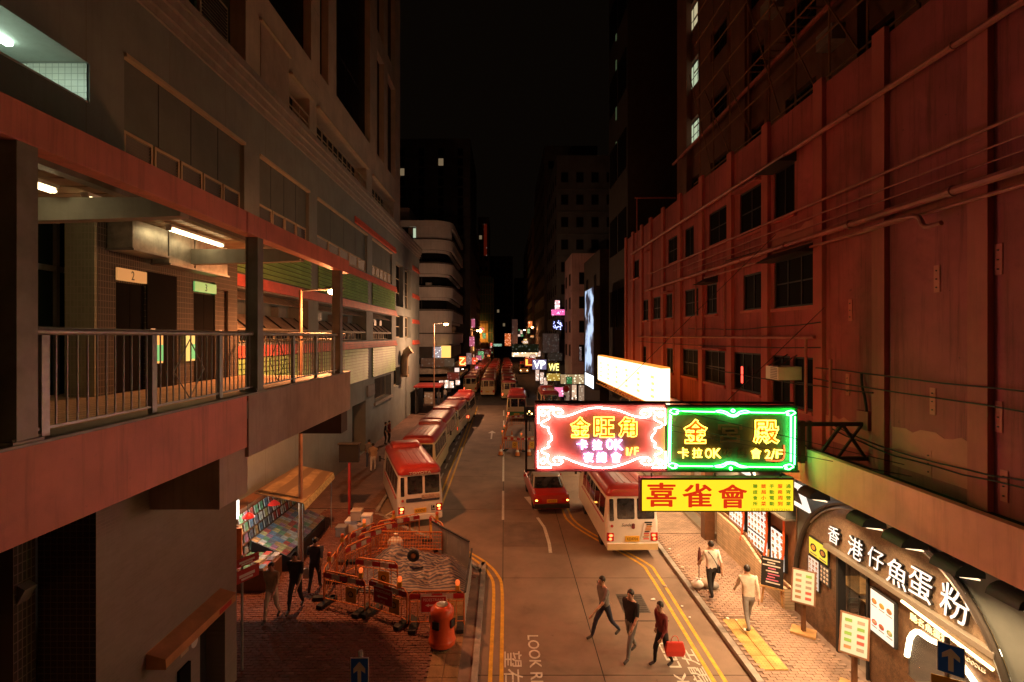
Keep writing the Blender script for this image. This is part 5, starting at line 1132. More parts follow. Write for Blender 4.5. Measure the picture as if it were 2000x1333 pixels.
    if ad == 'sunday':
        text('advert_lettering','Sunday', MATS['black'], b, (-.18,.0,1.2), .15, ext=.002, fit=(.44,.15), shear=.25)
        q = rq(-.02,.1,1.06,1.26,mat('maroon',(.16,.02,.02),.5),'advert_badge',b,.014)
        mm_ = MB(); mm_.add([(.30,-.012,.62),(.62,-.012,.62),(.74,.0,1.32),(.46,.0,1.32),(.30,-.004,.62),(.62,-.004,.62),(.74,.008,1.32),(.46,.008,1.32)],[(0,1,2,3),(4,5,6,7),(0,1,5,4),(2,3,7,6),(0,3,7,4),(1,2,6,5)]); ph = mm_.build('advert_phone', MATS['white'], b)
        rg = random.Random(2)
        for k in range(9):
            z = .68+k*.066; x = .36+k*.018; mm_ = MB(); mm_.box(x+rg.uniform(0,.05),x+.2+rg.uniform(0,.06),-.02,-.013+.001*k,z,z+.04); mm_.build('advert_picture', rg.choice([MATS['print_red'],MATS['print_brown'],MATS['print_orange'],MATS['black']]), ph)
        mm_ = MB(); mm_.box(.46,.74,-.02,.0,1.28,1.33); mm_.build('advert_picture', MATS['black'], ph)
    for (x,y) in ((.84,1.3),(-.84,1.3),(.84,4.75),(-.84,4.75)): wheel(t, x, y)
    return t
GA = 'red-roofed minibuses queueing at the left kerb'; GBb = 'red-roofed minibuses packed beyond the junction'
b1 = make_minibus('white_body', lit=(2,2), ad='dark', plate='KX6763'); place(b1,(-3.62,22.1,0),R(19),'white red-roofed minibus pulled in askew behind the roadworks, tail lamps lit')
b2 = make_minibus('cream_paint', lit=(0,0), plate='HK5290', text_roof=False)
place(b2,(-4.85,28.6,0),R(-1),'cream red-roofed minibus second in the kerb queue behind the skewed one',GA)
lab = ['cream red-roofed minibus third in the kerb queue','cream red-roofed minibus fourth in the kerb queue with a lit tail lamp','cream red-roofed minibus at the head of the kerb queue']
b4 = make_minibus('cream_paint', lit=(0,1), plate='LB2188', text_roof=False)
def dup(src, loc, rz, label, group): c = copy_tree(src); return place(c, loc, rz, label, group)
dup(b2,(-4.95,35.1,0),R(-2),lab[0],GA); place(b4,(-4.65,41.4,0),R(-3),lab[1],GA); dup(b4,(-4.15,47.6,0),R(-2),lab[2],GA)
rbs = make_minibus('white_body', lit=(1,1), ad='sunday', plate='KD4704', text_roof=False); m = MB(); m.box(-.945,.945,-.064,-.061,.31,.54); m.build('bumper_face', MATS['cream_paint'], rbs); place(rbs,(4.75,19.0,0),R(1.5),'white minibus with a phone advertisement parked by the restaurant kerb')

gb_ = make_minibus('cream_paint','green_paint',lit=(1,0),plate='JV3307',text_roof=False); place(gb_,(1.2,49.5,0),R(-2),'minibus with green lower body behind the far roadworks')
far = make_minibus('cream_paint', lit=(1,0), plate='GS6210', text_roof=False); far2 = make_minibus('cream_paint', lit=(0,0), plate='KE1142', text_roof=False)
cols_ = [(-4.9,73.5,9,.012,'in the jam, kerb-side file under the shop signs'),(-2.25,69.5,9,.006,'in the jam, middle file'),(.45,66.0,10,.004,'in the jam, centre-line file')]
rng = random.Random(9); first = [True, True]
for ci,(x,y,n_,dr,lb) in enumerate(cols_):
    for k in range(n_):
        src = far if (k+ci)%3 != 1 else far2
        yy = y+k*6.9+rng.uniform(-.3,.3); xx = x+dr*(yy-y)+rng.uniform(-.15,.15)
        label = ('nearest','second','third','fourth','fifth','sixth','seventh','eighth','ninth','last')[k]+' red-roofed cream minibus from the junction '+lb
        i_ = 0 if src is far else 1
        if first[i_]: first[i_] = False; place(src,(xx,yy,0),R(rng.uniform(-2,2)),label,GBb)
        else: dup(src,(xx,yy,0),R(rng.uniform(-2,2)),label,GBb)
dup(far2,(4.7,52.5,0),R(0),'red-roofed minibus stopped beside the glowing pink shop light',None)
c = dup(far2,(4.3,118,0),R(180),'oncoming minibus with headlamps lit far down the empty lane',None)
for s in (-1,1):
    m = MB(); m.ball((s*.72,6.04,.82),.13,.03,.1); o = m.build('headlamp_glow', head_on, None); o.parent = c
# taxi
tx = thing('taxi', 'red taxi with silver roof stopped beside the white minibus', 'taxi', (0,0,0))
TL = 4.6
def th(z): return .83 if z < .75 else .83-(z-.75)*.28
m = MB(); m.loft([rrect(.78,.06,TL-.06,.16,.24),rrect(.84,.0,TL,.18,.42),rrect(.845,.0,TL,.2,.7),rrect(.82,.03,TL-.05,.22,.88),rrect(.76,.1,TL-.2,.24,.94)]); bd_ = m.build('body', MATS['red_paint'], tx, smooth=True, angle=35)
m = MB(); m.loft([rrect(.76,.95,3.35,.2,.92),rrect(.70,1.15,3.05,.2,1.15),rrect(.64,1.38,2.72,.2,1.40)]); m.build('cabin', MATS['bus_glass'], tx, smooth=True)
m = MB(); m.loft([rrect(.66,1.33,2.76,.2,1.385),rrect(.64,1.38,2.7,.22,1.45),rrect(.5,1.55,2.5,.2,1.48)]); rf = m.build('roof', MATS['silver'], tx, smooth=True)
for (x,y0,y1) in ((-1,1.05,1.42),(1,1.05,1.42),(-1,3.18,2.66),(1,3.18,2.66),(-1,2.1,2.1),(1,2.1,2.1)): m = MB(); m.bar((x*.735,y0,.95),(x*.645,y1,1.41),.07,.05); m.build('roof_pillar', MATS['silver'], tx)
m = MB(); m.box(-.2,.2,1.95,2.1,1.48,1.62); sg = m.build('roof_sign', MATS['white'], rf, bevel=.03); text('roof_sign_lettering','TAXI', MATS['red_paint'], sg, (0,1.948,1.55), .1, ext=.001, fit=(.3,.08))
m = MB(); m.box(-.82,.82,-.08,.1,.3,.5); m.build('bumper', MATS['black'], tx, bevel=.03)
for s in (-1,1):
    m = MB(); m.box(s*.63-.17,s*.63+.17,-.015,.05,.58,.74); tl = m.build('tail_lamp', MATS['lamp_red'], tx, bevel=.01); m = MB(); m.ball((s*.72,-.018,.66),.06,.012,.04); m.build('lamp_bulb', lamp_amber, tl)
    m = MB(); m.box(s*.92-.06,s*.92+.06,3.0,3.06,.95,1.07); m.build('mirror', MATS['red_paint'], tx)
m = MB(); m.box(-.24,.24,-.02,.02,.56,.70); pl = m.build('number_plate', MATS['plate_yellow'], tx); text('plate_lettering','HM2917', MATS['black'], pl, (0,-.022,.63), .1, ext=.001, fit=(.38,.09))
for (x,y) in ((.72,.95),(-.72,.95),(.72,3.6),(-.72,3.6)): wheel(tx,x,y,.31,.18)
place(tx,(2.2,23.6,0),R(4))
# ---------------------------------------------------------------- roadworks
mat('orange_paint', (.62,.20,.05), .5, .1, var=.2, scale=4)
mat('works_yellow', (.62,.36,.05), .5, var=.15)
mat('sign_red_board', (.42,.02,.02), .5, var=.08)
mat('tarp', (.26,.215,.20), .55, var=.2, scale=2, stripes=(3.0,(.05,.055,.10),1.6,'Y'), bump=.3, bscale=14)
mat('corrugated', (.42,.43,.43), .45, .5, var=.15, streak=.35)
lens_on = glow('works_lens',(1,.16,.03),.9,False); lens_off = mat('works_lens_off',(.65,.12,.03),.3,var=0)
def works_lamp(p, on, label='orange warning lamp on a yellow battery box fixed to the works barrier'):
    t = thing('warning_lamp', label, 'warning lamp', p, 'warning lamps on the works barriers'); x,y,z = p
    m = MB(); m.box(x-.06,x+.06,y-.05,y+.05,z,z+.15); m.build('battery_box', MATS['works_yellow'], t, bevel=.015)
    m = MB(); m.lathe((x,y,z+.15),[(.035,0),(.035,.02),(.06,.03),(.066,.08),(.05,.13),(.015,.145)],14); m.build('lens', lens_on if on else lens_off, t, smooth=True)
def barrier(p, q, label, sign=None, grp='orange barriers around the roadworks', hgt=1.0, bars=7, plate=True, foot=True):
    p = Vector((p[0],p[1],.13)); q = Vector((q[0],q[1],.13)); t_ = (q-p).normalized(); n_ = Vector((-t_.y,t_.x,0)); U = Vector((0,0,1)); L_ = (q-p).length
    t = thing('works_barrier', label, 'barrier', (p+q)/2, grp)
    pts = [p+U*.06, p+U*(hgt-.1), p+U*hgt+t_*.1, q+U*hgt-t_*.1, q+U*(hgt-.1), q+U*.06]
    m = MB(); m.tube(smooth_curve(pts,1), .022, 8); m.build('frame', MATS['orange_paint'], t, smooth=True)
    for z in (.16,.72): m = MB(); m.tube([p+U*z,q+U*z], .014, 6); m.build('rail', MATS['orange_paint'], t)
    for k in range(1,bars): x = p+t_*(L_*k/bars); m = MB(); m.tube([x+U*.16,x+U*hgt], .010, 5); m.build('bar', MATS['orange_paint'], t)
    for k in range(5): m = MB(); m.obb(p+t_*(L_*(k+.5)/5)+U*(hgt-.13)-n_*.02, t_*(L_/10-.002), U*.07, n_*.008); m.build('hazard_board', MATS['sign_red_board' if k%2==0 else 'white_paint'], t)
    if plate:
        m = MB(); m.obb(p+t_*(L_*.68)+U*.45-n_*.025, t_*.19, U*.22, n_*.006); pl = m.build('contractor_plate', MATS['works_yellow'], t)
        m = MB(); m.tube([p+t_*(L_*.68)+U*.47-n_*.034+(t_*math.cos(a)+U*math.sin(a))*.075 for a in [R(30*k) for k in range(12)]], .016, 5, True); m.build('plate_ring', MATS['frame_dark'], pl)
    if foot:
        for x in (p+t_*.1,q-t_*.1): m = MB(); m.obb(x+U*.06, n_*.36, t_*.1, U*.055); m.build('rubber_foot', MATS['rubber'], t, bevel=.02)
    if sign:
        c0,w,h = p+t_*(L_*sign[0])+U*sign[1]-n_*.04, sign[2], sign[3]
        m = MB(); m.obb(c0, t_*w/2, U*h/2, n_*.008); sb = m.build('notice_board', MATS['white'], t)
        m = MB(); m.obb(c0-n_*.01, t_*(w/2-.02), U*(h/2-.02), n_*.003); m.build('notice_face', MATS['sign_red_board'], sb)
        d = 1
        text('notice_lettering','PEDESTRIANS', MATS['white'], sb, c0+U*h*.28-n_*.016, .1, (t_,U), ext=.001, fit=(w*.8,h*.17))
        m = MB(); a_ = c0-U*h*.05-n_*.015; m.obb(a_+t_*w*.03, t_*w*.22, U*h*.035, n_*.002); m.prism([a_-t_*w*.32,a_-t_*w*.18+U*h*.1,a_-t_*w*.18-U*h*.1],[a_-t_*w*.32-n_*.003,a_-t_*w*.18+U*h*.1-n_*.003,a_-t_*w*.18-U*h*.1-n_*.003]); m.build('notice_arrow', MATS['white'], sb)
        text('notice_lettering','行人', MATS['white'], sb, c0-U*h*.33-n_*.016, .1, (t_,U), ext=.001, fit=(w*.26,h*.2))
    return t
barrier((-2.62,14.2),(-1.12,14.25),'orange works barrier carrying the clean red PEDESTRIANS board behind the litter bin',(.44,.66,.72,.46))
barrier((-3.95,15.0),(-2.72,14.3),'orange works barrier with the shaded red PEDESTRIANS board facing the footway',(.4,.62,.72,.48))
barrier((-5.45,15.5),(-4.08,14.95),'orange works barrier with a yellow ringed plate at the footway corner')
GW = 'orange barriers around the roadworks'
for i,(p,q) in enumerate([((-5.55,16.9),(-5.5,15.6)),((-5.6,18.3),(-5.55,17.0))]): barrier(p,q,'orange works barrier along the stall side of the roadworks',grp=GW,plate=False)
for i,(p,q) in enumerate([((-5.55,18.45),(-4.9,19.5)),((-4.85,19.55),(-3.75,20.2)),((-5.2,18.3),(-4.4,19.1))]): barrier(p,q,'orange works barrier bunched at the back of the roadworks',grp=GW,plate=False,foot=False)
for p,q in (((-5.35,17.2),(-4.75,18.2)),((-5.0,18.9),(-4.1,19.6)),((-4.5,19.9),(-3.4,20.45))): barrier(p,q,'spare orange works barrier stacked inside the enclosure',grp='spare barriers in the roadworks',plate=False,foot=False)
barrier((-2.95,20.3),(-2.3,19.3),'orange works barrier standing at the end of the corrugated sheets',grp=GW,plate=False)
barrier((-4.75,16.4),(-3.35,16.05),'orange works barrier standing inside the enclosure before the striped sheet',grp=GW)
m = MB(); t = thing('mesh_panel', 'orange mesh barrier panel leaning behind the striped sheet', 'barrier', (-3.6,18.9,.13))
p0,p1 = Vector((-4.6,18.75,.45)),Vector((-2.3,18.65,.45))
m = MB(); m.tube([p0,p1,p1+Vector((0,.2,.55)),p0+Vector((0,.2,.55))],.025,6,True); m.build('frame', MATS['orange_paint'], t)
for k in range(1,5): m = MB(); m.tube([p0+Vector((0,.04*k,.11*k)),p1+Vector((0,.04*k,.11*k))],.010,5); m.build('mesh_wire', MATS['orange_paint'], t)
for k in range(1,22): m = MB(); x = p0+(p1-p0)*k/22; m.tube([x,x+Vector((0,.2,.55))],.008,5); m.build('mesh_wire', MATS['orange_paint'], t)
for x in (p0,p1): m = MB(); m.tube([x+Vector((0,.2,.55)),x+Vector((0,.35,-.33))],.02,6); m.build('prop', MATS['orange_paint'], t)
# corrugated sheets
for i in range(9):
    a = Vector((-1.2,17.6,0))+(Vector((-2.75,19.5,0))-Vector((-1.2,17.6,0)))*i/9; b = Vector((-1.2,17.6,0))+(Vector((-2.75,19.5,0))-Vector((-1.2,17.6,0)))*(i+1)/9
    d = (b-a).normalized(); n_ = Vector((d.y,-d.x,0)); w = (b-a).length; m = MB(); N_ = 8
    lo = [a+d*(w*.98*k/N_)+n_*(.018*(k%2))+Vector((0,0,.13)) for k in range(N_+1)]
    for k in range(N_): m.quad(lo[k],lo[k+1],lo[k+1]+Vector((0,0,1.02)),lo[k]+Vector((0,0,1.02)))
    t = thing('corrugated_sheet', 'grey corrugated sheet standing on the road side of the roadworks', 'metal sheet', (a+b)/2, 'corrugated sheets of the roadworks')
    m.build('sheet', MATS['corrugated'], t); m = MB(); m.bar(a+Vector((0,0,1.16))-n_*.01,b+Vector((0,0,1.16))-n_*.01,.05); m.build('capping', MATS['frame_dark'], t)
for i in range(4):
    y0 = 14.5+i*.75; m = MB()
    for k in range(8): m.quad((-1.12+.018*(k%2),y0+k*.09,.13),(-1.12+.018*((k+1)%2),y0+(k+1)*.09,.13),(-1.12+.018*((k+1)%2),y0+(k+1)*.09,.95),(-1.12+.018*(k%2),y0+k*.09,.95))
    t = thing('corrugated_sheet', 'low grey corrugated sheet along the kerb side of the roadworks', 'metal sheet', (-1.12,y0,.13), 'low corrugated sheets'); m.build('sheet', MATS['corrugated'], t)
    MB().box(-1.14,-1.08,y0,y0+.72,.95,.985).build('capping', MATS['frame_dark'], t)
# striped tarpaulin over a heap
NX,NY_ = 44,36; m = MB(); vs = []
rgt = random.Random(21); ph = [rgt.uniform(0,6.28) for _ in range(12)]
from mathutils import noise as mnoise
for j in range(NY_+1):
    for i in range(NX+1):
        s_,t_ = i/NX, j/NY_; x = -4.85+3.5*s_+.18*math.sin(3*t_+ph[0]); y = 16.35+2.3*t_+.2*math.sin(4*s_+ph[1])-.45*s_*(1-t_)
        e = min(s_,1-s_,t_,1-t_); base = min(1,e*5.5)
        h = .62*math.exp(-((s_-.28)**2/.05+(t_-.75)**2/.06))+.42*math.exp(-((s_-.6)**2/.07+(t_-.55)**2/.08))+.4*math.exp(-((s_-.9)**2/.02+(t_-.3)**2/.06))+.25*math.exp(-((s_-.12)**2/.03+(t_-.3)**2/.08))
        w = .15*mnoise.noise(Vector((x*2.3,y*2.8,1.7)))+.11*abs(mnoise.noise(Vector((x*4.5+y*3,y*5,4.2))))+.06*mnoise.noise(Vector((x*10,y*12-x*6,9)))
        vs.append((x,y,.15+max(0,base*(h*.85+.08)+w*base*1.0+.02)))
m.add(vs,[(j*(NX+1)+i,j*(NX+1)+i+1,(j+1)*(NX+1)+i+1,(j+1)*(NX+1)+i) for j in range(NY_) for i in range(NX)])
tp = m.build('tarpaulin', MATS['tarp'], None, smooth=True, angle=80); tag(tp,'crumpled striped tarpaulin thrown over the dug heap inside the barriers','tarpaulin')
t = thing('rubble_sack', 'white sack lying behind the mesh panel of the roadworks', 'sack', (-4.1,19.25,.13)); m = MB(); m.ball((-4.1,19.3,.4),.3,.24,.28,14,9); m.build('sack', MATS['white'], t, smooth=True); m = MB(); m.lathe((-4.1,19.3,.64),[(.1,0),(.05,.06),(.09,.14)],10); m.build('sack_neck', MATS['white'], t)
t = thing('tyre_weight', 'round rubber weight resting on the tarpaulin', 'tyre', (-3.2,17.2,.8)); m = MB(); m.tube([(-3.05+.15*math.cos(a),17.15,.86+.15*math.sin(a)) for a in [R(24*k) for k in range(15)]],.06,8,True); m.build('tyre', MATS['rubber'], t, smooth=True); m = MB(); m.lathe((-3.05,17.15,.86),[(.05,-.03),(.11,0),(.05,.03)],12,'y'); m.build('hub', MATS['wood_light'], t)
for i,(u,v,Y,on) in enumerate([(643,1082,17.6,0),(662,1062,18.3,0),(709,1030,19.4,0),(731,1012,20.2,0)]):
    pass
for (x,y,z,on) in [(-5.5,16.1,1.14,0),(-5.57,17.6,1.14,0),(-5.2,19.0,1.14,1),(-4.3,19.9,1.14,0),(-2.6,19.8,1.14,0),(-4.2,15.0,1.14,2),(-2.95,14.45,1.14,1),(-1.3,14.25,1.14,1)]: works_lamp((x,y,z),on)
# boxes by the works
mat('carton',(.45,.36,.28),.8,var=.15)
for i,(x,y,z,s,mk_) in enumerate([(-6.3,21.3,.13,.5,'white'),(-5.75,21.0,.13,.45,'carton'),(-6.1,21.2,.63,.42,'carton'),(-5.6,20.9,.58,.38,'white'),(-6.6,20.8,.13,.4,'paint_grey')]):
    t = thing('carton', ['white foam box at the bottom of the heap beyond the roadworks','brown carton at the bottom of the heap beyond the roadworks','brown carton on top of the white foam box','small white foam box stacked on a carton','grey crate beside the heap of boxes'][i], 'box', (x,y,z), 'boxes heaped beyond the roadworks')
    MB().box(x-s/2,x+s/2,y-s/2,y+s/2,z,z+s*.82).build('box', MATS[mk_], t, bevel=.02); MB().box(x-s/2-.015,x+s/2+.015,y-s/2-.015,y+s/2+.015,z+s*.82+.001,z+s).build('lid', MATS[mk_], t, bevel=.02)
# litter bin
mat('bin_red',(.62,.09,.025),.35,var=.1,coat=.3)
t = thing('litter_bin','round orange-red litter bin standing before the PEDESTRIANS board','litter bin',(-1.62,13.35,.13)); o = Vector((-1.62,13.35,.13))
m = MB(); m.lathe(o,[(.2,.0),(.22,.06),(.34,.1),(.355,.2),(.34,.24),(.325,.26),(.3,.85),(.31,.87),(.31,.9),(.29,1.0),(.2,1.08),(.17,1.09)],28); m.build('body', MATS['bin_red'], t, smooth=True, angle=50)
m = MB(); m.lathe(o+Vector((0,0,1.085)),[(.15,0),(.15,.02),(.1,.03)],20); m.build('ashtray', MATS['steel'], t, smooth=True)
for a in (R(-25),R(155),R(-115)):
    d = Vector((math.cos(a),math.sin(a),0)); n_ = Vector((-d.y,d.x,0)); c_ = o+d*.315+Vector((0,0,.68)); m = MB(); m.obb(c_, n_*.1, Vector((0,0,.1)), d*.012); m.build('slot', MATS['black'], t, bevel=.03)
m = MB(); m.lathe(o,[(.24,-.0),(.24,.03)],18); m.build('base', MATS['iron'], t)
# second roadworks beyond, in the right-hand lane
GF = 'orange barriers around the far roadworks'
arc = [(-.15,36.8),(.0,39),(.1,41.5),(.25,44),(.7,46),(1.9,46.6)]
for i in range(5): barrier(arc[i],(arc[i][0]+(arc[i+1][0]-arc[i][0])*.94,arc[i][1]+(arc[i+1][1]-arc[i][1])*.94),'orange barrier in the curved run of the far roadworks',grp=GF,plate=False,foot=False)
for (p,q) in [((.0,36.3),(1.1,36.0)),((1.2,36.0),(2.3,36.2))]: barrier(p,q,'orange barrier across the near end of the far roadworks',grp=GF)
for (x,y,on) in [(-.15,37,1),(.0,39.2,1),(.25,44,1),(1.2,36,2),(2.3,36.3,2)]: works_lamp((x,y,1.14),on,'orange warning lamp on a barrier of the far roadworks')
for i,(x,y) in enumerate([(-.25,35.4),(.9,35.2),(1.7,35.3),(.6,40.5)]):
    t = thing('traffic_cone','orange and white traffic cone at the far roadworks','traffic cone',(x,y,0),'traffic cones at the far roadworks'); m = MB(); m.lathe((x,y,.03),[(.17,0),(.12,.25)],14); m.lathe((x,y,.43),[(.075,0),(.03,.3)],14); m.build('cone', MATS['orange_paint'], t, smooth=True)
    m = MB(); m.lathe((x,y,.28),[(.12,0),(.075,.15)],14); m.build('reflective_band', MATS['white'], t); MB().box(x-.2,x+.2,y-.2,y+.2,0,.03).build('base', MATS['rubber'], t)
t = thing('arrow_board','dark arrow board with four lit amber lamps at the far roadworks','warning board',(2.2,44.5,0))
MB().box(1.7,2.7,44.5,44.58,.9,2.1).build('board', MATS['black'], t); MB().box(2.15,2.25,44.5,44.56,0,.9).build('post', MATS['iron'], t)
for (dx,dz) in ((0,0),(.22,.2),(.22,-.2),(.44,0)): m = MB(); m.ball((1.95+dx,44.49,1.5+dz),.07,.03,.07); m.build('lamp', glow('arrow_amber',(1,.6,.2),8,False), t)
# ---------------------------------------------------------------- news stall against the left wall
rng = random.Random(31)
covers = [mat('cover_%d'%i,c,.4,var=.45,scale=9) for i,c in enumerate([(.4,.08,.06),(.12,.2,.28),(.42,.36,.16),(.42,.42,.38),(.12,.25,.14),(.3,.15,.22),(.4,.24,.1),(.14,.14,.16)])]
stl = thing('news_stall','news stall with yellow printed awning against the grey wall','stall',(-8.4,20,.13))
mat('awning_print',(.22,.15,.07),.7,var=.3,scale=2.2,stripes=(.45,(.13,.085,.045),3.0,'X'))
m = MB(); A_ = [(-8.75,17.9,2.72),(-6.95,17.7,2.42),(-7.25,21.7,2.42),(-8.75,21.7,2.72)]; m.prism(A_,[(x,y,z+.03) for x,y,z in A_]); m.build('awning', MATS['awning_print'], stl)
m = MB(); m.prism([(-6.95,17.7,2.42),(-7.25,21.7,2.42),(-7.2,21.7,2.2),(-6.9,17.7,2.2)],[(-6.93,17.7,2.42),(-7.23,21.7,2.42),(-7.18,21.7,2.2),(-6.88,17.7,2.2)]); m.build('awning_valance', MATS['cover_2'], stl)
for (x,y) in ((-7.0,17.8),(-7.3,21.6),(-8.7,21.6)): m = MB(); m.tube([(x,y,.13),(x,y,2.45)],.025,6); m.build('pole', MATS['galv'], stl)
MB().box(-9.5,-9.0,16.6,22.0,.13,2.3).build('cabinet', MATS['wood_dark'], stl); MB().box(-8.98,-8.5,16.55,16.62,.2,2.0).build('side_board', MATS['orange_paint'], stl)
for k in range(5):
    MB().box(-9.0,-8.82,17.0,21.9,.35+k*.38,.375+k*.38).build('shelf', MATS['wood_dark'], stl)
tb = MB().box(-8.7,-7.55,16.2,17.4,.13,.78).build('counter', MATS['wood_dark'], stl, bevel=.02)
t2 = MB(); t2.add([(-8.7,17.6,1.15),(-7.35,17.6,.6),(-7.5,21.4,.6),(-8.7,21.4,1.15),(-8.7,17.6,.13),(-7.35,17.6,.13),(-7.5,21.4,.13),(-8.7,21.4,.13)],[(0,1,2,3),(7,6,5,4),(0,1,5,4),(1,2,6,5),(2,3,7,6),(3,0,4,7)]); t2.build('sloping_rack', MATS['black'], stl)
mg = []
for i in range(8):
    m = MB(); m.mi(0).box(-.105,.105,-.14,.14,0,.03); m.mi(1).loft([[(-.108,-.143,.03),(.108,-.143,.03),(.108,.143,.03),(-.108,.143,.03)],[(-.108,-.143,.033),(.108,-.143,.033),(.108,.143,.036),(-.108,.143,.04)]]); mg.append(m.mesh('magazine',[MATS['white'],covers[i]]))
def mag(loc, rz, tilt, label, grp, axis=1):
    o = link('magazine', rng.choice(mg), None, loc); o.rotation_euler = (0,tilt,rz) if axis else (tilt,0,rz); tag(o,label,'magazine',grp)
for r_ in range(6):
    for c_ in range(14):
        s_ = (r_+.5)/6; x = -8.7+1.22*s_; y = 17.75+c_*.265; z = 1.15-.52*s_+.03
        mag((x+rng.uniform(-.01,.01),y,z),R(90)+rng.uniform(-.1,.1)-R(90),R(22.5),'magazine lying on the sloping rack of the news stall','magazines on the sloping rack')
for r_ in range(4):
    for c_ in range(4):
        for h in range(rng.randint(1,3)): mag((-8.55+r_*.27+rng.uniform(-.02,.02),16.38+c_*.3+rng.uniform(-.02,.02),.785+h*.041),rng.uniform(-.15,.15),0,'newspaper or magazine piled on the low counter of the news stall','papers on the low counter')
for k in range(5):
    for c_ in range(13): mag((-8.9,17.25+c_*.36,.40+k*.38+.125),R(90),R(80),'magazine standing on the wall shelf of the news stall','magazines on the wall shelves',0)
for i,(x,y,z) in enumerate([(-8.1,18.0,2.3),(-8.5,17.0,2.2)]):
    t = thing('shade_lamp',['red shaded bulb hanging under the stall awning edge','red shaded bulb hanging over the low counter of the stall'][i],'lamp',(x,y,z),'red lamps of the news stall')
    m = MB(); m.lathe((x,y,z),[(.2,0),(.19,.03),(.08,.13),(.03,.16)],18); m.build('shade', mat('shade_red',(.65,.02,.015),.4,var=0,emit=(1,.05,.03),es=.35), t, smooth=True); m = MB(); m.ball((x,y,z+.02),.05); m.build('bulb_glass', glow('stall_bulb',(1,.93,.8),40), t); m = MB(); m.tube([(x,y,z+.15),(x-.2,y+.3,2.68)],.006,5); m.build('cord', MATS['cable'], t)
    ld = bpy.data.lights.new('stall','POINT'); ld.energy = 24; ld.color = (.92,1,.86); ld.shadow_soft_size = .06; lo = bpy.data.objects.new('bulb',ld); COL.objects.link(lo); lo.parent = t; lo.location = (0,0,-.06)
MB().box(-8.98,-8.93,16.7,17.25,2.1,2.7).build('stall_lightbox', glow('stall_white',(.95,1,.9),2.5), stl)
t = thing('notice_board_post','dark notice board on a red post beyond the news stall','sign',(-7.05,23.3,.13)); MB().box(-7.1,-7.0,23.25,23.35,.13,2.9).build('post', mat('red_post',(.35,.03,.02),.5,var=.1), t); MB().box(-7.5,-6.6,23.2,23.4,2.5,3.3).build('board', MATS['black'], t, bevel=.02); MB().box(-7.55,-6.55,23.15,23.45,3.3,3.36).build('cap', MATS['iron'], t)
# direction signs
def sign_arrow(x,y,zt,w,h,rz,label):
    t = thing('direction_sign',label,'road sign',(x,y,.13)); c,s = math.cos(rz),math.sin(rz); r_ = Vector((c,s,0)); U = Vector((0,0,1)); n_ = r_.cross(U)
    m = MB(); m.tube([(x,y+.06,.13),(x,y+.06,zt+.06)],.035,8); m.build('post', MATS['galv'], t)
    ctr = Vector((x,y,zt-h/2)); m = MB(); m.obb(ctr, r_*w/2, U*h/2, n_*.008); bd = m.build('plate', MATS['white'], t, bevel=.006)
    m = MB(); m.obb(ctr+n_*.010, r_*(w/2-.012), U*(h/2-.012), n_*.002); m.build('plate_face', mat('sign_blue',(.015,.16,.85),.4,var=.05), bd)
    a = ctr+n_*.013; prof = [(-.06,-.38),(.06,-.38),(.06,.1),(.2,.0),(.2,.16),(0,.38),(-.2,.16),(-.2,.0),(-.06,.1)]
    m = MB(); m.prism([a+r_*(px*w*1.6)+U*(pz*h) for px,pz in prof],[a+n_*.002+r_*(px*w*1.6)+U*(pz*h) for px,pz in prof]); m.build('arrow', MATS['white'], bd)
    return t
sign_arrow(-2.12,7.5,3.5,.27,.45,0,'blue one-way sign with white arrow on the footbridge side')
sg = sign_arrow(6.28,7.2,3.87,.30,.42,R(-42),'blue one-way sign with white arrow before the noodle shop window')
MB().obb((6.3,7.2,3.25),Vector((.2,-.12,0)),(0,0,.14),(.004,.006,0)).build('lower_plate', MATS['plate_yellow'], sg)
t = thing('red_finger_sign','two red finger boards on a thin post beside the lift tower','sign',(-6.35,12.4,.13)); m = MB(); m.tube([(-6.35,12.4,.13),(-6.35,12.4,2.9)],.03,8); m.build('post', MATS['galv'], t)
d = Vector((.16,.30,0)); n_ = Vector((d.y,-d.x,0)).normalized()
for z,h in ((2.78,.2),(2.45,.3)):
    m = MB(); c_ = Vector((-6.27,12.42,z))+n_*.04; m.obb(c_, d*.95, (0,0,h/2), n_*.008); bb = m.build('finger_board', MATS['sign_red_board'], t)
    m = MB(); m.obb(c_+n_*.009, d*.6, (0,0,h*.12), n_*.002); m.obb(c_+n_*.009-Vector((0,0,h*.28)), d*.45, (0,0,h*.08), n_*.002); m.build('board_print', MATS['white'], bb)
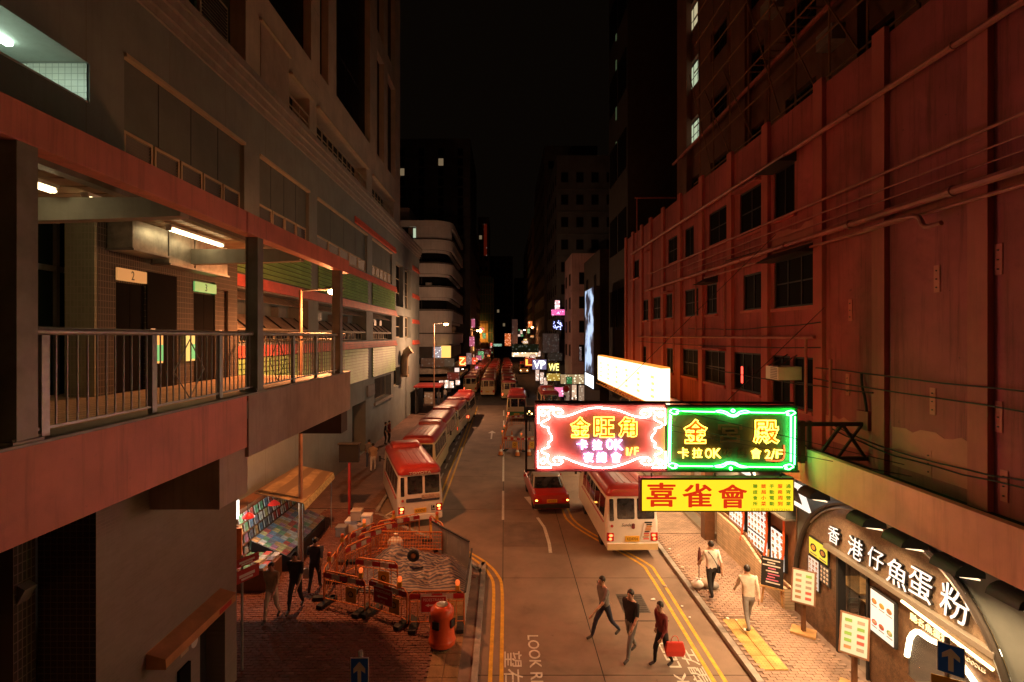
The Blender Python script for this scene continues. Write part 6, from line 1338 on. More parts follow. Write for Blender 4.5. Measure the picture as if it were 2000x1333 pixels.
# sandwich boards and easel in front of the shops
def menu_stand(x,y,label,rz,key,col,es):
    t = thing('menu_stand',label,'menu stand',(x,y,.13)); c,s = math.cos(rz),math.sin(rz); r_ = Vector((c,s,0)); b_ = Vector((-s,c,0)); U = (Vector((0,0,1))*.9+b_*.42).normalized(); n_ = r_.cross(U)
    o = Vector((x,y,.13)); m = MB(); m.obb(o+Vector((0,0,.03)), r_*.3, b_*.22, (0,0,.03)); m.build('base', MATS['wood_light'], t, bevel=.01)
    m = MB(); m.bar(o+Vector((0,0,.06)),o+Vector((0,0,1.1)),.09,.09); m.build('stem', MATS['wood_dark'], t)
    ctr = o+Vector((0,0,1.25)); m = MB(); m.obb(ctr, r_*.29, U*.44, n_*.02); fr_ = m.build('frame', MATS['wood_dark'], t, bevel=.008)
    m = MB(); m.obb(ctr+n_*.022, r_*.25, U*.40, n_*.003); pg = m.build('menu_page', glow(key,col,es), fr_)
    rg = random.Random(int(x*100))
    for i in range(2):
        for j in range(5): m = MB(); m.obb(ctr+n_*.027+r_*(-.12+.24*i)+U*(.28-.14*j), r_*.07, U*.035, n_*.001); m.build('menu_line', rg.choice([MATS['print_grey'],MATS['print_red'],MATS['print_brown'],MATS['print_green']]), pg)
menu_stand(8.15,13.95,'lit menu stand on a wooden base beside the shop posters',R(-35),'menu_a',(.95,.95,.6),.32)
menu_stand(8.0,11.7,'lit menu stand with dish pictures before the noodle shop doorway',R(-40),'menu_b',(.85,.92,.65),.34)
t = thing('easel_board','black chalk menu board on a wooden easel by the arch','menu board',(8.05,15.4,.13)); o = Vector((8.05,15.4,.13)); r_ = Vector((math.cos(R(-35)),math.sin(R(-35)),0)); b_ = Vector((-r_.y,r_.x,0))
for s in (-1,1): m = MB(); m.bar(o+r_*s*.28,o+b_*.25+Vector((0,0,1.55))+r_*s*.12,.04); m.build('leg', MATS['wood_light'], t)
m = MB(); m.bar(o+b_*.65,o+b_*.25+Vector((0,0,1.5)),.04); m.build('leg', MATS['wood_light'], t)
U = (Vector((0,0,1))+b_*.17).normalized(); n_ = r_.cross(U); c_ = o+b_*.12+Vector((0,0,.95))+n_*.05; m = MB(); m.obb(c_,r_*.3,U*.42,n_*.015); bd = m.build('board', MATS['black'], t)
m = MB(); m.obb(c_-U*.44,r_*.34,U*.02,n_*.05); m.build('tray', MATS['wood_light'], t)
rg = random.Random(8)
for j in range(9): m = MB(); m.obb(c_+n_*.017+U*(.34-.08*j)+r_*rg.uniform(-.05,.05), r_*rg.uniform(.1,.24), U*.018, n_*.001); m.build('chalk_line', rg.choice([MATS['white'],mat('chalk_pink',(.7,.2,.35),.7),mat('chalk_orange',(.7,.35,.1),.7)]), bd)
# flag-like furled sign with rubbish bags at the kerb
t = thing('furled_banner','furled dark banner on a thin pole at the restaurant kerb','banner',(6.35,16.7,.13)); o = Vector((6.35,16.7,.13)); m = MB(); m.tube([o,o+Vector((0,0,1.2))],.014,6); m.build('pole', MATS['iron'], t); m = MB(); m.lathe(o+Vector((.02,0,.65)),[(.03,0),(.07,.12),(.05,.4),(.01,.55)],10); m.build('cloth', mat('banner_brown',(.14,.04,.03),.8), t, smooth=True)
for i,(x,y,r,k) in enumerate([(6.2,16.45,.17,'white'),(6.55,16.5,.2,'carton'),(6.7,16.4,.15,'paint_grey')]):
    t = thing('rubbish_bag',['white knotted rubbish bag at the foot of the furled banner','tan knotted rubbish bag at the foot of the furled banner','grey knotted rubbish bag at the foot of the furled banner'][i],'bag',(x,y,.13)); m = MB(); m.ball((x,y,.13+r*.72),r*1.2,r,r*.75,12,8); m.build('bag', MATS[k], t, smooth=True); m = MB(); m.lathe((x,y,.13+r*1.4),[(.03,0),(.02,.03),(.05,.08)],8); m.build('knot', MATS[k], t)
# ---------------------------------------------------------------- people
SKIN = mat('skin',(.50,.30,.20),.55,var=.06); HAIR = mat('hair',(.02,.015,.012),.5,var=.2)
def person(label, loc, rz, shirt, trousers, h=1.68, stride=.28, shoe=(.05,.04,.04), sleeves=False, lean=.05, arm=.22, bag=None, group=None, stand=False):
    k = h/1.70; kx = .0 if stand else 1
    J = {'pel':(0,0,.93),'waist':(0,lean*.4,1.08),'chest':(0,lean*.8,1.30),'neck':(0,lean,1.455),'hb':(0,lean+.015,1.53),'ht':(0,lean+.02,1.64)}
    E = [('pel','waist'),('waist','chest'),('chest','neck'),('neck','hb'),('hb','ht')]
    rad = {'pel':(.155,.115),'waist':(.15,.112),'chest':(.178,.125),'neck':(.055,.058),'hb':(.08,.09),'ht':(.076,.09)}
    for s,nm in ((-1,'L'),(1,'R')):
        f = stride*s*kx; b = max(0,-f)
        J['hip'+nm] = (s*.09,0,.86); J['kn'+nm] = (s*.095,f*.55+.06,.48); J['an'+nm] = (s*.095,f*1.15-.02,.09+b*.25); J['toe'+nm] = (s*.11,f*1.15+.15,.045+b*.12)
        E += [('pel','hip'+nm),('hip'+nm,'kn'+nm),('kn'+nm,'an'+nm),('an'+nm,'toe'+nm)]
        rad['hip'+nm] = (.10,.10); rad['kn'+nm] = (.062,.066); rad['an'+nm] = (.042,.045); rad['toe'+nm] = (.04,.035)
        a = -arm*s*kx
        J['sh'+nm] = (s*.198,lean*.8,1.38); J['el'+nm] = (s*.235,lean*.8+a*.6-.03,1.12); J['wr'+nm] = (s*.23,lean*.8+a*1.3+.06,.90); J['ha'+nm] = (s*.225,lean*.8+a*1.5+.08,.82)
        E += [('chest','sh'+nm),('sh'+nm,'el'+nm),('el'+nm,'wr'+nm),('wr'+nm,'ha'+nm)]
        rad['sh'+nm] = (.066,.066); rad['el'+nm] = (.042,.042); rad['wr'+nm] = (.028,.032); rad['ha'+nm] = (.022,.042)
    names = list(J); me = bpy.data.meshes.new('body'); me.from_pydata([tuple(c*k for c in J[n]) for n in names],[(names.index(a),names.index(b)) for a,b in E],[])
    ob = bpy.data.objects.new('body',me); COL.objects.link(ob)
    sk = ob.modifiers.new('s','SKIN'); sk.use_smooth_shade = True; sub = ob.modifiers.new('d','SUBSURF'); sub.levels = 2; sub.render_levels = 2
    for i,n_ in enumerate(names):
        sv = me.skin_vertices[0].data[i]; sv.radius = tuple(r*k for r in rad[n_]); sv.use_root = (n_ == 'pel')
    bpy.context.view_layer.update(); dg = bpy.context.evaluated_depsgraph_get(); m2 = bpy.data.meshes.new_from_object(ob.evaluated_get(dg)); bpy.data.objects.remove(ob); bpy.data.meshes.remove(me)
    # fingers, nose and ears grown onto the same mesh
    x = MB(); x.v = [tuple(v.co) for v in m2.vertices]; x.f = [tuple(p.vertices) for p in m2.polygons]
    V = {n_:Vector(J[n_])*k for n_ in names}; nbody = len(x.f); x.m = [0]*nbody
    for nm,s in (('L',-1),('R',1)):
        hd = V['ha'+nm]; dn = (V['ha'+nm]-V['wr'+nm]).normalized()
        for q in range(4):
            b0 = hd+Vector((0,-.03+.02*q,0))*k; ln = (.07,.08,.075,.06)[q]*k; x.tube([b0,b0+dn*ln*.55,b0+dn*ln+Vector((-s*.02*k,0,0))],[.010*k,.009*k,.007*k],6)
        b0 = V['wr'+nm]+dn*.04*k+Vector((0,.03,0))*k; x.tube([b0,b0+dn*.03*k+Vector((-s*.005,.03,0))*k,b0+dn*.065*k+Vector((-s*.01,.035,0))*k],[.012*k,.011*k,.008*k],6)
    hc = (V['hb']+V['ht'])/2
    x.tube([hc+Vector((0,.078,.005))*k,hc+Vector((0,.10,-.02))*k],[.010*k,.016*k],6)
    for s in (-1,1): x.ball(hc+Vector((s*.078,-.005,-.01))*k,.012*k,.022*k,.032*k,8,6)
    skn = len(x.f); x.m = [0]*nbody+[0]*(skn-nbody)
    mats = [SKIN,shirt,trousers,mat('shoe_%02d'%int(shoe[0]*100),shoe,.6)]
    segs = [('pel','waist',1),('waist','chest',1),('chest','neck',1),('neck','ht',0)]+[(a,b,i) for nm in 'LR' for a,b,i in (('hip'+nm,'kn'+nm,2),('kn'+nm,'an'+nm,2),('an'+nm,'toe'+nm,3),('chest','sh'+nm,1),('sh'+nm,'el'+nm,1),('el'+nm,'wr'+nm,1 if sleeves else 0),('wr'+nm,'ha'+nm,0))]
    for i in range(nbody):
        c = sum((Vector(x.v[j]) for j in x.f[i]),Vector())/len(x.f[i]); best = (9,0)
        for a,b,mi in segs:
            A,B = V[a],V[b]; t = max(0,min(1,(c-A).dot(B-A)/(B-A).length_squared)); d = (c-A-(B-A)*t).length-(rad[a][0]*(1-t)+rad[b][0]*t)*k
            if d < best[0]: best = (d,mi)
        mi = best[1]
        if mi in (1,2) and c.z < .93*k and abs(c.x) < .17*k: mi = 2
        if mi == 2 and c.z > .93*k: mi = 1
        if c.z > 1.44*k: mi = 0
        x.m[i] = mi
    for i,v in enumerate(x.v[:len(m2.vertices)]):      # folds in the clothing
        if v[2] < 1.42*k:
            w_ = mnoise.noise(Vector((v[0]*9,v[1]*9,v[2]*16))+Vector(loc))*.012+mnoise.noise(Vector((v[0]*20,v[1]*20,v[2]*9)))*.006
            c_ = Vector((v[0],v[1],0)); x.v[i] = (v[0]*(1+w_*5),v[1]+w_*.8,v[2])
    x.k = 0
    t = thing('person', label, 'person', (0,0,0), group)
    body = x.build('body', mats, t, smooth=True, angle=70)
    hm = MB(); hm.ball(hc+Vector((0,-.014,.028))*k,.088*k,.098*k,.098*k,14,10); hv = []
    hm.v = [(a,b,c) if not (b > hc.y+.03*k and c < hc.z+.035*k) else (a*.8,hc.y+.02*k,max(c,hc.z)) for a,b,c in hm.v]; hm.build('hair', HAIR, t, smooth=True)
    ey = MB()
    for s in (-1,1): ey.ball(hc+Vector((s*.032,.078,.012))*k,.011*k,.006*k,.007*k,8,6)
    ey.build('eyes', MATS['black'], t)
    mo = MB(); mo.ball(hc+Vector((0,.078,-.045))*k,.022*k,.008*k,.006*k,8,6); mo.build('mouth', mat('lip',(.35,.12,.1),.5,var=0), t)
    if bag:
        sm = MB(); sm.tube(smooth_curve([(-.13*k,lean-.02,1.42*k),(-.08*k,-.13*k+lean*.8,1.36*k),(.02*k,-.155*k+lean*.6,1.2*k),(.12*k,-.13*k,1.02*k),(.17*k,-.06*k,.95*k)],4),.014*k,5); sm.box(.13*k,.22*k,-.12*k,.1*k,.78*k,.98*k); sm.build('shoulder_bag', cloth('black',(.02,.02,.022)), t)
    place(t, loc, rz)
    return t
def cloth(key,c): return mat('cloth_'+key,c,.85,var=.15,scale=6,bump=.3,bscale=25)
WHT = cloth('white',(.72,.68,.62)); BLK = cloth('black',(.02,.02,.022)); NAVY = cloth('navy',(.03,.035,.06)); MAR = cloth('maroon',(.18,.03,.03)); GRY = cloth('grey',(.22,.21,.2)); TAN = cloth('tan',(.45,.32,.2)); JEAN = cloth('jeans',(.06,.08,.13)); CRM = cloth('cream',(.6,.52,.42))
ZF = .13
def held(name,label,cat,pos,col,w,h,d=.12):
    t = thing(name,label,cat,pos); m = MB(); p = Vector(pos); m.loft([[p+Vector((-w*.42,-d*.4,0)),p+Vector((w*.42,-d*.4,0)),p+Vector((w*.42,d*.4,0)),p+Vector((-w*.42,d*.4,0))],[p+Vector((-w*.5,-d*.5,h*.4)),p+Vector((w*.5,-d*.5,h*.4)),p+Vector((w*.5,d*.5,h*.4)),p+Vector((-w*.5,d*.5,h*.4))],[p+Vector((-w*.4,-d*.3,h)),p+Vector((w*.4,-d*.3,h)),p+Vector((w*.4,d*.3,h)),p+Vector((-w*.4,d*.3,h))]]); m.build('bag_body', mat('bagmat_'+label[:6],col,.45,var=.1), t, bevel=.02)
    m = MB(); m.tube(smooth_curve([p+Vector((-w*.2,0,h)),p+Vector((-w*.1,0,h+.13)),p+Vector((w*.1,0,h+.13)),p+Vector((w*.2,0,h))],4),.008,5); m.build('handle', MATS['bagmat_'+label[:6]], t)
    return t
person('person in a white shirt and dark trousers walking away along the restaurant footway',(6.42,15.85,ZF),R(4),WHT,BLK,1.72,.2,sleeves=False,bag=True)
person('person in a pale top with bent arms hurrying past the chalk board',(6.75,14.15,ZF),R(-8),CRM,GRY,1.7,.3,sleeves=True,lean=.12)
person('person in a grey top and navy trousers crossing behind the road lettering',(2.75,13.95,0),R(115),GRY,NAVY,1.7,.34,lean=.1,arm=.3)
person('person in dark clothes crossing in the middle of the group of three',(3.25,13.1,0),R(128),BLK,GRY,1.74,-.24,lean=.02,arm=.14)
person('person in a maroon top carrying a red bag across the road',(3.95,12.75,0),R(108),MAR,BLK,1.62,.18,lean=.08,arm=.06,sleeves=True)
held('shopping_bag','bright red shopping bag held by the person crossing','bag',(4.18,12.55,.38),(.7,.05,.03),.5,.34)
person('person in a long pale top walking beside the lift tower',(-6.62,14.6,ZF),R(175),TAN,CRM,1.66,.2)
person('person in black walking beside the pale-topped person',(-6.15,15.1,ZF),R(178),BLK,BLK,1.74,.22)
person('person in dark navy clothes by the street lamp foot',(-6.0,16.2,ZF),R(5),NAVY,BLK,1.7,.24)
held('carrier_bag','white carrier bag held by the person in navy','bag',(-6.26,16.24,.55),(.6,.6,.58),.26,.3)
person('person in a cream top and pale trousers walking past the service doorway',(-7.85,30.6,ZF),R(10),TAN,WHT,1.7,.26)
person('person in dark clothes walking beside the pale-trousered person',(-8.35,31.6,ZF),R(8),GRY,JEAN,1.72,.24)
person('person in black standing against the grey wall under the barred window',(-8.9,38.2,ZF),R(-80),BLK,BLK,1.7,.2,stand=True)
person('person in a dark red top standing against the grey wall beside another',(-8.8,39.0,ZF),R(-100),MAR,BLK,1.68,.2,stand=True)
rgp = random.Random(77)
for i in range(9):
    person('person on the far right footway among the lit shops',(6.6+rgp.uniform(0,1.3),50+i*3.4+rgp.uniform(-1,1),ZF),R(rgp.choice((0,180))+rgp.uniform(-20,20)),rgp.choice([WHT,BLK,MAR,GRY,CRM]),rgp.choice([BLK,JEAN,GRY]),rgp.uniform(1.58,1.76),.24,group='people on the far right footway')
for i in range(5):
    person('person on the far left footway beside the white shops',(-7.4+rgp.uniform(-.6,.6),62+i*3+rgp.uniform(-1,1),ZF*0),R(rgp.choice((0,180))),rgp.choice([WHT,BLK,GRY]),rgp.choice([BLK,JEAN]),rgp.uniform(1.58,1.76),.24,group='people on the far left footway')

# scraps of litter along the restaurant kerb
rgl = random.Random(15)
for i in range(14):
    x, y = (6.15+rgl.uniform(0,.5), rgl.uniform(14,19.5)) if i < 9 else (rgl.uniform(4.6,5.8), rgl.uniform(14.5,18.8))
    z = .135 if i < 9 else .012; m = MB(); r = rgl.uniform(.03,.09); a0 = rgl.uniform(0,6); n_ = 6
    lo = [(x+r*math.cos(a0+t)*rgl.uniform(.6,1.3),y+r*math.sin(a0+t)*rgl.uniform(.5,1),z+rgl.uniform(0,.02)) for t in range(n_)]
    m.prism(lo,[(a,b,c+.012) for a,b,c in lo]); o = m.build('litter_scrap', MATS[('white','carton','white')[i%3]]); tag(o,'scrap of paper litter on the footway by the restaurant kerb' if i < 9 else 'scrap of paper litter in the gutter before the white minibus','litter','litter on the footway' if i < 9 else 'litter in the gutter')
# ---------------------------------------------------------------- beyond the junction
mat('far_white', (.55,.53,.50), .75, var=.1, scale=.5, streak=.4, dirt=(.2,.19,.17))
mat('far_dark', (.075,.065,.06), .85, var=.25, scale=.4, streak=.4)
mat('far_grey', (.10,.105,.11), .85, var=.22, scale=.4, streak=.5, dirt=(.06,.06,.06))
mat('far_pink', (.42,.27,.27), .8, var=.15, scale=.5, streak=.4)
mat('far_brown', (.16,.10,.075), .85, var=.2, scale=.4, streak=.4)
# far footways
o = MB().box(-14,-6.2,66,200,-.05,.12); o.box(6.6,16,57.5,200,-.05,.12); o = o.build('footway_far', MATS['paver_far']); tag(o, kind='structure')
# white building with rounded corner
wbk = thing('white_corner_building','white corner block with rounded balcony bands and dark ribbon windows','building',(-14,72,0))
def plan(off, y1=84):
    r = 2.6+off; c = (-9.4,68.6); pts = [(-26,66-off)]
    pts += [(c[0]+r*math.cos(R(a)), c[1]+r*math.sin(R(a))) for a in range(-90,1,9)]; pts += [(-6.8+off,y1)]; return pts
def ribbon(z0,z1,off,m_,name,th=.3,par=None):
    a,b = plan(off),plan(off-th); m = MB(); n_ = len(a)
    for i in range(n_-1):
        for (p,q,r_,s_) in (((*a[i],z0),(*a[i+1],z0),(*a[i+1],z1),(*a[i],z1)),((*a[i],z1),(*a[i+1],z1),(*b[i+1],z1),(*b[i],z1)),((*a[i],z0),(*a[i+1],z0),(*b[i+1],z0),(*b[i],z0))): m.quad(p,q,r_,s_)
    return m.build(name,m_,par or wbk,smooth=True,angle=25)
ribbon(0,22.4,-.9,MATS['glass_dark'],'glazing',.1)
rowz = [9.5,12.5,15.55,18.6,21.7]
for i,z in enumerate(rowz):
    sp_ = ribbon(z-2.25,z-.75,0,MATS['far_white'],'spandrel'); ribbon(z-.95,z-.80,.12,MATS['far_dark'],'ledge_line',.3,sp_)
    ribbon(z-2.6,z-2.26,-.45,MATS['far_white'],'band',.3,sp_)
    for x in [-20+k*1.15 for k in range(9)]:
        MB().box(x-.05,x+.05,66.82,66.95,z-.75,z+.75).build('mullion', MATS['frame_dark'], wbk)
    for x in (-15.5,-12.2) : MB().box(x-.3,x+.3,66.7,66.9,z-.75,z+.75).build('pier', MATS['far_brown'], wbk)
    if i in (0,4):
        m = MB(); pl = [p for p in plan(-.02) if p[0] > -12]; pl = [(-11.4,66.02)]+pl[:9]
        for k in range(len(pl)-1): m.quad((*pl[k],z-.76),(*pl[k+1],z-.76),(*pl[k+1],z+.8),(*pl[k],z+.8))
        m.build('corner_panel', MATS['far_white'], wbk, smooth=True)
    MB().box(-10.2+.0,-9.4,66.2,66.8,z-.9,z-.35).build('air_conditioner', MATS['paint_grey'], wbk) if i == 2 else None
ribbon(22.4,23.2,.05,MATS['far_white'],'parapet',.4); MB().box(-26,-12.5,67.5,82,23,25.2).build('roof_house', MATS['far_brown'], wbk)
MB().box(-12.0,-10.9,66.88,66.93,21.0,22.35).build('lit_window', glow('far_lit',(.75,.9,.62),.6,False), wbk); MB().box(-10.9,-9.6,66.80,66.86,21.45,21.7).build('lit_tube', glow('far_tube',(1,1,.85),5,False), wbk)
ribbon(5.4,6.9,-.3,MATS['far_dark'],'first_floor',.3); ribbon(3.4,4.6,.15,mat('far_awn',(.42,.36,.30),.7,var=.3,scale=2),'fascia_board',.3); ribbon(2.6,3.0,.9,MATS['wood_dark'],'canopy',1.0)
p0 = P(845,700,65.5); p1 = P(880,675,65.5)
def printed(key,col,es,scale,plain=False):
    if key in MATS: return MATS[key]
    m = glow(key,col,es); n = m.node_tree.nodes; L = m.node_tree.links; b = n['Principled BSDF']
    tc = n.new('ShaderNodeTexCoord'); mp = n.new('ShaderNodeMapping'); mp.inputs['Location'].default_value = (random.random()*9,0,random.random()*9); L.new(tc.outputs['Object'],mp.inputs[0])
    no = n.new('ShaderNodeTexVoronoi'); no.inputs['Scale'].default_value = min(scale,3.5)*(.5 if plain else 1); no.distance = 'MANHATTAN'; L.new(mp.outputs[0],no.inputs['Vector'])
    cr = n.new('ShaderNodeValToRGB'); e = cr.color_ramp.elements; e[0].position = .12; e[1].position = .5
    k = .75 if plain else .22
    e[0].color = (min(1,col[0]*.6+.4),min(1,col[1]*.6+.38),min(1,col[2]*.6+.32),1); e[1].color = (col[0]*k,col[1]*k*.7,col[2]*k*.6,1); L.new(no.outputs['Distance'],cr.inputs[0]); L.new(cr.outputs[0],b.inputs['Emission Color'])
    return m
def fsign(name,label,u0,u1,v0,v1,Y,col,es,txt=None,tcol=None,th=.3,key=None,cat='sign',fit=.75,group=None,samp=True,vertical=False):
    a = P(u0,v1,Y); b = P(u1,v0,Y); t = thing(name,label,cat,(a+b)/2,group)
    MB().box(a.x-.05,b.x+.05,Y,Y+th,a.z-.05,b.z+.05).build('case', MATS['black'], t)
    key = key or 'fs_%d_%d'%(u0,v0)
    MB().box(a.x,b.x,Y-.02,Y-.001,a.z,b.z).build('face', printed(key,col,es,2.6*14/max(b.x-a.x,b.z-a.z)/4,plain=bool(txt)), t)
    if txt:
        w,h = (b.x-a.x),(b.z-a.z)
        if vertical:
            n_ = len(txt)
            for i,ch in enumerate(txt): text('character',ch,tcol,t,((a.x+b.x)/2,Y-.03,b.z-h*(i+.5)/n_),h/n_,ext=.01,fit=(w*.7,h/n_*.75),off=.01)
        else: text('lettering',txt,tcol,t,((a.x+b.x)/2,Y-.03,(a.z+b.z)/2),h,ext=.01,fit=(w*.85,h*fit),off=.01)
    return t
dk = MATS['black']; gw = glow('glyph_white',(1,1,1),4,False); gr = glow('glyph_red',(1,.06,.03),2,False); go = glow('glyph_orange',(1,.35,.05),2.5,False); gyel = glow('glyph_yel',(1,.8,.2),3,False)
s_ = fsign('video_board','blue white and yellow glowing billboard on the white corner block',846,862,678,700,65.4,(.65,.8,1),2.2)
p = P(862,690,65.36); q = P(880,676,65.36); MB().box(p.x,q.x,65.36,65.7,P(0,699,65.4).z,q.z).build('side_face', glow('board_yel',(1,.5,.12),1.6), s_)
fsign('fascia_sign','dull shop fascia board with round spots on the white corner block',822,868,700,717,65.2,(.42,.27,.18),.25)
fsign('fascia_sign','dull pale lettered fascia board beside the spotted one',868,887,701,716,65.2,(.35,.36,.3),.3)
fsign('shop_sign','bright white shop sign on the left footway corner',888,897,719,728,62.5,(.9,.95,1),5)
fsign('shop_sign','dark red hanging shop sign on the left footway',874,897,728,742,62.0,(.35,.04,.03),.5)
for i,(u0,u1,v0,v1) in enumerate([(858,866,738,752),(868,876,742,758),(878,886,745,758),(890,898,738,752)]):
    fsign('shop_light','glaring white shop front light under the left canopy',u0,u1,v0,v1,66.2,(1,.95,.85),4.5,group='white shop lights under the left canopy',key='shoplight')
fsign('bus_stop_shelter_board','lit cream timetable board by the minibus queue',829,847,767,789,52.5,(.75,.52,.3),.35)
t = thing('minibus_shelter','red-roofed kiosk shelter beside the minibus queue','shelter',(-8.2,55,.13)); MB().box(-9.4,-6.6,53,57,2.9,3.1).build('roof', MATS['red_roof'], t, bevel=.03)
for (x,y) in ((-9.2,53.2),(-6.8,53.2),(-9.2,56.8),(-6.8,56.8)): MB().box(x-.06,x+.06,y-.06,y+.06,.13,2.9).build('post', MATS['iron'], t)
MB().box(-9.2,-9.0,53.3,56.7,.3,2.6).build('back_panel', MATS['black'], t)
fsign('vertical_sign','orange white upright sign on the left beyond the corner block',913,925,648,667,100,(1,.75,.4),3.2)
fsign('vertical_sign','yellow white box sign under the orange upright sign',912,926,670,686,98,(1,.72,.25),3.2)
fsign('neon_shop_sign','red orange neon sign leaning over the left footway',897,910,697,715,76,(1,.16,.03),2.0,'乙',gyel)
fsign('vertical_sign','white sign with a red centre near the left kerb',911,921,690,712,88,(.9,.7,.75),.9)
fsign('red_banner_sign','long dull red banner sign with pale blocks across the street',927,960,682,693,120,(.28,.03,.03),.7)
fsign('cyan_sign','small green white sign over the far junction',964,980,672,677,150,(.4,1,.75),1.6)
fsign('neon_cluster','red orange neon cluster far down the street',986,998,652,676,160,(1,.28,.06),2.6)
fsign('upright_sign','tall pale upright sign with a red disc far down the street',1000,1011,624,672,155,(.42,.30,.28),.35)
fsign('green_sign_box','long green overhead sign box with a white underside light',1000,1052,673,688,95,(.05,.12,.05),.25)
fsign('strip_light_box','long white strip light below the green sign box',1000,1050,689,697,94.8,(1,.95,.6),4.5)
fsign('red_shop_sign','red shop sign with orange L shape',1025,1044,700,716,88,(.5,.05,.03),.8,'L',go)
fsign('white_neon_sign','white and blue neon sign reading VP over the right footway',1040,1067,703,722,74,(.25,.3,.6),1.2,'VP',gw,fit=.8)
fsign('yellow_neon_sign','dull yellow neon sign reading WE beside the VP sign',1070,1093,709,726,66,(.20,.19,.05),.5,'WE',gyel,fit=.8)
fsign('yellow_shop_sign','bright yellow shop sign over the right footway',1068,1095,730,744,60,(.95,.85,.15),1.8)
fsign('cream_shop_sign','cream lit fascia sign with a green badge',1095,1150,732,750,58.5,(1,.95,.55),1.7)
fsign('green_badge_sign','small green badge sign on the cream fascia',1107,1117,737,750,58.2,(.1,.75,.25),1.2)
fsign('pink_glow_sign','glaring pink white sign standing at the kerb',1083,1100,757,775,55,(1,.35,.75),4.5)
t = thing('round_sign','round red disc sign on a pole beside the pink glowing sign','road sign',(6.5,54.8,.13)); m = MB(); m.tube([(6.6,54.8,.13),(6.6,54.8,2.9)],.04,6); m.build('pole', MATS['galv'], t); m = MB(); m.lathe((6.6,54.7,2.6),[(.35,0),(.35,.03)],20,'y'); m.build('disc', MATS['sign_red_board'], t)
for i,(u0,u1,v0,v1) in enumerate([(1117,1126,752,790),(1130,1148,753,792),(1097,1112,755,788)]): fsign('shop_window','glaring pale shop window on the right corner',u0,u1,v0,v1,58.6,(1,.93,.72),(3.2,1.2,1.0)[i],group='lit shop windows on the right corner',key='shopwin%d'%i,cat='shop window')
for i,(u,v) in enumerate([(1046,722),(1055,728),(1062,738)]): fsign('shop_light','glaring white shop front light on the right footway',u,u+7,v,v+22,78-5*i,(1,.95,.85),3.2,group='white shop lights on the right footway',key='shoplight2')
# right-hand buildings past the junction
def block(name,label,x0,x1,y0,y1,h,m_,rows,cols,z0=6,wz=1.5,lit=None,face='front'):
    t = thing(name,label,'building',((x0+x1)/2,(y0+y1)/2,0)); MB().box(x0,x1,y0,y1,0,h).build('wall',MATS[m_],t)
    dz = (h-z0-1.5)/max(rows,1); ax = x0 if face != 'left' else x1
    wm = MB().box(-.5,.5,-.06,.0,-.7,.7).mesh('window',MATS['frame_dark']); gm_ = MB().box(-.43,.43,-.075,-.06,-.63,.63).mesh('pane',MATS['glass_dark'])
    for r_ in range(rows):
        for c_ in range(cols):
            x = x0+(x1-x0)*(c_+.5)/cols; z = z0+dz*(r_+.5); w_ = link('window',wm,t,(x,y0,z)); g_ = link('pane',gm_,None,(0,0,0)); g_.parent = w_
            if lit and (r_,c_) in lit: g_.data = MB().box(-.43,.43,-.075,-.06,-.63,.63).mesh('pane',lit_dim)
        sl = MB().box(x0-.1,x1+.1,y0-.12,y0-.001,z0+dz*r_-.15,z0+dz*r_).build('ledge',MATS[m_],t)
    sx = x0 if x0 > 0 else x1; n_ = int((y1-y0)/3)
    for r_ in range(rows):
        for c_ in range(n_):
            y = y0+(y1-y0)*(c_+.5)/n_; z = z0+dz*(r_+.5); w_ = link('window',wm,t,(sx,y,z)); w_.rotation_euler = (0,0,R(-90 if x0 > 0 else 90)); g_ = link('pane',gm_,None,(0,0,0)); g_.parent = w_
    return t
pb = block('pink_tenement','narrow pinkish tenement on the corner past the video screen',7.8,13,59,66,17.8,'far_pink',4,2,5.2)
gt = block('grey_tenement','tall grey stained tenement behind the pink sign',7.2,15.5,70,86,33,'far_grey',8,4,7)
block('dark_tenement','dark tenement beyond the grey one on the right',6.9,16,88,118,41,'far_dark',9,4,7,lit={(7,1),(6,2)})
block('dark_tenement','dark brown tenement far down the right side',6.6,14,120,175,36,'far_brown',9,4,7,lit={(2,1)})
block('purple_block','dark purple shop block beside the black tower',8.5,16,45.6,54.5,16,'tower_black',4,2,5)
block('dark_tower','dark tower behind the white corner block',-30,-6.0,90,110,43,'far_dark',10,7,24,lit={(7,3),(6,2),(8,5)})
block('dark_tenement','dark tenement past the dark tower on the left',-22,-6.6,112,138,33,'far_brown',8,5,7,lit={(6,3)})
block('street_end_tower','dim tower closing the far end of the street',-16,3.5,215,235,42,'far_dark',12,8,6,lit={(4,5),(2,6),(6,2)})
block('street_end_tower','dim tower right of the far end of the street',4.5,24,225,240,34,'far_dark',10,8,6,lit={(3,2)})
block('slim_tower','slim dark tower with a dim orange upright sign',-8.6,-5.0,166,180,47,'far_brown',11,2,8,lit={(9,0)})
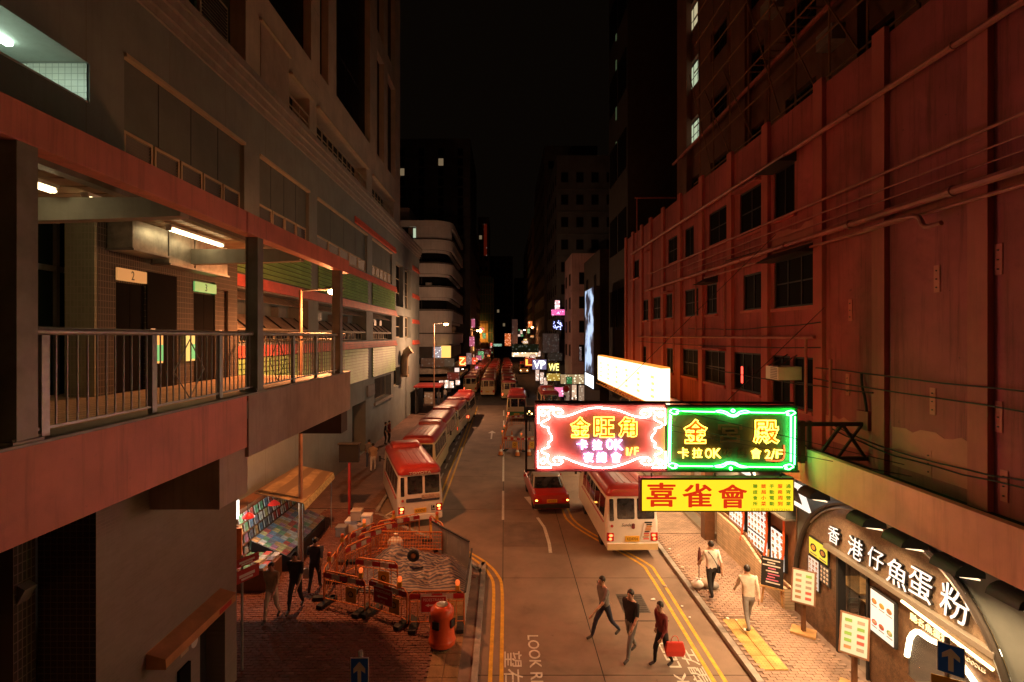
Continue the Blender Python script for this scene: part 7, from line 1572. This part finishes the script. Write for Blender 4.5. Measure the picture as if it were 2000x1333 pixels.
# netted scaffold lit from behind by an orange lamp
mat('net_green',(.045,.10,.09),.9,var=.2,scale=.5,streak=.3)
sn = thing('netted_scaffold','scaffold wrapped in green netting with an orange lamp glowing at its foot','scaffold',(-6,140,0))
MB().box(-8.6,-3.0,140,152,6.5,24.5).build('netting', MATS['net_green'], sn)
MB().box(-8.2,-4.4,139.96,140.0,6.6,12.5).build('hoarding', mat('hoarding',(.5,.3,.12),.8,var=.3,scale=.6), sn)  # tan panel added so the lamp's orange glow shows on the netting
for k in range(9): MB().box(-8.7+k*.7,-8.62+k*.7,139.85,139.95,0,25).build('standard', MATS['bamboo'], sn)
for k in range(9): MB().box(-8.7,-2.95,139.78,139.85,1.5+k*2.6,1.6+k*2.6).build('ledger', MATS['bamboo'], sn)
ld = bpy.data.lights.new('site','POINT'); ld.energy = 7000; ld.color = (1,.45,.08); ld.shadow_soft_size = .3; lo = bpy.data.objects.new('site_lamp',ld); COL.objects.link(lo); lo.parent = sn; lo.location = (-.6,-2.2,9.6)
m = MB(); m.ball((-6.6,138.2,9.8),.6); m.build('lamp_globe', glow('site_globe',(1,.5,.1),25,False), sn)
# purple-white sign cluster on the grey tenement
fsign('pink_neon_sign_upright','glaring white pink upright neon sign on the grey tenement',1084,1093,587,606,69.5,(1,.75,.9),5)
fsign('pink_neon_box','glaring magenta neon box under the upright sign',1077,1104,605,616,69.3,(1,.2,.75),4.5)
bb = fsign('blue_dot_sign','dark sign with scattered blue light dots under the magenta box',1080,1099,625,645,69.4,(.02,.02,.08),.5)
rg = random.Random(6)
for k in range(26): m = MB(); p = P(1081+rg.random()*17,626+rg.random()*18,69.35); m.ball(p,.07,.05,.07,6,5); m.build('light_dot', glow('blue_dot',(.35,.4,1),4,False), bb)
fsign('portrait_billboard','large dim grey billboard with a line drawing over the right footway',1060,1092,652,690,67.5,(.33,.32,.34),.22)
fsign('portrait_billboard','smaller dim grey billboard below the line drawing',1070,1098,690,705,67.3,(.22,.25,.24),.25)
fsign('vertical_lettering','thin white vertical lettering strip on the pink tenement',1132,1136,678,705,58.8,(.5,.5,.6),.8)
fsign('orange_neon_upright','dim orange upright neon far above the left tenements',945,951,438,500,165,(.55,.06,.02),.35)

# the glitter of small signs down both sides of the far street
rgs = random.Random(44)
pal_ = [('amber',(1,.5,.12)),('red',(1,.12,.05)),('white',(1,.92,.8)),('green',(.25,1,.45)),('pink',(1,.3,.6)),('orange',(1,.34,.07)),('yellow',(1,.8,.2))]
for i in range(54):
    Y = rgs.uniform(78,205); side = rgs.choice((-1,1)); nm,c_ = pal_[rgs.randrange(7)]
    x = side*rgs.uniform(4.6,6.6); z = rgs.choice((rgs.uniform(2.4,5),rgs.uniform(5,11))); w_,h_ = rgs.uniform(.5,1.4),rgs.uniform(.4,1.6)
    u = 985+x/Y*1000; v = 658+(CAMZ-z)/Y*1000; du = w_/Y*500; dv = h_/Y*500
    sd = 'left' if side < 0 else 'right'
    fsign('projecting_sign','small %s sign projecting over the far %s footway'%(nm,sd),u-du,u+du,v-dv,v+dv,Y,c_,rgs.uniform(1.5,5),group='small signs over the far %s footway'%sd,key='glit_%s'%nm)
for i in range(16):
    Y = rgs.uniform(70,150); x = rgs.choice((-1,1))*rgs.uniform(6.6,7.6); t = thing('lantern','glowing white globe lantern hung at a far shop front','lantern',(x,Y,2.9),'globe lanterns at the far shops'); m = MB(); m.ball((x,Y,2.9),.2); m.build('globe', glow('globe_white',(1,.85,.6),8), t, smooth=True); m = MB(); m.tube([(x,Y,3.1),(x,Y,3.6)],.02,5); m.build('stem', MATS['cable'], t)
